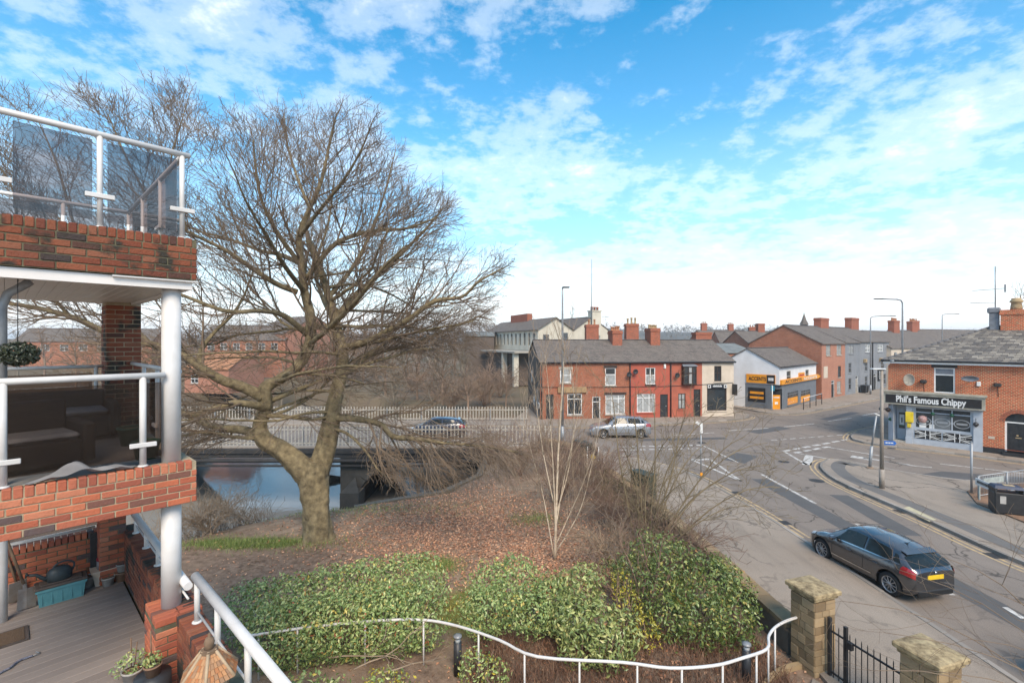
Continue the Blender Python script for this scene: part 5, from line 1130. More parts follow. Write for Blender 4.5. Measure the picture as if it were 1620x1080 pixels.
def thick_rail(v0, v1, z, posts):
    rail(tr, [(.11, v0, z), (.11, v1, z)], .046); mb = MB(); mb.tube([(.11, v0, WZ+.12), (.11, v1, WZ+.12)], .012, 6); mb.build('lower_rod', MATS['white_metal'], tr)
    for v in posts: gpost(tr, .11, v, WZ, z, 0, .028)
thick_rail(3.05, -.25, 4.20, (2.9, 2.1, 1.3, .5)); thick_rail(-.55, -3.3, 4.42, (-.62, -1.35, -2.2, -2.9))
# ---------------------------------------------------------------- clutter on the terrace
def at_px(px, py, z=DZ): return G(px, py, z)
M('teal_plastic', (.10, .27, .30), .5, (.06, .19, .22), scale=4, var=.7)
M('lid_brown', (.10, .075, .062), .8, (.05, .04, .035), scale=8, var=.8)
M('can_green', (.035, .048, .052), .5, (.022, .03, .034), scale=5)
M('rusty_steel', (.14, .10, .075), .7, (.22, .21, .20), scale=9, var=.8)
M('old_wood', (.22, .14, .085), .8, (.12, .08, .05), scale=9)
M('pale_pot', (.44, .42, .39), .8, (.28, .26, .24), scale=6, var=.8)
M('clay_pot', (.30, .17, .10), .85, (.16, .10, .07), scale=6, var=.8)
tubp = at_px(98, 952); tub = empty('storage_tub', tubp, BA+R(-1), 'teal plastic storage tub with a dirty brown lid by the brick wall', 'tub')
mb = MB(); w0, w1, d0, d1, h = .36, .40, .17, .20, .36
vs = [(-w0, -d0, 0), (w0, -d0, 0), (w0, d0, 0), (-w0, d0, 0), (-w1, -d1, h), (w1, -d1, h), (w1, d1, h), (-w1, d1, h)]
mb.add(vs, [(3, 2, 1, 0), (0, 1, 5, 4), (1, 2, 6, 5), (2, 3, 7, 6), (3, 0, 4, 7)])
for k in range(5): mb.bx(-.33+.16*k, -.31+.16*k, -.19-.004, -.178, .04, .33)
mb.bx(-w1-.02, w1+.02, -d1-.02, d1+.02, h-.05, h); mb.v = [(x, y+.2, z) for x, y, z in mb.v]; mb.build('body', MATS['teal_plastic'], tub)
mb = MB(); mb.bx(-w1-.04, w1+.04, -d1-.04+.2, d1+.04+.2, h+.002, h+.05, bev=.02); mb.bx(-w1+.05, w1-.05, .05, .35, h+.05, h+.075, bev=.01); mb.build('lid', MATS['lid_brown'], tub); tub.scale = (.66, .66, .70)
wcp = BMAT.inverted() @ Vector((tubp.x, tubp.y, 0)); wc = empty('watering_can', bl(wcp.x-.02, wcp.y+.14, DZ+.305), BA+R(6), 'dark green plastic watering can standing on the teal tub', 'watering can'); wc.scale = (.74, .74, .80)
mb = MB(); mb.lathe([(.155, 0), (.17, .02), (.175, .09), (.165, .16), (.13, .21), (.08, .235), (.075, .24)], n=24); mb.v = [(x*1.15, y*.8, z) for x, y, z in mb.v]; mb.build('body', MATS['can_green'], wc)
mb = MB(); mb.tube([(-.15, 0, .05), (-.24, 0, .10), (-.33, 0, .19), (-.44, 0, .225)], [.05, .034, .026, .02], 12); mb.lathe([(.018, 0), (.04, .03), (.04, .04)], (-.44, 0, .225), 12, rot=Matrix.Rotation(R(-75), 4, 'Y')); mb.build('spout', MATS['can_green'], wc)
mb = MB(); mb.tube(smooth([(-.10, 0, .19), (-.06, 0, .27), (.04, 0, .31), (.15, 0, .295), (.225, 0, .22), (.20, 0, .12), (.16, 0, .08)], 4), .017, 10); mb.build('handle', MATS['can_green'], wc)
sp = empty('spade', at_px(42, 962), BA, 'spade with a muddy square blade leaning by the white post', 'spade')
mb = MB(); mb.tube([(0, 0, .25), (-.22, .12, 1.12)], .018, 8); mb.tube([(-.28, .12, 1.14), (-.16, .12, 1.10)], .018, 8); mb.build('shaft', MATS['old_wood'], sp)
mb = MB(); vs = [(-.10, -.02, .01), (.10, -.02, .01), (.085, .0, .30), (-.085, .0, .30), (0, -.05, .02), (0, -.03, .30)]; mb.add(vs, [(0, 4, 5, 3), (4, 1, 2, 5), (3, 5, 4, 0), (5, 2, 1, 4)]); mb.tube([(0, 0, .2), (-.02, .01, .36)], .024, 8); mb.build('blade', MATS['rusty_steel'], sp)
fk = empty('garden_spade', at_px(30, 955), BA+R(20), 'second grey spade blade standing behind the leaning spade', 'spade')
mb = MB(); mb.box((0, .05, .18), (.20, .012, .3), rx=R(8), bev=.004); mb.build('blade', MATS['rusty_steel'], fk); mb = MB(); mb.tube([(0, .07, .3), (-.1, .2, .9)], .016, 8); mb.build('shaft', MATS['old_wood'], fk)
pot('plant_pot', at_px(139, 927), .09, .16, 'pale_pot', 'small ribbed pale pot right beside the teal tub')
t_ = empty('white_planter', at_px(164, 920), BA, 'square cream planter with a metal tin in it, below the black panel', 'planter')
mb = MB(); mb.add([(-.11, -.11, 0), (.11, -.11, 0), (.11, .11, 0), (-.11, .11, 0), (-.15, -.13, .22), (.15, -.13, .22), (.15, .13, .22), (-.15, .13, .22)], [(3, 2, 1, 0), (0, 1, 5, 4), (1, 2, 6, 5), (2, 3, 7, 6), (3, 0, 4, 7)]); mb.bx(-.16, .16, -.14, .14, .205, .235); mb.build('body', MATS['cream_render'], t_)
ti = empty('metal_tin', bl(*(BMAT.inverted() @ Vector((*at_px(164, 920).xy, 0))).xy, DZ+.235), 0, 'galvanised tin with a red rim sitting in the cream planter', 'tin'); mb = MB(); mb.lathe([(.085, 0), (.09, .13), (.08, .13)], n=18); mb.build('body', MATS['grey_metal'], ti); mb = MB(); mb.lathe([(.092, .131), (.085, .17), (.02, .18)], n=18); mb.build('rim', M('red_plastic', (.36, .02, .03), .5), ti)
mb = MB(); mb.tube([(.03, 0, .15), (.10, .05, .55)], .004, 5); mb.build('cane', MATS['old_wood'], ti)
pot('plant_pot', at_px(171, 925), .085, .13, 'pale_pot', 'wide low grey-white pot in front of the cream planter')
pot('plant_pot', at_px(193, 917), .10, .15, 'clay_pot', 'round clay pot in the terrace corner with a smaller pot on top')
pot('plant_pot', at_px(193, 917)+Vector((0, 0, .15)), .075, .12, 'pale_pot', 'spotted white pot stacked on the round clay pot')
bp2 = empty('black_panel', bl(bu(160, 3.44), 3.44, DZ), BA, 'black upright panel against the brick wall above the cream planter', 'panel'); mb = MB(); mb.box((0, 0, .45), (.27, .025, .66), rx=R(-3), bev=.005); mb.build('board', MATS['black_paint'], bp2); mb = MB(); mb.bx(-.14, .14, -.03, .0, 0.0, .10); mb.build('foot', MATS['black_paint'], bp2)
mat_ = empty('door_mat', at_px(14, 1010), BA, 'brown bristle door mat with dark border at the left edge', 'mat'); mb = MB(); mb.bx(-.5, .18, -.22, .22, .002, .018); mb.build('border', MATS['lid_brown'], mat_); mb = MB(); mb.bx(-.46, .14, -.18, .18, .0185, .024); mb.build('bristle', M('coir', (.135, .085, .05), .95, (.08, .05, .03), scale=30, var=.8, bump=.6), mat_)
pts = [at_px(x, y)+Vector((0, 0, .02)) for x, y in ((-10, 1072), (8, 1062), (16, 1058), (28, 1048), (40, 1043), (52, 1039))]; mb = MB(); mb.tube(smooth(pts, 3), .012, 6); mb.v = list(mb.v)
dl = mb.build('rope_lead', M('navy_rope', (.06, .07, .11), .8, (.2, .2, .24), scale=60, var=.4)); tag(dl, 'blue rope dog lead with a metal clip lying on the boards', 'rope')
mb = MB(); mb.tube(smooth([at_px(52, 1039)+Vector((0, 0, .02)), at_px(58, 1037)+Vector((0, 0, .025)), at_px(62, 1034)+Vector((0, 0, .02)), at_px(57, 1033)+Vector((0, 0, .02))], 3), .007, 6); mb.build('clip', MATS['grey_metal'], dl)
gp = pot('garden_pot', bl(.10, -.32, WZ) if False else bl(.13, .36, WZ), .07, .10, 'green_plastic', 'small bright green pot on the parapet behind the white column')
# bird table with a hexagonal shingled roof
bt = empty('bird_table', (-2.52, 3.92, DZ+.12), BA+R(8), 'wooden bird table with hexagonal tiled roof and turned finial by the handrail', 'bird table')
mb = MB(); mb.tube([(0, 0, -.146), (0, 0, .95)], .035, 10); mb.build('post', MATS['old_wood'], bt); bt.scale = (.82, .82, .82)
mb = MB(); mb.lathe([(.20, .95), (.20, .98)], n=6, smooth=False); mb.build('tray', MATS['old_wood'], bt)
M('pale_wood', (.46, .34, .22), .8, (.33, .24, .15), scale=12, var=.7)
M('shingle', (.40, .17, .06), .8, (.22, .12, .07), scale=9, rnd=('lin', [(0, (.36, .13, .045)), (.5, (.46, .24, .11)), (1, (.22, .14, .09))]))
for k in range(6):
    a = R(60*k); mb = MB(); mb.tube([(.17*math.cos(a), .17*math.sin(a), .97), (.17*math.cos(a), .17*math.sin(a), 1.19)], .016, 6); mb.build('upright', MATS['pale_wood'], bt)
zr0, zr1, rr0, rr1 = 1.17, 1.42, .27, .06
for k in range(6):
    a0, a1 = R(60*k), R(60*k+60); p = [Vector((r*math.cos(a), r*math.sin(a), z)) for r, z, a in ((rr0, zr0, a0), (rr0, zr0, a1), (rr1, zr1, a1), (rr1, zr1, a0))]
    mb = MB(); mb.add(p, [(0, 1, 2, 3), (3, 2, 1, 0)]); pn = mb.build('roof_panel', MATS['pale_wood'] if k % 2 else MATS['old_wood'], bt)
    nr = (p[1]-p[0]).cross(p[3]-p[0]).normalized()
    for r in range(6):
        t0, t1 = r/6, (r+1.15)/6; l0, q0 = p[0].lerp(p[3], t0), p[1].lerp(p[2], t0); l1, q1 = p[0].lerp(p[3], min(1, t1)), p[1].lerp(p[2], min(1, t1)); nq = max(2, 6-r//2*1)
        for c in range(nq):
            s0, s1 = c/nq+.01, (c+1)/nq-.01; m_ = MB(); pp = [l0.lerp(q0, s0)+nr*.012, l0.lerp(q0, s1)+nr*.012, l1.lerp(q1, s1)+nr*.004, l1.lerp(q1, s0)+nr*.004]
            m_.add(pp+[l0.lerp(q0, s0)+nr*.002, l0.lerp(q0, s1)+nr*.002], [(0, 1, 2, 3), (4, 5, 1, 0)]); m_.build('shingle', MATS['shingle'], pn)
    mb = MB(); mb.tube([p[0]+Vector((0, 0, .006)), p[3]+Vector((0, 0, .012))], .016, 6); mb.build('hip_batten', MATS['pale_wood'], bt)
mb = MB(); mb.lathe([(.085, 1.40), (.085, 1.435), (.05, 1.44)], n=6, smooth=False); mb.build('cap', MATS['old_wood'], bt)
mb = MB(); mb.lathe([(.045, 1.435), (.04, 1.47), (.05, 1.50), (.035, 1.545), (.012, 1.56), (.016, 1.58), (.002, 1.60)], n=16); mb.build('finial', MATS['old_wood'], bt)
# ================================================================ cars (local: x forward, z up, origin on the ground at the centre)
M('tyre', (.018, .018, .019), .85, scale=8)
M('alloy', (.42, .42, .43), .35, (.34, .34, .35), scale=5, metal=.8)
M('car_trim', (.012, .012, .013), .6, scale=5)
M('car_glass', (.015, .020, .020), .05, (.010, .013, .013), scale=2, spec=.4)
M('tail_red', (.36, .012, .015), .15, (.22, .008, .01), scale=6, spec=.8, coat=.6)
M('head_lens', (.55, .57, .58), .1, (.35, .36, .37), scale=9, spec=.8)
M('chrome', (.6, .6, .6), .15, metal=1.)
M('plate_yellow', (.78, .50, .02), .5, scale=3)
def paint(name, c, metal=.25, rough=.28): return M(name, c, rough, tuple(x*.88 for x in c), scale=2, metal=metal, coat=1., spec=.5)
paint('paint_black', (.13, .13, .137), .9, .26); paint('paint_silver', (.30, .315, .34), .5, .35); paint('paint_navy', (.022, .03, .055)); paint('paint_grey', (.14, .145, .15))
def car(name, label, loc, rz, L=4.05, W=1.74, H=1.47, pm='paint_black', spokes=10, tum=1.):
    c = empty(name, loc, rz, label, 'car'); s = L/4.05; h = H/1.47; hw = W/2
    xf, xr = 1.25*s, -1.30*s; wr = .315; arch = .375
    I = lambda x, xs, ys: float(np.interp(x, [q*s for q in xs], ys))
    zb = lambda x: h*I(x, (-2.02, -1.95, -1.8, -1.5, 0, .7, 1.0, 1.4, 1.75, 1.93, 2.02), (.93, 1.0, 1.03, 1.02, .955, .92, .93, .86, .76, .64, .50))
    zr = lambda x: h*I(x, (-2.02, -1.95, -1.85, -1.70, -1.50, -1.1, -.5, 0, .25, .40, .75, 1.03, 2.02), (.93, 1.01, 1.10, 1.235, 1.335, 1.41, 1.46, 1.465, 1.44, 1.40, 1.17, .945, .50))
    ww = lambda x: hw*I(x, (-2.02, -1.97, -1.85, -1.5, -1, 0, 1, 1.5, 1.75, 1.93, 2.02), (.80, .88, .94, .98, 1, 1, .995, .96, .90, .78, .58))
    wt = lambda x: tum*hw*I(x, (-2.02, -1.9, -1.5, -.8, .3, .8, 1.03), (.74, .72, .66, .69, .68, .74, .80))
    zs0 = lambda x: I(x, (-2.02, -1.9, -1.6, 1.6, 1.9, 2.02), (.36, .27, .2, .19, .22, .30))
    def sect(x):
        z0 = zs0(x)
        for xa in (xf, xr):
            d = abs(x-xa)
            if d < arch: z0 = max(z0, .315+math.sqrt(arch*arch-d*d))
        w, b, r = ww(x), zb(x), max(zr(x), zb(x)); sh = min(.66*h, b-.06)
        z1 = max(z0+.02, .36); z2 = max(z1+.01, sh)
        g = r > b+.012
        if g: top = [(wt(x)+(w*.94-wt(x))*max(0, 1-(r-b)/(.45*h))*.8, r-.05*min(1, (r-b)/.2)), (wt(x)*.80, r-.006), (0, r+.014)]
        else: top = [(w*.74, b+.02), (w*.4, b+.035), (0, b+.04)]
        return [(w*.95, z0), (w, z1), (w*.998, z2), (w*.975, max(z2+.01, b-.06)), (w*.925, max(z2+.02, b))]+top
    xs = sorted({*np.linspace(-2.02*s, 2.02*s, 72), *[xa+arch*math.cos(t) for xa in (xf, xr) for t in np.linspace(0, math.pi, 13)]})
    S = [sect(x) for x in xs]; n = 8; V = []; Fc = []
    for x, sec in zip(xs, S):
        V += [(x, y, z) for y, z in sec]+[(x, -y, z) for y, z in sec[-2::-1]]
    m = 2*n-1
    for i in range(len(xs)-1):
        for j in range(m-1): Fc.append((i*m+j, i*m+j+1, (i+1)*m+j+1, (i+1)*m+j))
    for i, fl in ((0, 1), (len(xs)-1, 0)):
        f = [i*m+j for j in range(m)]; Fc.append(tuple(f if fl else f[::-1]))
    mb = MB(); mb.add(V, Fc[:-2], True); mb.add([V[i] for i in Fc[-2]], [tuple(range(m))]); mb.add([V[i] for i in Fc[-1]], [tuple(range(m))]); body = mb.build('body', MATS[pm], c)
    # patch of skin between profile points, lifted off the body
    def patch(nm, mat, x0, x1, f0, f1, side=1, nx=26, nj=3, off=.007, par=None, sk0=0, sk1=0, full=False):
        """f0,f1 fractional profile positions; sk slants the ends"""
        pts = []
        for i in range(nx+1):
            for j in range(nj+1):
                f = f0+(f1-f0)*j/nj; x = x0+sk0*j/nj+(x1+sk1*j/nj-x0-sk0*j/nj)*i/nx; sec = sect(max(-2.019*s, min(2.019*s, x)))
                k = min(int(f), n-2); t = f-k; y = sec[k][0]*(1-t)+sec[k+1][0]*t; z = sec[k][1]*(1-t)+sec[k+1][1]*t
                pts.append(Vector((x, y, z)))
        V = []
        for i in range(nx+1):
            for j in range(nj+1):
                a = pts[min(i+1, nx)*(nj+1)+j]-pts[max(i-1, 0)*(nj+1)+j]; b = pts[i*(nj+1)+min(j+1, nj)]-pts[i*(nj+1)+max(j-1, 0)]
                q = b.cross(a); q = q.normalized() if q.length > 1e-9 else Vector((0, 1, 0)); 
                if q.y < 0 or (abs(q.y) < .05 and q.z < 0): q = -q
                p = pts[i*(nj+1)+j]+q*off; V.append(p)
        m_ = MB(); fs = [(i*(nj+1)+j, i*(nj+1)+j+1, (i+1)*(nj+1)+j+1, (i+1)*(nj+1)+j) for i in range(nx) for j in range(nj)]
        for sd in ((1, -1) if full else (side,)):
            m_.add([(p.x, p.y*sd, p.z) for p in V], fs if sd > 0 else [f[::-1] for f in fs], True)
        return m_.build(nm, MATS[mat], par or c)
    for sd in (1, -1):
        patch('side_window', 'car_glass', -.38*s, .70*s, 4.12, 4.93, sd, sk1=-.36*s, off=.014)
        patch('side_window', 'car_glass', -1.30*s, -.46*s, 4.12, 4.93, sd, sk0=.05*s, off=.014)
        patch('side_window', 'car_glass', -1.60*s, -1.36*s, 4.15, 4.85, sd, nx=8, sk0=.16*s, off=.014)
        patch('window_trim', 'chrome', -1.62*s, .78*s, 4.02, 4.08, sd, nx=30, nj=1, off=.016)
        patch('sill_strip', 'chrome', -.72*s, .78*s, 1.02, 1.16, sd, nj=1, off=.010)
        patch('sill_trim', 'car_trim', -.83*s, .88*s, 0.02, .3, sd, nj=1, off=.006)
        patch('tail_light', 'tail_red', -2.005*s, -1.62*s, 2.5, 4.0, sd, nx=14, sk1=-.08*s, off=.014)
        patch('headlight', 'head_lens', 1.55*s, 1.93*s, 3.1, 4.6, sd, nx=14, off=.014)
        for x in (.1*s, -.86*s):
            hm = MB(); y = sd*(ww(x)+.012); hm.box((x, y, .80*h), (.17, .03, .028), bev=.008); hm.build('door_handle', MATS[pm], c)
        for x in (.78*s, -.42*s, -1.28*s): patch('door_gap', 'car_trim', x, x+.008, .6, 4.1, sd, nx=1, nj=5, off=.004)
        mm = MB(); mm.box((.66*s, sd*(hw+.09), .98*h), (.13, .2, .13), bev=.04); mm.bx(.64*s, .70*s, sd*(hw-.06), sd*(hw+.0), .94*h, .99*h); mm.build('mirror', MATS[pm], c)
    patch('windscreen', 'car_glass', .44*s, .99*s, 5.1, 6.999, full=True, off=.016); patch('rear_window', 'car_glass', -1.92*s, -1.60*s, 5.1, 6.999, full=True, off=.018, nx=14)
    patch('bonnet_gap', 'car_trim', 1.02*s, 1.03*s, 5, 6.999, full=True, nx=1, off=.004)
    mb = MB(); mb.box((-1.52*s, 0, 1.345*h), (.20, 1.0, .03), ry=R(-16), bev=.012); mb.build('roof_spoiler', MATS[pm], c)
    mb = MB(); mb.box((-2.028*s, 0, .80*h), (.016, .52, .115), bev=.004); mb.build('number_plate', MATS['plate_yellow'], c)
    mb = MB(); mb.box((2.025*s, 0, .42*h), (.016, .52, .11), bev=.004); mb.build('number_plate', MATS['sign_white'], c)
    mb = MB(); mb.box((-2.0*s, 0, .36*h), (.09, W*.74, .17), bev=.03); mb.build('rear_bumper', MATS['car_trim'], c)
    mb = MB(); mb.box((1.985*s, 0, .44*h), (.08, W*.46, .16), bev=.03); mb.build('grille', MATS['car_trim'], c)
    mb = MB(); mb.lathe([(.03, 0), (.045, .0), (.045, .012)], (-2.03*s, 0, .92*h), 14, rot=Matrix.Rotation(R(-90), 4, 'Y')); mb.build('badge', MATS['chrome'], c)
    mb = MB(); mb.tube([(-1.15*s, 0, 1.41*h), (-1.32*s, 0, 1.56*h)], [.007, .003], 6); mb.box((-1.14*s, 0, 1.415*h), (.09, .05, .02), bev=.006); mb.build('aerial', MATS['car_trim'], c)
    mb = MB(); mb.tube([(-1.935*s, .30, 1.07*h), (-1.87*s, -.12, 1.13*h)], .008, 5); mb.build('rear_wiper', MATS['car_trim'], c)
    mb = MB(); mb.bx(xr-.05, xf+.05, -hw*.86, hw*.86, .17, .45); mb.build('underbody', MATS['car_trim'], c)
    for xa in (xf, xr):
        for sd in (1, -1):
            RT = Matrix.Translation((xa, sd*(hw-.115), wr)) @ Matrix.Rotation(R(-90*sd), 4, 'X')
            w_ = MB(); w_.T = RT; w_.lathe([(.215, .085), (.25, .10), (.295, .09), (.315, .06), (.315, -.08), (.28, -.1), (.2, -.1)], n=28, caps=False)
            tw_ = w_.build('wheel', MATS['tyre'], c)
            r_ = MB(); r_.T = RT; r_.lathe([(.218, .088), (.205, .092), (.195, .06), (.19, -.05)], n=28, caps=False); r_.lathe([(.001, .085), (.05, .085), (.055, .06)], n=14)
            for k in range(spokes):
                a = 2*math.pi*k/spokes; r_.T = RT @ Matrix.Rotation(a, 4, 'Z'); r_.box((.125, 0, .072), (.16, .026, .018), bev=.004)
            r_.build('rim', MATS['alloy'], tw_)
            d_ = MB(); d_.T = RT; d_.lathe([(.001, .01), (.19, .01), (.19, .0)], n=20); d_.build('brake_disc', MATS['car_trim'], tw_)
    return c
car('parked_car', 'glossy black hatchback parked at the kerb with its tail to the viewer', (10.92, 14.25, 0), R(101), 3.54, 1.56, 1.37, 'paint_black')
car('moving_car', 'silver hatchback driving left past the red terrace', (7.95, 34.9, 0), R(180), 4.3, 1.78, 1.50, 'paint_silver', 8, .84)
car('bridge_car', 'dark car crossing the bridge behind the near picket fence', (-5.5, 34.9, 0), R(180), 4.2, 1.75, 1.42, 'paint_navy', 8)
car('parked_car', 'grey car parked at the bottom right corner, mostly out of the picture', (11.75, 7.55, 0), R(-90), 4.2, 1.76, 1.46, 'paint_grey')
# ================================================================ street furniture
M('galvanised', (.33, .34, .35), .5, (.26, .27, .28), scale=4, metal=.4)
M('lamp_brown', (.30, .26, .22), .6, (.22, .19, .16), scale=4)
M('cabinet_green', (.022, .045, .035), .55, (.015, .03, .024), scale=3)
def lamp(label, x, y, H, arm=0, rz=0, mat='galvanised', r=.09, h0=.11, head=.7):
    t = empty('street_lamp', (x, y, h0), rz, label, 'street lamp', None)
    mb = MB(); mb.tube([(0, 0, 0), (0, 0, 1.2)], r*1.25, 12); pts = [(0, 0, 1.2), (0, 0, H-.6)]+([(0, 0, H-.3), (.08*arm, 0, H-.08), (.3*arm, 0, H), (arm, 0, H+.05)] if arm else [(0, 0, H)])
    mb.tube(pts, [r]+[r*.7]*(len(pts)-1), 10); mb.build('column', MATS[mat], t)
    mb = MB(); a = arm if arm else .0; sg = 1 if a >= 0 else -1
    mb.box((a+sg*head/2*.9, 0, H+.03), (head, .28, .09), bev=.03); mb.build('lamp_head', MATS['dark_metal' if mat == 'galvanised' else 'sign_white'], t); return t
lamp('tall grey street lamp rising in front of the red terrace, behind the birch', 3.4, 31.7, 10.5, 0, 0, head=.5)
lamp('tall grey street lamp with an arm to the left above the chip shop roof', 33.5, 40.4, 10.5, -1.75, 0)
lamp('street lamp with an arm to the right in front of the grey houses', 46.9, 61.6, 10.2, 2.6, R(0))
lamp('farthest street lamp, small on the skyline left of the chip shop chimney', 74, 81, 11.6, 2.2, 0)
b = G(1395, 772, .11); t = empty('street_lamp', b, 0, 'short brown lamp post with flat twin heads on the pavement island', 'street lamp')
mb = MB(); mb.tube([(0, 0, 0), (0, 0, .9)], .11, 12); mb.tube([(0, 0, .9), (0, 0, 5.55)], [.085, .06], 12); mb.build('column', MATS['lamp_brown'], t)
mb = MB(); mb.box((-.18, 0, 5.6), (.62, .24, .06), bev=.02); mb.build('lamp_head', MATS['sign_white'], t); mb = MB(); mb.tube([(0, 0, 5.4), (.25, 0, 5.75), (.45, 0, 5.95)], .02, 6); mb.box((.48, 0, 5.97), (.14, .12, .12), bev=.02); mb.build('sensor', MATS['grey_metal'], t)
z0 = 2.05; sg_ = empty('finger_sign', (b.x+.07, b.y-.05, z0+.11), R(-14), 'small blue direction sign fixed to the brown lamp post', 'sign')
mb = MB(); mb.add([(0, -.012, 0), (.42, -.012, 0), (.5, -.012, .1), (.42, -.012, .2), (0, -.012, .2), (0, .012, 0), (.42, .012, 0), (.5, .012, .1), (.42, .012, .2), (0, .012, .2)], [(0, 1, 2, 3, 4), (9, 8, 7, 6, 5), (0, 5, 6, 1), (1, 6, 7, 2), (2, 7, 8, 3), (3, 8, 9, 4), (4, 9, 5, 0)]); mb.build('plate', MATS['blue_sign'], sg_)
mb = MB(); [mb.bx(.05+.11*k, .14+.11*k, -.016, -.0125, .08, .13) for k in range(3)]; mb.build('lettering', MATS['sign_white'], sg_)
mb = MB(); mb.bx(-.03, .0, -.02, .02, .03, .17); mb.build('bracket', MATS['grey_metal'], sg_)
b = G(1376, 740, .11); t = empty('leaning_post', b, 0, 'grey post leaning to the right on the tip of the pavement island', 'post')
mb = MB(); mb.tube([(0, 0, 0), (.11, 0, 1.2)], .075, 10); mb.tube([(.11, 0, 1.2), (.36, 0, 2.85)], .045, 10); mb.build('post', MATS['galvanised'], t); mb = MB(); mb.box((.42, 0, 2.9), (.35, .1, .05), ry=R(20), bev=.01); mb.build('bracket', MATS['sign_white'], t)
mb = MB(); mb.lathe([(.2, 0), (.15, .05), (.02, .07)], n=10); mb.build('footing', MATS['garden_soil'], t)
b = G(1109, 757, .11); t = empty('sign_post', b, 0, 'thin grey post with a small sideways sign at the corner kerb, behind the bare bush', 'sign post')
mb = MB(); mb.tube([(0, 0, 0), (0, 0, 2.75)], .035, 8); mb.build('post', MATS['galvanised'], t); mb = MB(); mb.box((-.1, 0, 2.75), (.35, .03, .12), ry=R(35), bev=.005); mb.box((0, -.045, 2.55), (.13, .02, .5), bev=.005); mb.build('plate', MATS['sign_white'], t); mb = MB(); mb.bx(-.06, .06, -.06, -.037, .15, .32); mb.build('reflector', MATS['orange_sign'], t)
b = G(1537, 781, .11); t = empty('sign_post', b, 0, 'plain grey post in front of the chip shop window edge', 'sign post'); mb = MB(); mb.tube([(0, 0, 0), (0, 0, 2.3)], .045, 10); mb.lathe([(.05, 2.3), (.05, 2.33), (.01, 2.35)], n=10); mb.build('post', MATS['galvanised'], t)
# guard rail and street-name plate and litter bin on the planting bed
p0, p1 = G(1548, 789, .12), G(1700, 765, .12); gdir = (p1-p0); t = empty('guard_rail', p0, math.atan2(gdir.y, gdir.x), 'galvanised pedestrian guard rail behind the litter bin', 'guard rail'); L_ = 6.0
mb = MB(); mb.tube([(0, 0, 1.0), (L_, 0, 1.0)], .025, 8); mb.build('top_rail', MATS['galvanised'], t); mb = MB(); mb.tube([(0, 0, .15), (L_, 0, .15)], .02, 8); mb.build('bottom_rail', MATS['galvanised'], t)
for k in range(4): mb = MB(); mb.tube([(2*k, 0, 0), (2*k, 0, 1.0)], .035, 8); mb.build('post', MATS['galvanised'], t)
me = MB().tube([(0, 0, .15), (0, 0, 1.0)], .008, 5).mesh('bar'); me.materials.append(MATS['galvanised'])
for k in range(1, 50): o = mk('bar', me, None, t); o.location = (k*.12, 0, 0)
mb = MB(); mb.bx(.25, 1.65, -.05, -.03, .62, .88); mb.build('plate', M('pale_sign', (.38, .42, .40), .6), t)
p0, p1 = G(1548, 791, .12), G(1573, 803, .12); d_ = p1-p0; t = empty('street_name_sign', p0, math.atan2(d_.y, d_.x), 'low white street-name plate on two grey legs beside the bin', 'sign'); L_ = d_.length
for u in (0.05, L_-.05): mb = MB(); mb.bx(u-.04, u+.04, -.02, .02, 0, .95); mb.build('leg', MATS['pale_sign'], t)
mb = MB(); mb.bx(-.12, L_+.15, -.05, -.022, .66, .95, bev=.005); pl_ = mb.build('plate', MATS['sign_white'], t)
mb = MB(); [mb.bx(.0+L_*.085*k, .0+L_*.085*k+L_*.06, -.056, -.0505, .76, .87) for k in range(9)]; mb.build('lettering', MATS['sign_black'], pl_); mb = MB(); mb.bx(L_-.08, L_+.12, -.057, -.0505, .70, .91); mb.build('emblem', MATS['blue_sign'], pl_)
b = G(1592, 812, .11); t = empty('litter_bin', b, R(-24), 'black twin litter bin with blue top and yellow notice', 'litter bin')
mb = MB(); mb.bx(-.45, .45, -.28, .28, .06, .88, bev=.03); mb.bx(-.40, .40, -.24, .24, 0, .07); mb.build('body', MATS['black_paint'], t)
mb = MB(); 
for x in (-.44, .38): mb.bx(x, x+.06, -.27, .27, .88, 1.06)
mb.build('hood_side', MATS['black_paint'], t); mb = MB(); mb.add([(-.46, -.29, 1.04), (.46, -.29, 1.04), (.46, .29, 1.04), (-.46, .29, 1.04), (-.40, -.2, 1.14), (.40, -.2, 1.14), (.40, .2, 1.14), (-.40, .2, 1.14)], [(0, 1, 5, 4), (1, 2, 6, 5), (2, 3, 7, 6), (3, 0, 4, 7), (4, 5, 6, 7), (3, 2, 1, 0)]); mb.build('hood', M('bin_blue', (.03, .045, .085), .5), t)
mb = MB(); mb.bx(-.1, .22, -.12, .1, 1.141, 1.15); mb.build('stub_plate', MATS['buff_pot'], t); mb = MB(); mb.bx(-.30, -.12, -.29, -.281, .45, .75); mb.build('notice', MATS['pale_pot'] if 'pale_pot' in MATS else MATS['sign_white'], t)
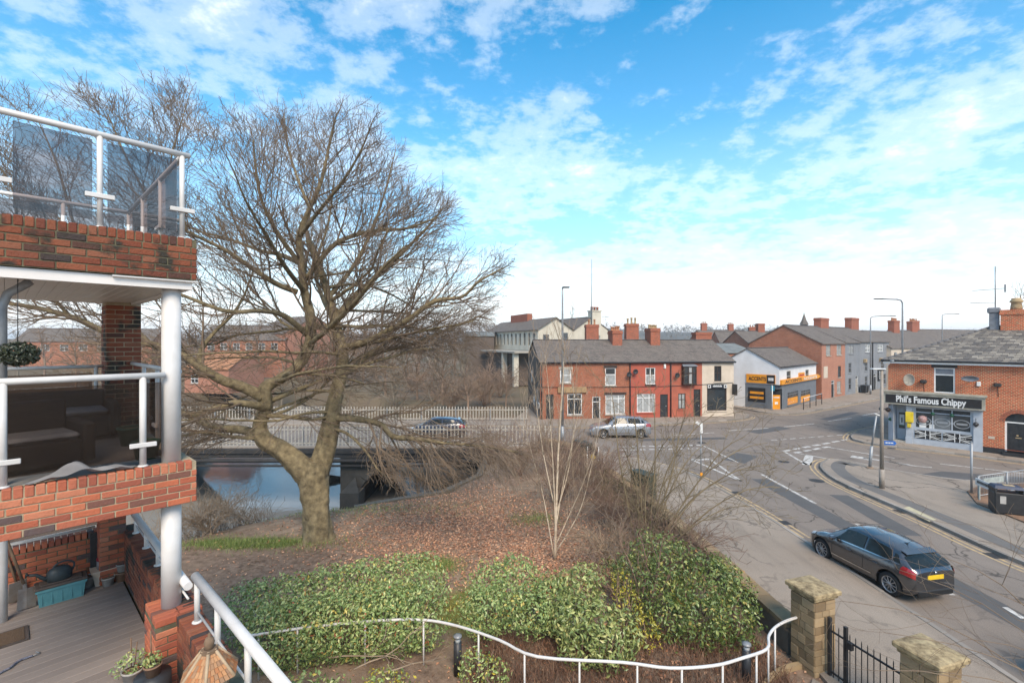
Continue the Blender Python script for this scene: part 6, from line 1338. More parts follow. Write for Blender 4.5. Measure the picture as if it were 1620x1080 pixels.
# green cabinets by the garden wall
def cabinet(label, x, y, w, d, h, rz, board=False):
    t = empty('utility_cabinet', (x, y, .11), rz, label, 'cabinet'); mb = MB(); mb.bx(-w/2, w/2, -d/2, d/2, .08, h, bev=.015); mb.build('body', MATS['cabinet_green'], t)
    mb = MB(); mb.bx(-w/2-.03, w/2+.03, -d/2-.03, d/2+.03, h, h+.06, bev=.015); mb.build('lid', MATS['cabinet_green'], t); mb = MB(); mb.bx(-w/2+.02, w/2-.02, -d/2+.02, d/2-.02, 0, .08); mb.build('plinth', MATS['kerb'], t)
    for k in (-1, 1): mb = MB(); mb.bx(min(k*.01, k*(w/2-.03)), max(k*.01, k*(w/2-.03)), -d/2-.012, -d/2, .14, h-.06); mb.build('door', MATS['cabinet_green'], t)
    mb = MB(); mb.bx(.05, .08, -d/2-.03, -d/2-.012, h*.5, h*.62); mb.build('handle', MATS['grey_metal'], t)
cabinet('dark green street cabinet on the pavement, nearer of the two along the garden wall', 5.72, 20.5, 1.05, .5, 1.15, R(-62)); cabinet('dark green street cabinet near the bridge end of the garden wall', 4.05, 27.0, 1.3, .5, 1.1, R(-64))
b = G(938, 745, .11); t = empty('warning_board', b, R(-20), 'black and white folding warning board beside the far green cabinet', 'sign board')
mb = MB(); mb.box((0, 0, .65), (.62, .04, 1.25), rx=R(-9), bev=.01); mb.build('board', MATS['sign_black'], t); mb = MB(); mb.box((-.29, -.03, .65), (.05, .05, 1.27), rx=R(-9)); mb.box((.29, -.03, .65), (.05, .05, 1.27), rx=R(-9)); mb.build('edge', MATS['sign_white'], t)
mb = MB(); mb.box((0, -.035, .75), (.28, .02, .28), ry=R(45)); mb.build('diamond', MATS['yellow_sign'], t); mb = MB(); mb.box((0, .25, .6), (.6, .03, 1.2), rx=R(12)); mb.build('rear_leg', MATS['sign_black'], t)
# corner shop street things
ax = Matrix.Translation((26.9, 47.4, 0)) @ Matrix.Rotation(math.atan2(.68, .74), 4, 'Z')
t = empty('cycle_rail', ax @ Vector((2.0, -1.6, .11)), math.atan2(.68, .74), 'thin black railing with a pale top bar outside the orange-signed shop', 'railing')
for k in range(4): mb = MB(); mb.tube([(2.1*k, 0, 0), (2.1*k, 0, 1.15)], .04, 8); mb.build('post', MATS['dark_metal'], t)
mb = MB(); mb.tube([(0, 0, 1.15), (6.3, 0, 1.15)], .03, 8); mb.build('top_rail', MATS['sign_white'], t); mb = MB(); mb.tube([(0, 0, .55), (6.3, 0, .55)], .02, 6); mb.build('lower_rail', MATS['grey_metal'], t)
p = ax @ Vector((-.9, .35, .11)); t = empty('bus_stop_sign', p, 0, 'white pole with a teal flag beside the orange shop door', 'sign'); mb = MB(); mb.tube([(0, 0, 0), (0, 0, 2.5)], .05, 8); mb.build('pole', MATS['sign_white'], t); mb = MB(); mb.bx(-.15, .22, -.03, .03, 1.95, 2.45, bev=.01); mb.build('flag', M('teal_sign', (.02, .22, .32), .5), t)
p = ax @ Vector((-.9, 4.6, .02)); t = empty('outdoor_table', p, R(60), 'small outdoor table by the white gable of the corner shop', 'table'); mb = MB(); mb.bx(-.7, .7, -.35, .35, .72, .77); mb.build('top', MATS['old_wood'], t)
for x in (-.6, .6): mb = MB(); mb.bx(x-.05, x+.05, -.3, .3, 0, .72); mb.build('leg', MATS['dark_metal'], t)
for i, u in enumerate((12.0, 12.75)):
    p = S0+sd_*(u+.4)+Vector((.6, -.8))*.55; t = empty('wheelie_bin', (p.x, p.y, .11), SA, ('black wheelie bin by the grey house door, left of the pair', 'black wheelie bin by the grey house door, right of the pair')[i], 'bin')
    mb = MB(); mb.add([(-.22, -.24, .05), (.22, -.24, .05), (.22, .24, .05), (-.22, .24, .05), (-.29, -.33, .95), (.29, -.33, .95), (.29, .33, .95), (-.29, .33, .95)], [(3, 2, 1, 0), (0, 1, 5, 4), (1, 2, 6, 5), (2, 3, 7, 6), (3, 0, 4, 7)]); mb.build('body', MATS['black_paint'], t)
    mb = MB(); mb.box((0, 0, 1.0), (.62, .7, .08), rx=R(4), bev=.03); mb.build('lid', MATS['dark_metal'], t)
# ================================================================ garden boundary: wall, gate, pillars, railing
M('sandstone', (.36, .27, .165), .92, (.15, .11, .07), var=.8, scale=5, detail=7, bump=.5, bscale=30, coords='World', rnd=('lin', [(0, (.17, .115, .062)), (.5, (.28, .195, .105)), (1, (.37, .265, .15))]))
M('lichen_cap', (.44, .34, .19), .95, (.14, .10, .055), var=.45, scale=7, detail=9, bump=.5, coords='World', moss=((.30, .25, .07), 3.6, 1.25, .3))
P1, P2 = Vector((6.46, 10.12)), Vector((7.12, 8.02)); gd = (P2-P1).normalized(); ga = math.atan2(gd.y, gd.x)
st = MB().box((0, 0, 0), (1, 1, 1), bev=.03).mesh('stone'); st.materials.append(MATS['sandstone'])
def pillar(label, p, h=1.60, w=.57):
    t = empty('gate_pillar', (p.x, p.y, 0), ga, label, 'pillar'); rr = random.Random(label)
    mb = MB(); mb.bx(-w/2+.02, w/2-.02, -w/2+.02, w/2-.02, -.2, h-.01); core = mb.build('core', MATS['mortar_dark'], t)
    z = 0.0; ci = 0
    while z < h-.05:
        ch_ = min(rr.choice((.13, .16, .19)), h-z)
        for fx, fy, ln in ((0, -1, 0), (0, 1, 0), (-1, 0, 1), (1, 0, 1)):
            cuts = [0, rr.uniform(.35, .65), 1] if ci % 2 else [0, rr.uniform(.25, .4), rr.uniform(.6, .75), 1]
            for a, b_ in zip(cuts, cuts[1:]):
                o = mk('stone', st, None, core); c_ = (-.5+(a+b_)/2)*w
                dp = w/2-.05+rr.uniform(0, .012)
                o.location = (c_, fy*dp, z+ch_/2) if not ln else (fx*dp, c_, z+ch_/2)
                o.scale = ((b_-a)*w-.012, .1, ch_-.012) if not ln else (.1, (b_-a)*w-.012, ch_-.012)
        z += ch_; ci += 1
    mb = MB(); mb.bx(-w/2-.04, w/2+.04, -w/2-.04, w/2+.04, h, h+.07, bev=.015); mb.bx(-w/2-.09, w/2+.09, -w/2-.09, w/2+.09, h+.072, h+.17, bev=.02)
    e_ = w/2+.07; mb.add([(-e_, -e_, h+.172), (e_, -e_, h+.172), (e_, e_, h+.172), (-e_, e_, h+.172), (0, 0, h+.22)], [(0, 1, 4), (1, 2, 4), (2, 3, 4), (3, 0, 4)]); mb.build('cap', MATS['lichen_cap'], t)
pillar('sandstone gate pillar with mossy cap, left of the iron gate', P1); pillar('sandstone gate pillar with lichen-spotted cap at the bottom edge, right of the iron gate', P2)
gt = empty('iron_gate', (P1.x+gd.x*.36, P1.y+gd.y*.36, 0), ga, 'black wrought iron gate between the two sandstone pillars', 'gate'); GL = (P2-P1).length-.72
for z_ in (.18, 1.02): mb = MB(); mb.bx(0, GL, -.012, .012, z_, z_+.035); mb.build('rail', MATS['black_paint'], gt)
for x in (.0, .34, GL-.06): mb = MB(); mb.bx(x, x+.06, -.03, .03, .0, 1.3); mb.build('gate_post', MATS['black_paint'], gt)
me = MB().tube([(0, 0, .1), (0, 0, 1.16), (0, 0, 1.2)], [.009, .009, .003], 6).mesh('bar'); me.materials.append(MATS['black_paint'])
k = 0; x = .11
while x < GL-.1:
    if not .3 < x < .43: o = mk('bar', me, None, gt); o.location = (x, 0, 0)
    x += .115
mb = MB(); mb.bx(.41, .52, -.05, .03, .9, 1.05, bev=.01); mb.build('lock', MATS['black_paint'], gt)
gw = empty('garden_wall', (0, 0, 0), 0, 'low stone boundary wall along the pavement behind the bare bushes', 'wall')
wp = V2([(6.3, 10.5), (5.95, 15), (5.3, 20), (4.4, 25), (3.5, 29.0), (1.8, 30.8)]); a_, b_ = offset(wp, .16), offset(wp, -.16); mb = MB()
for i in range(5): mb.prism([a_[i], a_[i+1], b_[i+1], b_[i]], -.4, .62)
mb.build('body', MATS['old_stone'], gw); rs = resample(smooth(wp, 4), .6)
for a, b in zip(rs, rs[1:]): o = mk('coping_stone', st, None, gw); c_ = (a+b)/2; dd_ = b-a; o.location = (c_.x, c_.y, .67+rng.uniform(-.008, .008)); o.scale = (dd_.length-.012, .42, .10); o.rotation_euler = (0, 0, math.atan2(dd_.y, dd_.x)); 
# white garden railing
rp = [G(x, y, 1.0) for x, y in ((388, 1006), (500, 990), (600, 981), (670, 980), (725, 990), (790, 1012), (850, 1038), (985, 1047), (1060, 1056), (1130, 1052), (1175, 1040), (1213, 1026))]+[G(1216, 1006, 1.02), G(1226, 992, 1.03), G(1243, 982, 1.04), G(1264, 975, 1.05)]
gr = empty('garden_railing', (0, 0, 0), 0, 'curving pale grey tubular railing round the planting bed', 'railing'); rps = smooth(rp, 4)
mb = MB(); mb.tube(rps, .028, 12); mb.build('top_rail', MATS['white_metal'], gr)
def near_rail(px): return min(rps, key=lambda p: abs(810+p.x/p.y*F-px))
for px in (405, 483, 580, 670, 757, 838, 928, 1017, 1082, 1143, 1197): q = near_rail(px); mb = MB(); mb.tube([(q.x, q.y, -.1), (q.x, q.y, q.z)], .019, 10); mb.build('post', MATS['white_metal'], gr)
for q in (rps[-14], rps[-9], rps[-1]): mb = MB(); mb.tube([(q.x, q.y, -.1), (q.x, q.y, q.z)], .019, 10); mb.build('post', MATS['white_metal'], gr)
def bollard(label, px, py):
    q = G(px, py, 0); t = empty('bollard_light', q, 0, label, 'bollard light'); mb = MB(); mb.lathe([(.085, 0), (.085, .68)], n=20); mb.build('body', MATS['dark_metal'], t); mb = MB(); mb.lathe([(.06, .68), (.06, .78)], n=20); mb.build('lens', MATS['head_lens'], t); mb = MB(); mb.lathe([(.09, .78), (.09, .82), (.03, .84)], n=20); mb.build('cap', MATS['grey_metal'], t)
bollard('dark bollard light with silver top where the railing meets the hedge gap', 724, 1066); bollard('slim dark bollard light in the brown bed near the gate pillar', 1181, 1080)
mb = MB(); mb.prism([(6.2, 9.7), (7.0, 8.2), (6.4, 6.6), (3, 6.2), (2.6, 7.6), (4.8, 8.2)], -.05, .07); struct(mb.build('garden_path', MATS['pavement']))
pe = [G(x, y, .1).xy for x, y in ((1208, 1085), (1222, 1068), (1245, 1055), (1275, 1048))]; mb = MB(); a_, b_ = offset(smooth(pe, 3), .05), offset(smooth(pe, 3), -.05)
for i in range(len(a_)-1): mb.prism([a_[i], a_[i+1], b_[i+1], b_[i]], 0, .13)
mb.build('path_edging', MATS['sandstone'], bpy.data.objects['garden_path'])
# ================================================================ bare wood engine
M('bark_moss', (.30, .235, .130), .92, (.085, .064, .036), var=.55, scale=5.0, detail=9, bump=1.0, bscale=11, coords='World', moss=((.20, .185, .035), 1.9, 1.08, .42))
M('twig_brown', (.225, .162, .108), .9, (.15, .108, .075), scale=2, coords='World', moss=((.16, .14, .06), 1.3, 1.30, .35))
M('twig_pale', (.36, .27, .19), .9, (.24, .18, .125), scale=2, coords='World')
M('twig_olive', (.23, .175, .10), .9, (.15, .115, .072), scale=3, coords='World')
M('twig_red', (.24, .155, .110), .9, (.16, .105, .078), scale=1, coords='World')
M('birch_bark', (.66, .56, .43), .85, (.34, .25, .17), var=.7, scale=6, detail=7, coords='World')
class Wood:
    def __init__(s, seed): s.rd = random.Random(seed); s.lines = {}; s.inside = None; s.cen = None; s.out = 0.
    def emit(s, pts, rad, k=3):
        s.lines.setdefault((len(pts), k), []).append((pts, rad))
    def grow(s, p, d, L, r, lvl, wander=.22, up=.12, ratio=.55, dens=2.2, minL=.35, ang=(30, 60), rmin=.006, plan=.0, t0=.2, droop=0., sg=.28):
        rd = s.rd; n = max(3, min(9, int(L/sg))); st = L/n; pts = [p]; rad = [r]; dirs = [d]
        px, py, pz = p; dx, dy, dz = d
        mg = rd.uniform(.86, 1.03) if rd.random() < .85 else rd.uniform(.95, 1.12)
        for i in range(n):
            if s.cen:
                ox, oy, oz = px-s.cen[0], py-s.cen[1], pz-s.cen[2]; om = s.out/(math.sqrt(ox*ox+oy*oy+oz*oz)+1e-6); dx += ox*om; dy += oy*om; dz += oz*om
            dx += rd.gauss(0, wander); dy += rd.gauss(0, wander); dz += rd.gauss(0, wander*.8)+up*(1-droop*2*i/n)
            m = 1/math.sqrt(dx*dx+dy*dy+dz*dz); dx *= m; dy *= m; dz *= m
            px += dx*st; py += dy*st; pz += dz*st
            if s.inside and not s.inside(px, py, pz, mg) and i > 0: break
            pts.append((px, py, pz)); dirs.append((dx, dy, dz)); rad.append(max(rmin, r*(1-.72*(i+1)/n)))
        if len(pts) < 2: return
        rad[-1] = rmin*.8
        s.emit(pts, rad, 5 if r > .03 else 3)
        if lvl <= 0 or L < minL: return
        nc = max(1, int(dens*L/(.35+.25*lvl)*rd.uniform(.8, 1.2))); m = len(pts)-1
        for c in range(nc):
            t = t0+(1-t0)*(c+rd.random())/nc; x = t*m; i = min(int(x), m-1); f = x-i
            q = tuple(pts[i][a]*(1-f)+pts[i+1][a]*f for a in range(3)); dd = dirs[i+1] if i+1 < len(dirs) else dirs[-1]
            s.child(q, dd, L*ratio*(1.15-.65*t)*rd.uniform(.7, 1.25), max(rmin, (rad[i]*(1-f)+rad[i+1]*f)*.62), lvl-1, dict(wander=wander, up=up, ratio=ratio, dens=dens, minL=minL, ang=ang, rmin=rmin, plan=plan, droop=droop, sg=sg))
    def child(s, q, dd, L, r, lvl, kw):
        rd = s.rd; a = R(rd.uniform(*kw['ang'])); v = Vector(dd); o = v.orthogonal().normalized(); o.rotate(Matrix.Rotation(rd.uniform(0, 6.283), 3, v))
        nd = v*math.cos(a)+o*math.sin(a); nd.z *= 1-kw['plan']; nd.normalize()
        s.grow(q, tuple(nd), L, r, lvl, **kw)
    def mesh(s, name, mat, parent=None, smooth_=True):
        Vs, Fs, off = [], [], 0
        for (n, k), ls in s.lines.items():
            Pt = np.array([l[0] for l in ls], float); Rd = np.array([l[1] for l in ls], float)
            D = np.empty_like(Pt); D[:, 1:-1] = Pt[:, 2:]-Pt[:, :-2]; D[:, 0] = Pt[:, 1]-Pt[:, 0]; D[:, -1] = Pt[:, -1]-Pt[:, -2]
            D /= np.linalg.norm(D, axis=2, keepdims=True)+1e-9
            ref = np.where(np.abs(D[:, :1, 2:3]) < .8, np.array([0., 0, 1]), np.array([1., 0, 0])); ref = np.broadcast_to(ref, D.shape)
            A = np.cross(D, ref); A /= np.linalg.norm(A, axis=2, keepdims=True)+1e-9; B = np.cross(D, A)
            an = np.arange(k)*2*math.pi/k
            ring = Pt[:, :, None]+(A[:, :, None]*np.cos(an)[None, None, :, None]+B[:, :, None]*np.sin(an)[None, None, :, None])*Rd[:, :, None, None]
            Vs.append(ring.reshape(-1, 3)); m = len(ls)
            base = off+(np.arange(m)*n*k)[:, None, None]; i = (np.arange(n-1)*k)[None, :, None]; j = np.arange(k)[None, None, :]; j2 = (j+1) % k
            Fs.append(np.stack([base+i+j, base+i+j2, base+i+k+j2, base+i+k+j], -1).reshape(-1, 4)); off += m*n*k
        return npmesh(name, np.concatenate(Vs), np.concatenate(Fs), mat, parent, smooth_)
from mathutils import noise as noise_
def limb_mesh(name, limbs, mat, parent, k=14, rough=.10, seed=1, relief=False):
    """limbs: list of (points Vector, radii); knobbly tubes"""
    rd = np.random.default_rng(seed); mb = MB()
    for pts, rads in limbs:
        n0 = len(mb.v); mb.tube(pts, rads, k)
        for i in range(len(pts)):
            c = Vector(pts[i]); ph = rd.uniform(0, 6.28, 3)
            for j in range(k):
                q = n0+i*k+j; v = Vector(mb.v[q])-c; a = 2*math.pi*j/k
                if relief:
                    w_ = c+v; an_ = math.atan2(v.y, v.x+.3*v.z); nv_ = noise_.noise(Vector((an_*2.2, w_.z*.9, w_.x*.5)))*.75+noise_.noise(Vector((an_*5.5, w_.z*1.6, 3.1)))*.5+noise_.noise(w_*3.2)*.35
                    v = v*(1+.17*nv_)
                mb.v[q] = tuple(c+v*(1+rough*(math.sin(2*a+.22*i+1.0)+.8*math.sin(3*a-.35*i+ph[0]*.15)+.5*math.sin(5*a+ph[1]*.3))))
    return mb.build(name, mat, parent)
def inpoly(x, y, poly):
    c = False; n = len(poly)
    for i in range(n):
        x0, y0 = poly[i]; x1, y1 = poly[i-1]
        if (y0 > y) != (y1 > y) and x < (x1-x0)*(y-y0)/(y1-y0)+x0: c = not c
    return c
# ---------------------------------------------------------------- the big beech
TY = 16.6
tb = G(505, 855); beech = empty('beech_tree', (tb.x, TY, 0), 0, 'huge bare beech tree with mossy forked trunk and wide twiggy crown', 'tree')
org = Vector((tb.x, TY, 0))
def LB(l):      # (px, py, dY, r)
    pts = [P(a, b, TY+c)-org for a, b, c, _ in l]; rr = [q[3]*(.86 if q[3] > .3 else .74) for q in l]
    ps = smooth([tuple(p)+(r,) for p, r in zip(pts, rr)], 4) if False else None
    out, ro = [], []
    for i in range(len(pts)-1):
        p0, p1, p2, p3 = (pts[max(0, min(len(pts)-1, j))] for j in (i-1, i, i+1, i+2))
        for s in range(7):
            t = s/7; out.append(.5*((2*p1)+(p2-p0)*t+(2*p0-5*p1+4*p2-p3)*t*t+(3*p1-p0-3*p2+p3)*t**3)); ro.append(rr[i]*(1-t)+rr[i+1]*t)
    return out+[pts[-1]], ro+[rr[-1]]
BL = {
 'trunk': [(505, 872, 0, .80), (504, 858, 0, .66), (503, 838, 0, .56), (500, 800, 0, .54), (497, 770, 0, .57), (496, 748, 0, .56), (500, 728, 0, .40)],
 'left': [(500, 765, 0, .46), (476, 738, -.1, .42), (446, 712, -.2, .38), (418, 694, -.3, .34), (411, 670, -.3, .29), (422, 640, -.3, .26), (420, 614, -.3, .28), (442, 600, -.2, .25), (470, 581, 0, .23), (489, 545, .1, .24), (492, 505, .1, .22), (482, 462, .1, .20), (477, 420, .1, .17), (474, 375, 0, .13), (490, 330, 0, .11), (508, 288, 0, .085), (520, 235, -.1, .06), (530, 190, -.2, .035), (538, 172, -.3, .015)],
 'right': [(503, 750, .1, .44), (516, 705, .2, .37), (524, 665, .3, .33), (533, 620, .4, .31), (540, 585, .5, .29), (540, 550, .5, .26), (530, 505, .6, .22), (520, 470, .7, .19), (505, 420, .8, .16), (488, 380, 1, .14)],
 'r1': [(530, 505, .6, .15), (560, 470, .6, .13), (587, 445, .5, .115), (627, 409, .3, .09), (671, 365, .2, .06), (700, 330, 0, .03)],
 'r2': [(485, 440, .1, .13), (531, 386, -.4, .11), (591, 365, -.9, .085), (640, 362, -1.2, .06), (690, 345, -1.5, .03)],
 'r3': [(540, 550, .5, .17), (580, 540, .2, .15), (620, 520, -.2, .13), (647, 505, -.5, .115), (687, 477, -1, .095), (731, 469, -1.4, .07), (758, 445, -1.7, .05), (802, 421, -2, .02)],
 'r4': [(536, 600, .4, .14), (590, 560, 1.5, .12), (650, 545, 2.5, .09), (710, 520, 3.2, .06), (760, 500, 3.6, .03)],
 'r5': [(528, 660, .3, .20), (560, 662, 0, .16), (600, 670, -.4, .14), (622, 690, -.8, .12), (660, 694, -1.2, .095), (700, 700, -1.7, .07), (760, 705, -2.0, .05), (820, 715, -2.2, .025)],
 'r6': [(520, 470, .7, .12), (560, 420, 1.6, .10), (590, 360, 2.2, .075), (610, 300, 2.6, .05), (625, 240, 3, .025)],
 'r7': [(474, 375, 0, .10), (500, 340, -.8, .08), (540, 290, -1.6, .06), (570, 240, -2.2, .04), (590, 190, -2.6, .02)],
 'l1': [(470, 462, .1, .14), (440, 450, -.3, .12), (410, 432, -.8, .105), (359, 397, -1.4, .085), (295, 365, -2.0, .06), (240, 330, -2.5, .035), (190, 280, -2.8, .02)],
 'l2': [(472, 415, .1, .12), (440, 402, .6, .10), (414, 397, 1.2, .09), (359, 377, 2, .07), (303, 361, 2.7, .05), (240, 320, 3.2, .03)],
 'l3': [(487, 530, .1, .14), (450, 500, -.8, .12), (414, 492, -1.5, .10), (359, 492, -2.2, .085), (291, 468, -2.8, .06), (220, 440, -3.2, .03)],
 'l4': [(416, 628, -.3, .25), (385, 612, -.6, .22), (350, 600, -.9, .20), (320, 583, -1.2, .185), (290, 562, -1.4, .17), (240, 545, -1.6, .15), (180, 530, -1.7, .13), (110, 500, -1.8, .11), (40, 484, -1.9, .09), (-60, 470, -2, .05)],
 'l5': [(424, 645, -.3, .20), (400, 640, -.9, .16), (369, 638, -1.4, .14), (335, 648, -1.8, .125), (305, 656, -2.2, .11), (270, 650, -2.4, .09), (210, 640, -2.7, .06), (150, 650, -3, .03)],
 'l6': [(405, 690, -.3, .24), (385, 680, -.2, .20), (345, 676, .2, .17), (310, 664, .6, .14), (270, 640, 1.0, .11), (200, 610, 1.4, .08), (120, 580, 1.8, .05)],
 'l7': [(320, 583, -1.2, .12), (316, 560, -1.0, .10), (335, 530, -.6, .085), (365, 500, -.2, .07), (385, 470, .2, .05), (400, 430, .5, .03)],
 'l8': [(240, 545, -1.6, .10), (190, 500, -1.3, .08), (150, 470, -1, .07), (60, 450, -.6, .05), (-40, 440, 0, .03)],
 'l9': [(180, 530, -1.7, .09), (165, 480, -2.2, .07), (130, 400, -2.6, .06), (110, 330, -2.8, .05), (90, 260, -3, .035), (60, 190, -3, .015)],
 'l10': [(290, 562, -1.4, .10), (260, 480, -1.6, .08), (250, 400, -1.9, .065), (240, 330, -2.2, .05), (200, 250, -2.4, .035), (170, 180, -2.5, .015)],
 'l11': [(295, 365, -2.0, .05), (285, 320, -2.2, .045), (270, 260, -2.2, .035), (285, 200, -2.1, .025), (300, 150, -2, .012)],
 'l12': [(110, 500, -1.8, .07), (60, 440, -2.2, .06), (30, 380, -2.6, .05), (20, 300, -2.8, .035), (-20, 240, -3, .02)],
 'u1': [(477, 420, .1, .11), (440, 370, -.5, .09), (415, 320, -1, .07), (405, 270, -1.4, .05), (400, 215, -1.7, .02)],
 'u2': [(490, 330, 0, .08), (470, 280, .8, .065), (455, 230, 1.4, .045), (450, 185, 1.8, .02)],
 'b1': [(530, 505, .6, .14), (510, 470, 2.2, .11), (500, 420, 3.5, .085), (520, 350, 4.6, .06), (530, 270, 5.3, .03)],
 'f1': [(489, 545, .1, .13), (520, 520, -1.6, .11), (560, 480, -3.0, .085), (600, 430, -4.0, .055), (640, 390, -4.6, .025)],
 'f2': [(482, 462, .1, .11), (450, 420, -1.8, .09), (420, 370, -3.2, .065), (390, 320, -4.2, .04), (370, 270, -4.8, .02)],
}
limbs = [LB(v) for v in BL.values()]
trunk_names = ('trunk', 'left', 'right')
limb_mesh('trunk', [LB(BL[k]) for k in trunk_names], MATS['bark_moss'], beech, 36, .06, 3, True)
lo = limb_mesh('limb', [LB(v) for k, v in BL.items() if k not in trunk_names], MATS['bark_moss'], beech, 14, .05, 4, True)
CROWN = [(-160, 700), (-160, 200), (-40, 110), (90, 118), (200, 118), (300, 122), (335, 165), (388, 160), (430, 168), (480, 150), (545, 138), (590, 165), (630, 215), (690, 275), (722, 305), (748, 362), (795, 395), (815, 420), (806, 478), (780, 520), (800, 590), (835, 650), (870, 740), (850, 800), (770, 830), (560, 760), (540, 700), (420, 720), (300, 760), (200, 720)]
wd_ = Wood(21)
def ins(x, y, z, mg=1.):
    Y = y+org.y
    if Y < 9.5: return False
    px, py = 810+(x+org.x)/Y*F, 540-(z-CZ)/Y*F
    if px < 420: return inpoly(px, 430+(py-430)/mg, CROWN) and z > .5
    return inpoly(440+(px-440)/mg, 480+(py-480)/mg, CROWN) and z > .5
wd_.inside = ins; wd_.cen = (-.5, 0, 5.0); wd_.out = .10
for key, v in BL.items():
    pts, rr = LB(v); n = len(pts)
    if key == 'trunk': continue
    lowr = key in ('r5',); lowl = key in ('l5', 'l6')
    acc = 0.
    for i in range(1, n):
        seg_ = pts[i]-pts[i-1]; acc += seg_.length; r = rr[i]
        if key in ('left', 'right') and pts[i].z < 6.0: acc = 0; continue
        t = i/n
        if t < .22 and key not in ('left',): continue
        gap = .40 if r > .06 else .24
        while acc > gap:
            acc -= gap; d = seg_.normalized(); L = (1.2+2.0*wd_.rd.random())*(1.25-.55*t)*(1.0 if r < .12 else 1.15)
            kw = dict(wander=.115, up=.05 if not lowr else -.03, ratio=.56, dens=3.3, minL=.36, ang=(26, 58), rmin=.0052, plan=.15, droop=.25 if not lowr else 1.0, sg=.26)
            if lowr: kw['up'] = -.12
            wd_.child(tuple(pts[i]), tuple(d), L, max(.010, min(.045, r*.42)), 2, kw)
    # leader of the limb
    wd_.grow(tuple(pts[-1]), tuple((pts[-1]-pts[-2]).normalized()), 1.3, rr[-1], 2, wander=.15, up=.06 if not lowr else -.15, dens=2.6, ratio=.55, minL=.35, rmin=.0062)
# many lesser boughs low in the crown, spreading level then drooping
lesser = []; r3 = random.Random(17)
for k in range(22):
    src = 'left' if k % 2 else 'right'; q, rr0 = LB(BL[src]); cand = [i for i in range(len(q)) if 3.6 < q[i].z < 9.5]; i = cand[int(len(cand)*r3.random())]; p = q[i].copy()
    side = r3.choice((1, 1, -1, 1, -1)); az = r3.uniform(-60, 60) if side > 0 else r3.uniform(120, 240); el = r3.uniform(-2, 30); d = Vector((math.cos(R(az))*math.cos(R(el)), math.sin(R(az))*math.cos(R(el)), math.sin(R(el))))
    L = r3.uniform(3.2, 6.8); st_n = 14; pts = [p]; 
    for j in range(st_n):
        d = (d+Vector((r3.gauss(0, .12), r3.gauss(0, .12), r3.gauss(0, .10)-.035))).normalized(); w = pts[-1]+d*L/st_n
        if not ins(w.x, w.y, w.z): break
        pts.append(w)
    if len(pts) < 6: continue
    r0 = r3.uniform(.045, .085); rs_ = [r0*(1-.8*j/len(pts)) for j in range(len(pts))]; lesser.append((pts, rs_))
    for j in range(3, len(pts)):
        for _ in range(2): wd_.child(tuple(pts[j]), tuple((pts[j]-pts[j-1]).normalized()), r3.uniform(.9, 2.2), max(.008, rs_[j]*.4), 2, dict(wander=.12, up=-.01, ratio=.55, dens=2.6, minL=.36, ang=(26, 62), rmin=.0052, plan=.2, droop=.4, sg=.26))
limb_mesh('bough', lesser, MATS['bark_moss'], beech, 8, .04, 6)['kind'] = 'stuff'
# pendulous twigs over the bridge on the right
for k in range(100):
    t = wd_.rd.random(); q, rr = LB(BL['r5' if k % 3 else 'r4']); i = int((.35+.64*t)*len(q)) if k % 3 else int((.5+.5*t)*len(q)); p = q[min(i, len(q)-1)]
    d = Vector((wd_.rd.uniform(-.2, 1.0), wd_.rd.uniform(-.9, .7), wd_.rd.uniform(-.3, .35))).normalized()
    wd_.grow(tuple(p), tuple(d), wd_.rd.uniform(1.6, 3.6), .014, 2, wander=.12, up=-.15, ratio=.42, dens=1.7, minL=.4, ang=(20, 45), rmin=.0058, sg=.3)
wd_.mesh('twigs', MATS['twig_brown'], beech)['kind'] = 'stuff'
# ---------------------------------------------------------------- silver birch
bb = G(878, 886); birch = empty('birch_tree', bb, 0, 'slim multi-stemmed silver birch with pale bare stems in the garden', 'tree'); o2 = Vector(bb)
stems = []; bw = Wood(5)
stem_main = ((878, 886), (880, 800), (884, 700), (890, 610), (893, 545))
for tp in (((878, 886), (880, 800), (884, 700), (890, 610), (893, 545)), ((879, 850), (876, 760), (872, 690), (868, 620), (862, 560)), ((880, 830), (890, 770), (905, 700), (918, 640)), ((879, 815), (900, 740), (908, 660), (905, 580)),
           ((876, 880), (866, 820), (856, 770), (842, 720), (830, 670)), ((880, 860), (898, 820), (922, 765), (945, 700)), ((877, 800), (860, 720), (850, 650), (845, 600)), ((881, 870), (900, 840), (920, 800), (935, 740), (950, 660))):
    n = len(tp); l = [(a, b, rng.uniform(-.5, .5)*i/n) for i, (a, b) in enumerate(tp)]; r0 = .05 if tp == stem_main else .022
    pts = smooth([P(a, b, bb.y+c)-o2 for a, b, c in l], 4); m = len(pts); stems.append((pts, [r0*(1-.85*i/m) for i in range(m)]))
    for i in range(4, m, 1):
        for _ in range(3): bw.child(tuple(pts[i]), tuple((pts[i]-pts[i-1]).normalized()), bw.rd.uniform(.6, 1.5), .007, 2, dict(wander=.09, up=.16, ratio=.5, dens=1.5, minL=.3, ang=(22, 45), rmin=.0045, plan=0, droop=0, sg=.25))
limb_mesh('stem', stems, MATS['birch_bark'], birch, 8, .03, 5)
bw.mesh('twigs', MATS['twig_pale'], birch)['kind'] = 'stuff'
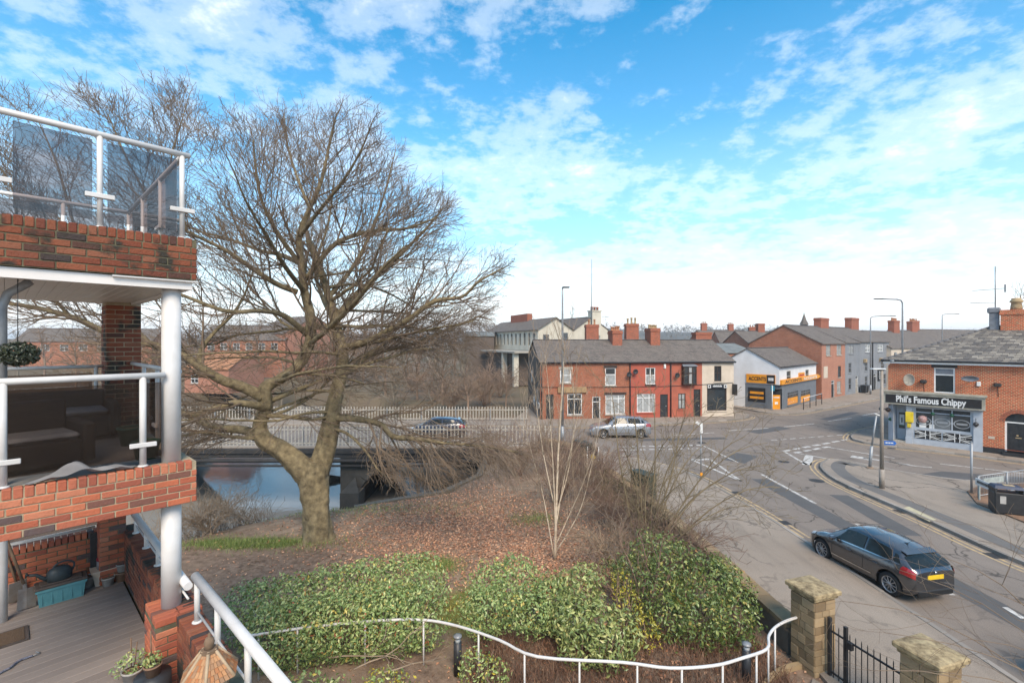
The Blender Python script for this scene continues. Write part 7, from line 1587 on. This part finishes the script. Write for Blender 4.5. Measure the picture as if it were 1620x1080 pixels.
# ---------------------------------------------------------------- bare bushes
def bush(name, label, base, tips, mat, seed, r0=.03, tw=.9, lvl=2, dens=2., up=.06, rmin=.0055, group=None, step=2):
    t = empty(name, base, 0, label, 'bush', group); o_ = Vector(base); w = Wood(seed); ls = []
    for tip in tips:
        e = Vector(tip)-o_; c = e*.5+Vector((w.rd.uniform(-.25, .25), w.rd.uniform(-.25, .25), .12*e.length)); s_ = Vector((w.rd.uniform(-.2, .2), w.rd.uniform(-.2, .2), -.05))
        pts = smooth([s_, s_*.4+c*.45, c, c*.45+e*.55+Vector((0, 0, .05*e.length)), e], 3); m = len(pts); rs_ = [max(rmin, r0*(1-.8*i/m)) for i in range(m)]; ls.append((pts, rs_))
        for i in range(3, m, step):
            for _ in range(2): w.child(tuple(pts[i]), tuple((pts[i]-pts[i-1]).normalized()), tw*w.rd.uniform(.6, 1.3), max(rmin, rs_[i]*.6), lvl, dict(wander=.16, up=up, ratio=.55, dens=dens, minL=.3, ang=(25, 60), rmin=rmin, plan=0, droop=.2, sg=.25))
    limb_mesh('stem', ls, MATS[mat], t, 6, .03, seed)['kind'] = 'stuff'; w.mesh('twigs', MATS[mat], t)['kind'] = 'stuff'; return t
hb = G(1015, 905)
bush('bare_bush', 'spreading olive-stemmed bare bush reaching over the pavement kerb', hb, [P(a, b, hb.y+c) for a, b, c in ((965, 610, 1), (1000, 640, .3), (1035, 625, 0), (1085, 655, .6), (1130, 655, -.3), (1180, 690, -.6), (1220, 735, .2), (1235, 770, -.7), (1190, 800, -1), (1120, 700, 1.5), (1060, 690, -1), (1150, 760, .9), (980, 700, -.6), (1215, 700, .8), (1090, 760, -1.2))], 'twig_olive', 31, .030, 1.15, 2, 2.9)
rr_ = random.Random(3)
def thicket(label, x, y, h, spread, n, seed, mat='twig_red', group='bare thickets by the river wall'):
    r2 = random.Random(seed); z = float(hgt(x, y)); tips = [(x+spread*r2.uniform(-1, 1), y+spread*.7*r2.uniform(-1, 1), z+h*r2.uniform(.5, 1)) for _ in range(n)]
    bush('bare_thicket', label, (x, y, z), tips, mat, seed, .018, .8, 1, 2.2, .02, group=group, step=2)
for lb, x, y, h, sp, n, sd0, mt in (
    ('tangled brown thicket left of the birch, at the bridge end', .3, 24.5, 2.6, 2.6, 26, 41, 'twig_red'), ('low tangled thicket close to the far green cabinet', 2.6, 25.5, 2.0, 1.7, 20, 42, 'twig_red'), ('brown thicket directly behind the birch stems', 2.0, 20.5, 2.4, 2.0, 22, 43, 'twig_red'),
    ('pinkish thicket hanging by the river wall and bridge arch', -1.2, 28.0, 2.6, 2.4, 26, 44, 'twig_red'), ('dense bramble mass against the boundary wall, behind the olive bush', 4.1, 17.5, 1.5, 1.8, 26, 45, 'twig_red'), ('straw-brown brush on the river bank beside the white column', -11.3, 17.6, 1.3, 1.1, 26, 52, 'twig_pale'), ('tangled brush leaning on the boundary wall nearest the dark shrub', 5.0, 14.0, 1.5, 1.3, 22, 48, 'twig_red'), ('tangled brush over the boundary wall midway to the nearer cabinet', 4.9, 18.8, 1.7, 1.3, 22, 49, 'twig_olive'), ('ragged brush at the boundary wall between the two cabinets', 4.2, 23.0, 1.8, 1.4, 22, 50, 'twig_red'), ('straggly pale bramble between the hedge shrubs and the birch', 3.2, 14.6, 1.2, 1.5, 24, 46, 'twig_pale'), ('brown bramble near the wall beside the nearer cabinet', 3.9, 21.0, 1.7, 1.7, 20, 47, 'twig_red')):
    thicket(lb, x, y, h, sp, n, sd0, mt)
st_ = G(1015, 990); bush('small_bare_tree', 'thin brown sapling rising from the planting bed before the shrubs', st_, [P(a, b, st_.y+c) for a, b, c in ((1015, 905, 0), (980, 860, .2), (1050, 850, -.2), (1010, 840, .3), (930, 880, 0), (1090, 870, .2))], 'twig_red', 51, .03, .7, 2, 2.2)
# branches reaching in from a tree outside the frame on the right
fb_ = Vector((7.4, 4.2, 1.6)); bush('foreground_tree', 'thin dark bare branches reaching in from the lower right edge', fb_, [P(a, b, c) for a, b, c in ((1330, 950, 5.2), (1400, 1000, 4.8), (1420, 900, 5.6), (1490, 880, 5.2), (1540, 830, 5.6), (1470, 1060, 4.6), (1560, 930, 5.0), (1600, 870, 5.0), (1380, 1060, 4.8), (1610, 980, 4.4), (1530, 1010, 4.6))], 'twig_brown', 61, .011, .7, 2, 1.5, .03, .0018, step=3)
# ---------------------------------------------------------------- riverside and street trees farther off: three built, then copied
def tree_proto(seed, H, mat, fat=1.0):
    w = Wood(seed); rd = w.rd; ls = []; pts = smooth([Vector((0, 0, -.3)), Vector((rd.uniform(-.2, .2), 0, H*.3)), Vector((rd.uniform(-.5, .5), rd.uniform(-.4, .4), H*.65)), Vector((rd.uniform(-.6, .6), 0, H*.95))], 5); m = len(pts)
    rs_ = [H*.017*(1-.9*i/m)+.01 for i in range(m)]; ls.append((pts, rs_))
    for i in range(4, m):
        for _ in range(3): w.child(tuple(pts[i]), tuple((pts[i]-pts[i-1]).normalized()), H*.30*(1.2-.75*i/m)*rd.uniform(.7, 1.2), rs_[i]*.5, 3, dict(wander=.16, up=.11, ratio=.55, dens=1.6, minL=.55, ang=(28, 60), rmin=.018*fat, plan=0, droop=.1, sg=.5))
    t = empty('bare_tree', (0, 0, 0)); limb_mesh('trunk', ls, MATS[mat], t, 8, .05, seed); w.mesh('crown', MATS[mat], t)['kind'] = 'stuff'; return t
M('far_twig', (.27, .185, .13), .95, (.20, .14, .10), scale=.4, coords='World')
M('far_twig_grey', (.22, .18, .13), .95, (.16, .135, .10), scale=.4, coords='World')
protos = [tree_proto(71, 9, 'far_twig'), tree_proto(72, 9, 'far_twig_grey'), tree_proto(73, 9, 'far_twig')]
used = [False]*3
def ftree(px, Y, H, k, label, wid=1.0, rz=None):
    t = protos[k] if not used[k] else copy_tree(protos[k]); used[k] = True
    p = P(px, 540, Y); z = float(hgt(p.x, p.y)); t.location = (p.x, p.y, z); t.scale = (H/9*wid, H/9*wid, H/9); t.rotation_euler = (0, 0, rng.uniform(0, 6.28) if rz is None else rz)
    tag(t, label, 'tree', 'bare trees beyond the bridge')
for i, (px, Y, H, k, wd0, lb) in enumerate((
    (520, 92, 13, 0, 1.1, 'brown bare tree beyond the bridge, behind the beech fork'), (575, 84, 13.5, 2, 1.1, 'taller brown bare tree beyond the bridge, right of the beech trunk'), (625, 52, 8.0, 1, 1.2, 'greyish bare tree just beyond the bridge fence, below the beech crown'),
    (660, 58, 9.5, 0, 1.2, 'brown bare tree midway between beech trunk and white mill'), (700, 53, 8.0, 2, 1.2, 'low brown bare tree near the far fence, left of the brown shed'), (735, 60, 7.5, 1, 1.2, 'grey bare tree in front of the brown shed'), (775, 54, 6.0, 0, 1.2, 'small brown bare tree in front of the long white mill'), (800, 52, 4.8, 2, 1.2, 'lowest bare tree, close to the terrace gable'),
    (640, 75, 12, 1, 1.1, 'tall grey bare tree far beyond the bridge'), (545, 100, 14, 0, 1.1, 'tall brown bare tree far behind the beech trunk'), (470, 100, 12, 2, 1.2, 'bare tree in front of the orange brick block'), (335, 84, 7, 1, 1.3, 'low bare tree in front of the long brick block'), (380, 110, 13, 1, .7, 'dark tall tree rising behind the long brick block'),
    (250, 84, 9, 0, 1.2, 'brown bare tree across the river behind the white column'), (120, 70, 8, 2, 1.2, 'brown bare tree across the river behind the brick pier'), (30, 76, 8.5, 1, 1.2, 'bare tree across the river at the left edge'), (200, 85, 10, 1, 1.2, 'grey bare tree above the far brick houses at left'), (430, 72, 6, 0, 1.2, 'short bare tree on the far bank behind the mossy limb'), (310, 68, 5.5, 2, 1.2, 'short bare tree on the far bank beside the white column'),
    (500, 95, 9, 2, 1.5, 'wide low brown scrub tree beyond the bridge, directly behind the beech trunk'), (560, 80, 7.5, 0, 1.6, 'wide low brown scrub tree beyond the bridge, right of the beech trunk'), (610, 62, 10, 0, 1.2, 'brown bare tree rising behind the low scrub right of the trunk'), (680, 47, 5.0, 1, 1.6, 'wide low grey scrub tree beyond the far fence'), (740, 48, 4.6, 0, 1.6, 'wide low brown scrub tree before the mill lean-to'), (690, 70, 10.5, 1, 1.2, 'grey bare tree well behind the far fence, left of the shed'), (595, 90, 13.0, 2, 1.2, 'largest brown bare tree on the skyline right of the beech trunk'),
    (300, 78, 8.5, 0, 1.3, 'spreading brown tree in front of the long brick block, nearest the column'), (365, 82, 9.5, 2, 1.3, 'spreading brown tree hiding the right end of the long brick block'), (410, 88, 11, 0, 1.2, 'tall brown tree before the orange brick gable'), (445, 80, 9, 1, 1.3, 'grey tree just left of the beech fork, across the river'), (485, 86, 10.5, 0, 1.3, 'brown tree seen through the fork of the beech'), (70, 84, 9, 0, 1.3, 'brown tree before the houses seen under the upper balcony'), (160, 90, 10, 2, 1.3, 'brown tree beside the brick pier, before the far houses'),
    (905, 100, 14.5, 1, .5, 'slender bare tree top showing above the mill roofs'), (1612, 48, 12.2, 1, .6, 'bare tree rising behind the chip shop roof at the right edge'))):
    ftree(px, Y, H, k, lb, wd0)
# leafless riverside wood closing the view between the brick block and the mill
rw2 = Wood(77)
for k in range(46):
    Y = rw2.rd.uniform(96, 150); px = rw2.rd.uniform(250, 790); q = P(px, 540, Y); z = float(hgt(q.x, q.y)); H = rw2.rd.uniform(8.5, 13.5)
    rw2.emit([(q.x, q.y, z), (q.x+rw2.rd.uniform(-.4, .4), q.y, z+H*.4), (q.x, q.y, z+H*.8)], [.2, .14, .05], 5)
    for j in range(13): rw2.grow((q.x, q.y, z+H*(.2+.6*j/13)), (rw2.rd.uniform(-1, 1), rw2.rd.uniform(-1, 1), .8), H*.32*(1.15-.6*j/13), .06, 2, wander=.16, up=.10, ratio=.6, dens=.8, minL=.9, ang=(28, 60), rmin=.032, sg=.7)
tag(rw2.mesh('riverside_wood', MATS['far_twig']), 'mass of bare brown woodland beyond the river', 'woodland', kind='stuff')
for i, (x, y, h, sp, n) in enumerate(((-9, 56, 3.4, 3.5, 26), (-3, 52, 3.0, 3.2, 26), (-1.5, 60, 3.4, 3.0, 24), (-14, 66, 3.6, 3.6, 24), (-6.5, 49.5, 2.4, 2.6, 24))):
    r2 = random.Random(200+i); bush('scrub_bush', ('broad brown scrub bush beyond the far fence, right of the trunk', 'broad brown scrub bush just behind the far fence, middle', 'brown scrub bush behind the far fence, in front of the mill posts', 'brown scrub bush farthest back beyond the river bend', 'low brown scrub bush touching the far picket fence')[i], (x, y, 0), [(x+sp*r2.uniform(-1, 1), y+sp*.7*r2.uniform(-1, 1), h*r2.uniform(.45, 1)) for _ in range(n)], 'far_twig', 200+i, .03, 1.2, 2, 1.9, .03, .013, 'scrub behind the far fence')
# wooded ridge on the skyline
M('hill_wood', (.13, .11, .085), .95, (.09, .08, .062), scale=.02, coords='World')
hx = np.linspace(-500, 1100, 90); hy = [520, 600, 720, 900]; Vh = []
for j, y in enumerate(hy):
    for x in hx: Vh.append((x, y, (0, 17, 25, 0)[j]*(.75+.35*math.sin(x*.006+1)+.12*math.sin(x*.021))+(0 if j in (0, 3) else 0)))
nh = len(hx); Fh = [(j*nh+i, j*nh+i+1, (j+1)*nh+i+1, (j+1)*nh+i) for j in range(3) for i in range(nh-1)]
struct(npmesh('hill', Vh, Fh, MATS['hill_wood'], smooth=True))
rh = np.random.default_rng(4); Vt = []; Ft = []
for k in range(900):
    x = rh.uniform(-480, 1050); y = rh.uniform(540, 740); f = np.interp(y, hy, (0, 17, 25, 0)); z = f*(.75+.35*math.sin(x*.006+1)+.12*math.sin(x*.021)); hgt_t = rh.uniform(7, 13)
    for _ in range(26):
        c = np.array([x, y, z+hgt_t*.55])+rh.normal(0, 1, 3)*np.array([hgt_t*.24, hgt_t*.24, hgt_t*.24]); s_ = rh.uniform(.5, 1.4); q = len(Vt); d1 = rh.normal(0, 1, 3)*s_; d2 = rh.normal(0, 1, 3)*s_
        Vt += [c, c+d1, c+d2]; Ft.append((q, q+1, q+2))
tag(npmesh('far_wood', Vt, Ft, MATS['far_twig_grey']), 'distant leafless woodland along the skyline hill', 'woodland', kind='stuff')
# ================================================================ leafy shrubs
def leafmat(name, stops, rough=.38):
    m = M(name, stops[0][1], rough, tuple(x*.7 for x in stops[0][1]), scale=3, coords='World', spec=.5, rnd=('attr', stops)); return m
leafmat('photinia', [(0, (0.1202, 0.1875, 0.059)), (0.35, (0.2003, 0.2867, 0.0887)), (0.64, (0.3073, 0.3858, 0.1378)), (0.9, (0.454, 0.4739, 0.1969)), (0.965, (0.561, 0.441, 0.0985)), (0.985, (0.3105, 0.1109, 0.0563)), (1, (0.3726, 0.1008, 0.0506))])
leafmat('viburnum', [(0, (0.107, 0.1517, 0.0473)), (0.4, (0.1989, 0.2493, 0.0767)), (0.75, (0.3211, 0.3576, 0.1185)), (0.92, (0.4588, 0.4335, 0.1673)), (0.985, (0.4588, 0.4335, 0.1673)), (1, (0.2928, 0.1326, 0.0492))])
leafmat('dark_shrub', [(0, (0.0582, 0.0901, 0.0241)), (0.45, (0.1113, 0.1595, 0.0386)), (0.8, (0.1854, 0.2346, 0.0604)), (0.985, (0.3179, 0.2628, 0.0604)), (1, (0.2928, 0.1326, 0.0492))])
leafmat('yellow_leaf', [(0, (0.2, 0.2, 0.0375)), (0.4, (0.375, 0.325, 0.0375)), (0.8, (0.525, 0.425, 0.05)), (1, (0.1375, 0.1875, 0.05))])
leafmat('litter_leaf', [(0, (0.2308, 0.1223, 0.0733)), (0.3, (0.4123, 0.1877, 0.1025)), (0.6, (0.5608, 0.2774, 0.1538)), (0.85, (0.6926, 0.408, 0.249)), (1, (0.1484, 0.0898, 0.0586))], .85)
leafmat('grass_blade', [(0, (0.112, 0.16, 0.04)), (0.6, (0.208, 0.272, 0.064)), (1, (0.352, 0.352, 0.128))], .6)
leafmat('heather_stem', [(0, (0.0918, 0.0476, 0.0299)), (0.5, (0.1591, 0.0816, 0.049)), (0.85, (0.2326, 0.1224, 0.0748)), (1, (0.3182, 0.204, 0.1224))], .9)
def leaves(name, C, N, size, mat, par, seed, asp=.48, tilt=.6):
    rd = np.random.default_rng(seed); n = len(C); C = np.asarray(C); N = np.asarray(N)+rd.normal(0, tilt, (n, 3)); N /= np.linalg.norm(N, axis=1, keepdims=True)
    t = rd.normal(0, 1, (n, 3)); t -= (t*N).sum(1, keepdims=True)*N; t /= np.linalg.norm(t, axis=1, keepdims=True); b = np.cross(N, t); s = size*rd.uniform(.5, 1.35, (n, 1)); w = s*asp
    V = np.stack([C-t*s*.5, C+b*w*.5-t*s*.05+N*s*.08, C+t*s*.5-N*s*.10, C-b*w*.5-t*s*.05+N*s*.08, C-N*.0], 1)   # folded diamond
    V = V.reshape(-1, 3); q = np.arange(n)*5
    Fa = np.concatenate([np.stack([q, q+4, q+1], 1), np.stack([q+1, q+4, q+2], 1), np.stack([q+2, q+4, q+3], 1), np.stack([q+3, q+4, q], 1)]); r = rd.random(n)
    return npmesh(name, V, Fa, mat, par, False, np.tile(r, 4))
def blobcloud(seed, blobs, n, shell=.35, jag=.07):
    """blobs: (cx,cy,cz,rx,ry,rz); points near the surfaces of the union, normals outward"""
    rd = np.random.default_rng(seed); C = []; N = []; vol = np.array([b[3]*b[4]+b[4]*b[5]+b[3]*b[5] for b in blobs]); cnt = (n*vol/vol.sum()).astype(int)
    for b, m in zip(blobs, cnt):
        v = rd.normal(0, 1, (m, 3)); v /= np.linalg.norm(v, axis=1, keepdims=True); rr = 1-shell*rd.random((m, 1))**2; rr *= 1+jag*(np.sin(v[:, :1]*7+b[0]*3)*np.sin(v[:, 1:2]*6+b[1])+.8*np.sin(v[:, 2:]*9+v[:, :1]*5+b[0]*7)); rr += (rd.random((m, 1)) < .10)*rd.random((m, 1))*jag*2.2
        c = np.array(b[:3])+v*rr*np.array(b[3:]); C.append(c); N.append(v/np.array(b[3:]))
    C = np.concatenate(C); N = np.concatenate(N); keep = np.ones(len(C), bool)
    for b in blobs: keep &= (((C-np.array(b[:3]))/np.array(b[3:]))**2).sum(1) > .48
    keep &= C[:, 2] > .05
    N /= np.linalg.norm(N, axis=1, keepdims=True); return C[keep], N[keep]
def shrub(name, label, blobs, n, size, mat, seed, cat='shrub', group=None, stems=14, asp=.48, extra=None, jag=.17):
    x, y = np.mean([b[0] for b in blobs]), np.mean([b[1] for b in blobs]); t = empty(name, (x, y, 0), 0, label, cat, group)
    C, N = blobcloud(seed, blobs, n, .45, jag); leaves('foliage', C-np.array([x, y, 0]), N, size, MATS[mat], t, seed, asp)['kind'] = 'stuff'
    if extra:
        C, N = blobcloud(seed+1, blobs, extra[0], .15); leaves('foliage', C-np.array([x, y, 0]), N, extra[2], MATS[extra[1]], t, seed+1, asp)['kind'] = 'stuff'
    rd = random.Random(seed); mb = MB()
    for _ in range(stems):
        b = rd.choice(blobs); px_, py_ = b[0]-x+rd.uniform(-.6, .6)*b[3], b[1]-y+rd.uniform(-.6, .6)*b[4]; q = (px_*.8, py_*.8, -.1); mb.tube([q, ((q[0]+px_)/2, (q[1]+py_)/2, b[2]*.6), (px_+rd.uniform(-.2, .2), py_+rd.uniform(-.2, .2), b[2]+b[5]*.6)], [.02, .015, .007], 5)
    mb.build('stem', MATS['twig_red'], t)['kind'] = 'stuff'; return t
rd = random.Random(9); hb1 = []
for k in range(26):
    s = (k % 13)/12; side = k//13; x = (-6.2+3.95*s) if side else (-5.2+3.2*s); y = (10.95+1.15*s) if side else (10.15+.55*s); hb1.append((x, y, .68+.12*s+rd.uniform(-.04, .05), .62, .62, .72+.08*s))
shrub('photinia_hedge', 'long clipped green hedge with reddish tips behind the left part of the railing', hb1, 40000, .088, 'photinia', 81, 'hedge', stems=30, jag=.06)
shrub('photinia_shrub', 'young shrub with red leaf tips in front of the hedge, beside the white handrail', [(-3.4, 8.75, .25, .5, .4, .45), (-2.7, 8.7, .2, .45, .35, .4), (-4.0, 8.9, .2, .5, .4, .5)], 1100, .115, 'photinia', 82, extra=(60, 'litter_leaf', .10))
b2 = [(-.78+.30*k+rd.uniform(-.1, .1), 10.75+.28*(k % 4), .80+rd.uniform(-.1, .1), .55, .5, .52) for k in range(7)]
b2 += [(-.45, 11.7, .95, .6, .5, .55), (.1, 11.9, .95, .65, .5, .6)]
shrub('leafy_shrub', 'rounded green shrub with small red tips just right of the hedge gap', b2, 14000, .086, 'photinia', 83, extra=(120, 'yellow_leaf', .07))
b2 += [(-.6+.5*k, 10.15, .5, .45, .4, .42) for k in range(4)]
b3 = [(1.5, 10.1, .5, .5, .4, .45), (2.0, 9.95, .5, .45, .4, .42), (1.35, 10.6, .75, .55, .5, .55), (1.9, 10.5, .70, .5, .45, .6), (1.6, 11.3, .95, .6, .5, .6), (2.4, 10.3, .6, .42, .4, .55), (.95, 11.2, .85, .5, .5, .5)]
shrub('leafy_shrub', 'grey-green open shrub with drooping leaf clusters in front of the birch', b3, 6500, .12, 'viburnum', 84, asp=.42)
shrub('variegated_shrub', 'bright yellow-leaved spindly shrub between the grey-green shrub and the dark one', [(2.65, 10.75, .72, .38, .32, .62), (3.0, 10.6, .5, .3, .3, .45), (2.7, 11.6, 1.0, .3, .3, .35)], 1150, .075, 'yellow_leaf', 85)
b4 = [(3.6, 10.9, .6, .5, .45, .5), (4.3, 10.6, .65, .6, .45, .55), (5.0, 10.7, .65, .55, .45, .55), (3.5, 11.6, .95, .6, .6, .65), (4.15, 11.9, 1.15, .7, .65, .7), (4.8, 11.7, 1.05, .7, .6, .7), (5.2, 11.2, .85, .6, .5, .65), (4.4, 11.1, .8, .7, .5, .6), (3.9, 12.6, 1.2, .8, .6, .7), (3.2, 12.2, .9, .6, .5, .6), (5.3, 12.0, .9, .5, .5, .6)]
shrub('dark_shrub', 'large dark green rounded shrub beside the left gate pillar', b4, 15500, .092, 'dark_shrub', 86, extra=(900, 'viburnum', .10))
shrub('low_shrub', 'low yellowish-green shrub at the bottom edge under the railing', [(-1.9, 8.75, .12, .5, .35, .35), (-1.2, 8.7, .1, .4, .3, .3), (-2.5, 9.3, .15, .5, .4, .35)], 900, .08, 'yellow_leaf', 87, extra=(700, 'photinia', .09))
shrub('low_shrub', 'small evergreen at the foot of the bollard light by the hedge gap', [(-.75, 9.6, .3, .35, .35, .42), (-.35, 9.5, .25, .3, .3, .35)], 900, .075, 'photinia', 88, extra=(150, 'yellow_leaf', .07))
shrub('ivy_clump', 'trailing ivy and evergreen scrub under the birch and thickets', [(2.2+.6*k, 13.4+.25*(k % 3), .28, .6, .5, .38) for k in range(5)], 2300, .09, 'viburnum', 89, extra=(500, 'litter_leaf', .07))
# brown heather-like ground cover
rdn = np.random.default_rng(12); n = 11000; X = rdn.uniform(-.9, 6.0, n); Y_ = rdn.uniform(8.0, 11.2, n); kp = (Y_ > 8.9-.12*np.abs(X-2.5)) & ~((X > 3.0) & (Y_ < 8.6)) & (X < 6.2-.05*Y_); X, Y_ = X[kp], Y_[kp]; n = len(X)
h = rdn.uniform(.10, .36, n); lean = rdn.normal(0, .12, (n, 2)); w = .007; B0 = np.stack([X, Y_, np.full(n, .0)], 1); Tp = np.stack([X+lean[:, 0], Y_+lean[:, 1], h], 1); an = rdn.uniform(0, 6.28, n); dv = np.stack([np.cos(an)*w, np.sin(an)*w, np.zeros(n)], 1)
Vg = np.stack([B0-dv, B0+dv, Tp+dv*.5, Tp-dv*.5], 1).reshape(-1, 3); q = np.arange(n)*4
tag(npmesh('ground_cover', Vg, np.stack([q, q+1, q+2, q+3], 1), MATS['heather_stem'], rnd=rdn.random(n)), 'reddish brown dead ground cover filling the bed along the railing', 'ground cover', kind='stuff')
# fallen leaves and grass
def scatter(n, cx_, cy, sx_, sy, seed):
    r = np.random.default_rng(seed); x = r.normal(cx_, sx_, n); y = r.normal(cy, sy, n); k = (sdist(x, y, GARD) < -.3) & (sdist(x, y, RIV) > .6); x, y = x[k], y[k]; return np.stack([x, y, hgt(x, y)+.012+.02*r.random(len(x))], 1)
C = np.concatenate([scatter(11000, -1.8, 17.4, 2.6, 1.9, 1), scatter(4500, 1.6, 14.6, 1.8, 1.6, 2), scatter(1500, -5, 15, 4, 2.5, 3), scatter(3000, -2, 20.5, 2.5, 1.5, 4), scatter(1200, 3, 10, 2.5, .8, 5)])
tag(leaves('fallen_leaves', C, np.tile([0, 0, 1.], (len(C), 1)), .085, MATS['litter_leaf'], None, 6, .6, .35), 'carpet of fallen brown leaves on the garden slope', 'leaves', kind='stuff')
def grass(n, cx_, cy, sx_, sy, seed, hh=.14):
    c = scatter(n, cx_, cy, sx_, sy, seed); r = np.random.default_rng(seed); n = len(c); a = r.uniform(0, 6.28, n); d = np.stack([np.cos(a)*.007, np.sin(a)*.007, np.zeros(n)], 1); t = c+np.stack([r.normal(0, .05, n), r.normal(0, .05, n), hh*r.uniform(.5, 1.2, n)], 1); return np.stack([c-d, c+d, t], 1).reshape(-1, 3)
Vg = np.concatenate([grass(3500, -8.9, 16.2, 1.5, .3, 11), grass(1300, -2.3, 14.5, .4, .3, 12), grass(1500, -6.5, 19.5, 3, .5, 13), grass(1000, -1.4, 12.4, .5, .8, 14, .05), grass(700, .9, 18.3, .5, .4, 15)]); q = np.arange(len(Vg)//3)*3
tag(npmesh('grass', Vg, np.stack([q, q+1, q+2], 1), MATS['grass_blade'], rnd=np.random.default_rng(1).random(len(q))), 'patchy grass tufts along the top of the river bank', 'grass', kind='stuff')
# dead reeds at the water's edge, fallen branches by the hedge
rw_ = Wood(91)
for k in range(420):
    u_r = rw_.rd.random(); x, y = -13.6+3.2*u_r+rw_.rd.uniform(-.5, .5), 17.2+2.0*u_r+rw_.rd.uniform(-.3, .8); z = float(hgt(x, y)); rw_.grow((x, y, max(z, -3)), (rw_.rd.uniform(-.5, .7), rw_.rd.uniform(-.6, .3), .8), rw_.rd.uniform(.7, 2.0), .009, 1, wander=.14, up=-.05, dens=.6, rmin=.006, ratio=.4)
tag(rw_.mesh('reeds', MATS['twig_pale']), 'dead straw-coloured reeds and stems at the water edge by the column', 'reeds', kind='stuff')
sk_ = Wood(93)
for k in range(260):
    x, y = sk_.rd.gauss(-3, 4.2), sk_.rd.uniform(12.6, 21.5)
    if float(sdist(np.array([x]), np.array([y]), GARD)[0]) > -.5 or float(sdist(np.array([x]), np.array([y]), RIV)[0]) < .8: continue
    a = sk_.rd.uniform(0, 6.28); z = float(hgt(x, y))+.03; sk_.grow((x, y, z), (math.cos(a), math.sin(a), .02), sk_.rd.uniform(.2, .9), .010, 1, wander=.12, up=-.005, dens=1, rmin=.005, ratio=.5)
tag(sk_.mesh('fallen_twigs', MATS['twig_pale']), 'scattered fallen twigs lying over the garden slope', 'twigs', kind='stuff')
fw_ = Wood(92); q0 = G(720, 1040, .2)
for (x0, y0, x1, y1) in ((560, 1058, 690, 1020), (520, 1040, 640, 1058), (600, 1065, 720, 1044), (640, 1050, 610, 1015)):
    a, b = G(x0, y0, .35), G(x1, y1, .45); fw_.grow(tuple(a), tuple((b-a).normalized()), (b-a).length*1.1, .022, 2, wander=.18, up=.02, dens=1.3, rmin=.006, ratio=.5, minL=.3)
t = tag(fw_.mesh('cut_branches', MATS['twig_pale']), 'pile of pale cut branches lying in front of the hedge', 'branches')
# potted plants on the lower terrace and the hanging topiary ball
def potplant(label, loc, r, h, mat, n, seed, leaf, bl_, canes=0):
    t = pot('potted_plant', loc, r, h, mat, label, 'potted plant'); t.scale = (.78, .78, .78); C, N = blobcloud(seed, bl_, n, .6); leaves('foliage', C, N, .055, MATS[leaf], t, seed)['kind'] = 'stuff'
    for k in range(canes): mb = MB(); mb.tube([(.04*k-.02, 0, h), (.09*k-.05, .03, h+.42-.05*k)], .008, 5); mb.build('cane', MATS['old_wood'], t)
potplant('green leafy plant in a pale pot with canes by the brick pier', G(210, 1062, DZ+.12)-Vector((0, 0, .12)), .13, .2, 'pale_pot', 420, 95, 'photinia', [(0, 0, .32, .18, .18, .14), (-.1, -.05, .24, .14, .14, .1), (.12, .03, .28, .13, .14, .12)], 2)
potplant('small straggly plant in a red clay pot beside the bird table', bl(-.28, -.62, DZ+.42), .10, .14, 'clay_pot', 150, 96, 'viburnum', [(0, 0, .2, .1, .1, .09)], 1)
mb = MB(); mb.lathe([(.16, 0), (.16, .42)], n=16); tag(mk('pot_stand', mb.mesh('pot_stand'), MATS['dark_metal']), 'dark round stand under the red clay pot by the pier', 'stand').location = bl(-.28, -.62, DZ)
tp = P(28, 560, 4.55); t = empty('topiary_ball', tp, 0, 'round dark artificial topiary ball hanging under the upper balcony', 'topiary ball'); C, N = blobcloud(97, [(0, 0, 0, .165, .165, .125)], 10, .3)
v = np.random.default_rng(2).normal(0, 1, (1500, 3)); v /= np.linalg.norm(v, axis=1, keepdims=True); rr_ = (1-.35*np.random.default_rng(3).random((1500, 1)))
leafmat('topiary_leaf', [(0, (.018, .022, .012)), (.6, (.035, .045, .022)), (1, (.07, .08, .045))]); leaves('foliage', v*rr_*np.array([.168, .168, .12]), v, .04, MATS['topiary_leaf'], t, 98)['kind'] = 'stuff'; mb = MB(); mb.tube([(0, 0, .08), (0, 0, 7.63-tp.z)], .004, 5); mb.build('wire', MATS['dark_metal'], t)

# ================================================================ thin air that softens the far skyline
hz = MB(); hz.bx(-2900, 2900, -700, 5200, -7, 48); hm = bpy.data.materials.new('haze'); hm.use_nodes = True; ht = hm.node_tree; ht.nodes.clear()
pv = nn(ht, 'ShaderNodeVolumePrincipled'); pv.inputs['Color'].default_value = (.86, .90, .95, 1); pv.inputs['Density'].default_value = .0005; pv.inputs['Anisotropy'].default_value = .2
ho = nn(ht, 'ShaderNodeOutputMaterial'); lk(ht, pv.outputs[0], ho.inputs['Volume']); tag(hz.build('haze', hm), 'thin pale haze over the far rooftops and hill', 'haze', kind='stuff')
